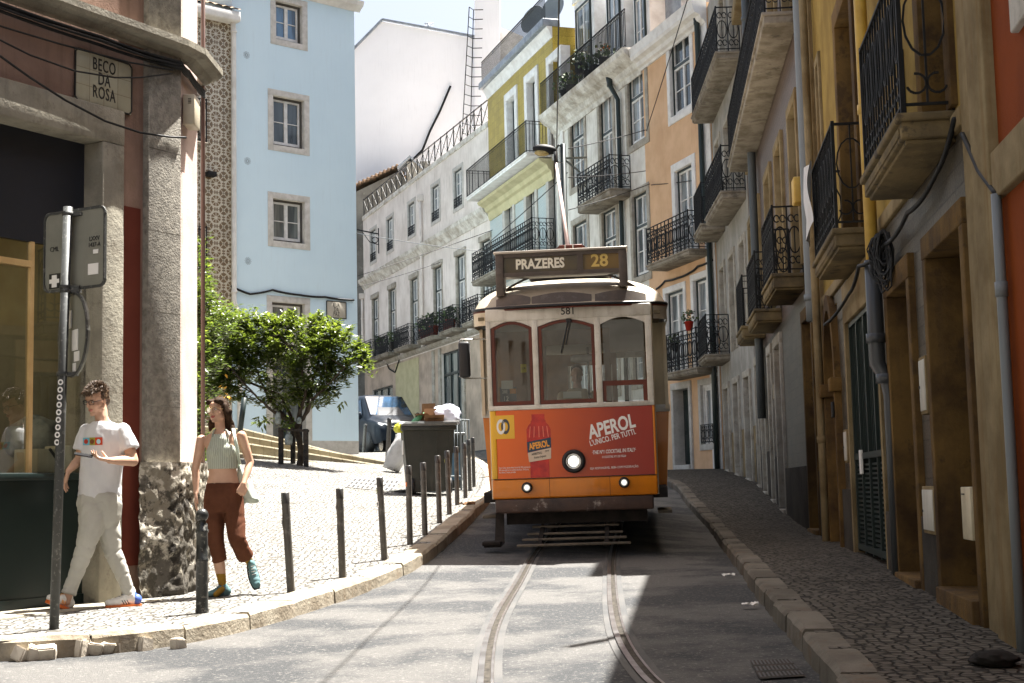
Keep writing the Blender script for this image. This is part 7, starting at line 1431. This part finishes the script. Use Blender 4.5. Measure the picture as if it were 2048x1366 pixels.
pc = A_(167, 910, -.28) + mr; ph = empty('phone', pc, 0, 'black phone held flat in the hand of the man', 'phone'); b = MB().use(M('phone black', (.008, .008, .009), rough=.8)); b.T = Matrix.Rotation(R(14), 4, 'Y') @ Matrix.Rotation(R(12), 4, 'X') @ Matrix.Rotation(R(15), 4, 'Z'); b.box(-.072, .072, -.036, .036, -.0045, .0045, .003); b.build('casing', parent=ph); b2x = MB().use(b.mats[0]); b2x.T = b.T; b2x.box(-.068, .068, -.032, .032, .0045, .0052); b2x.build('screen', parent=ph)
# ---- woman
wr = hit(441, 1192, pav_l); WY = wr.y
wo = empty('person', wr, 0, 'young woman in a sage halter top and rust cropped trousers, long dark hair', 'person')
B_ = lambda px, py, dy=0: at(px, py, WY + dy) - wr
Hw = Matrix.Translation(B_(435, 822)) @ Matrix.Rotation(R(-22), 4, 'Z') @ Matrix.Rotation(R(-3), 4, 'X') @ Matrix.Rotation(R(-4), 4, 'Y') @ Matrix.Scale(.93, 4)
m = MB(); head(m, Hw, True); limb(m, [Hw @ Vector((0, .03, -.05)), B_(440, 855, .03), B_(443, 868, .03)], [.046, .044, .05])
etube(m, [(B_(443, 863, .03), .075, .05), (B_(443, 870, .03), .13, .065), (B_(443, 882, .03), .15, .08), (B_(444, 905, .02), .135, .09), (B_(445, 932, .02), .122, .085), (B_(446, 950, .02), .125, .085), (B_(446, 970, .02), .148, .095), (B_(447, 1000, .02), .16, .1)], 24)
for x, y in ((430, 903), (458, 901)): m.ell(B_(x, y, -.05), (.055, .045, .052))
s1, e1, w1 = B_(403, 880, .03), B_(391, 937, .05), B_(392, 986, .0); limb(m, [s1, s1.lerp(e1, .5), e1], [.046, .040, .034]); limb(m, [e1, e1.lerp(w1, .35), w1], [.033, .033, .022]); hand(m, w1, (-.05, -.1, -1), (1, .2, 0), -1, ((6, 10, 8), (8, 12, 8), (10, 14, 10), (12, 16, 10)), .92, (.5, .2))
s2, e2, w2 = B_(483, 872, .03), B_(500, 925, .06), B_(487, 968, -.08); limb(m, [s2, s2.lerp(e2, .5), e2], [.046, .042, .036]); limb(m, [e2, e2.lerp(w2, .35), w2], [.035, .034, .023]); hand(m, w2, (-.28, -.25, -.93), (-.2, .9, -.1), 1, (72, 85, 55), .95, (-.4, .7))
h1, k1, a1 = B_(431, 1000, .02), B_(432, 1085, -.03), B_(446, 1176, .02); h2, k2, a2 = B_(463, 1000, .02), B_(474, 1080, -.08), B_(502, 1128, .16)
limb(m, [h1, k1, k1.lerp(a1, .45), a1], [.082, .052, .05, .034]); limb(m, [h2, k2, k2.lerp(a2, .5), a2], [.082, .052, .05, .034]); limb(m, [a1, B_(432, 1189, -.1)], [.036, .025]); limb(m, [a2, B_(512, 1165, .1)], [.036, .025])
Hwi = Hw.inverted(); m_sock = M('mustard sock', (.30, .17, .03), (.25, .14, .025), 20, .9)
def clw(c, n_):
    h_ = Hwi @ c
    if abs(h_.x) < .024 and -.074 < h_.z < -.052 and h_.y < -.08: return 1
    if c.z < B_(446, 1147).z and c.x < B_(470, 0).x: return 2
    if c.x > B_(484, 0).x and c.z < B_(500, 1118).z: return 2
    return 0
wb = remesh(m, [m_skin, m_lipr, m_sock], .0056, 'body', wo, 5, None, clw); eyes(Hw, wb)
m_hairw = M('dark brown hair', (.022, .013, .008), (.045, .027, .016), 30, .75); rnd = random.Random(6)
m = MB(); m.T = Hw; m.ell((0, .04, .052), (.086, .098, .088)); m.ell((-.045, -.045, .085), (.045, .05, .03)); m.ell((.045, -.045, .085), (.045, .05, .03)); m.ell((.082, .02, .01), (.018, .04, .06)); m.ell((-.08, .03, .01), (.014, .035, .06)); m.T = None
for k in range(16):
    x = rnd.uniform(442, 462); limb(m, [Hw @ Vector((rnd.uniform(.02, .085), rnd.uniform(.03, .1), 0)), B_(x + 4, 850, .08), B_(x + 9, rnd.uniform(862, 880), .03)], [.022, .02, .008])
for k in range(7): x = rnd.uniform(419, 430); limb(m, [Hw @ Vector((-.07, .06, 0)), B_(x, 848, .12), B_(x - 1, rnd.uniform(852, 862), .12)], [.02, .018, .008])
remesh(m, [m_hairw], .007, 'hair', wo, 2, lambda c: .005 * noise.noise(Vector((c.x * 90, c.y * 90, c.z * 12))))
glasses(Hw, wo, .026, .026, .0014, M('gold wire', (.5, .36, .16), rough=.3, metal=.8), m_lensg)
mt_, t, b = newmat('sage ribbed knit'); co = t.coord(); wv = t.n('ShaderNodeTexWave', {'Vector': co, 'Scale': 17.0, 'Distortion': .3}, wave_type='BANDS', bands_direction='X').outputs[1]; t.l.new(t.mix(wv, (.33, .355, .29), (.42, .44, .37)), b.inputs['Base Color']); b.inputs['Roughness'].default_value = .9; bn = t.n('ShaderNodeBump', {'Height': wv, 'Strength': .6, 'Distance': .01}); t.l.new(bn.outputs[0], b.inputs['Normal'])
m = MB(); etube(m, [(B_(440, 868, -.005), .062, .05), (B_(441, 878, .0), .088, .075), (B_(442, 892, .01), .118, .09), (B_(444, 905, .015), .142, .098), (B_(445, 922, .02), .136, .098), (B_(446, 938, .02), .13, .096)], 26)
for x, y in ((430, 903), (458, 901)): m.ell(B_(x, y, -.055), (.06, .05, .056))
tp_ = remesh(m, [mt_], .007, 'halter_top', wo, 5); sx_ = MB().use(m_wtrim if False else mt_)
for xa, xb in ((427, 424), (455, 457)): sx_.tube([B_(xb, 874, -.04), B_(xa, 862, -.02), B_(440, 852, .08)], .007, 6)
sx_.build('strap', parent=tp_)
m_rust = M('rust corduroy', (.105, .042, .023), (.078, .03, .017), 5, .85, .2, 160); m = MB()
etube(m, [(B_(446, 966, .02), .148, .108), (B_(447, 985, .02), .168, .12), (B_(448, 1010, .02), .178, .125), (B_(448, 1025, .02), .17, .12)], 24); limb(m, [B_(429, 1012, .01), B_(430, 1045, -.01), k1, B_(438, 1112, -.01), B_(440, 1122, .0)], [.095, .085, .070, .064, .066], end=False); limb(m, [B_(466, 1012, .01), B_(471, 1045, -.03), B_(473, 1076, -.08), B_(484, 1100, .0), B_(491, 1114, .05)], [.095, .086, .076, .070, .074], end=False)
remesh(m, [m_rust], .008, 'trousers', wo, 5, lambda c: foldp(c) * .7)
m_shg = M('teal suede', (.13, .22, .23), (.1, .18, .19), 8, .7); m_shk = M('dark sole', (.04, .05, .055), rough=.7)
shoe(wo, B_(459, 1193, .06), B_(417, 1197, -.1), (0, 0, 1), [m_shg, m_shk, m_shg], .045, .14, m_navy, heelc=False); shoe(wo, B_(500, 1124, .2), B_(514, 1178, .06), (.25, -1, .2), [m_shg, m_shk, m_shg], .045, .14, m_shw, heelc=False)
# tote bag
m_tote = M('pale green canvas', (.48, .54, .47), (.4, .46, .39), 5, .85, .15, 60); tg_ = empty('tote_bag', wr + B_(490, 960, .1), 0, 'pale green canvas tote bag hanging from the shoulder of the woman', 'bag'); o0 = B_(490, 960, .1)
m = MB(); etube(m, [(B_(478, 926, .08) - o0, .012, .03), (B_(482, 945, .1) - o0, .035, .05), (B_(490, 975, .12) - o0, .07, .08), (B_(499, 998, .12) - o0, .085, .09), (B_(503, 1006, .12) - o0, .06, .06)]); remesh(m, [m_tote], .008, 'bag_body', tg_, 3, lambda c: .012 * noise.noise(Vector((c.x * 26 + c.z * 12, c.y * 10, c.z * 6))))
for dx in (0, 3): MB().use(m_tote).tube([B_(468 + dx, 862, .10) - o0, B_(465 + dx, 858, .0) - o0, B_(469 + dx, 880, -.09) - o0, B_(474 + dx, 905, -.07) - o0, B_(478 + dx, 928, .06) - o0], .008, 6).build('strap', parent=tg_)
# ---- driver inside the tram
dr = empty('person', tr.matrix_basis @ Vector((.02, .95, .72)), -R(5), 'tram driver in a pale shirt seated behind the middle windscreen', 'person'); m = MB()
Hd = Matrix.Translation((0, 0, 1.42)); head(m, Hd); limb(m, [(0, .02, 1.36), (0, .03, 1.24)], [.05, .055]); etube(m, [((0, .03, .5), .17, .13), ((0, .03, .9), .18, .13), ((0, .03, 1.15), .2, .11), ((0, .03, 1.24), .12, .07)]); 
for sx in (-1, 1): limb(m, [(sx * .2, .03, 1.16), (sx * .25, -.03, .9), (sx * .17, -.28, .86)], [.055, .045, .03]); hand(m, (sx * .17, -.28, .86), (-sx * .2, -1, .1), (0, 0, -1), sx, (30, 35, 25)); limb(m, [(sx * .1, 0, .5), (sx * .12, -.3, .48), (sx * .12, -.32, .05)], [.08, .06, .045])
Hdi = Hd.inverted(); remesh(m, [m_skin, M('driver shirt', (.5, .45, .3), (.42, .37, .24), 4, .8), M('driver trousers', (.03, .035, .05))], .009, 'body', dr, 4, None, lambda c, n_: 0 if c.z > 1.25 or c.y < -.2 and c.z > .6 else (1 if c.z > .6 else 2)); m = MB(); m.T = Hd; m.ell((0, .03, .06), (.08, .095, .08)); m.T = None; remesh(m, [m_brow], .009, 'hair', dr, 2)
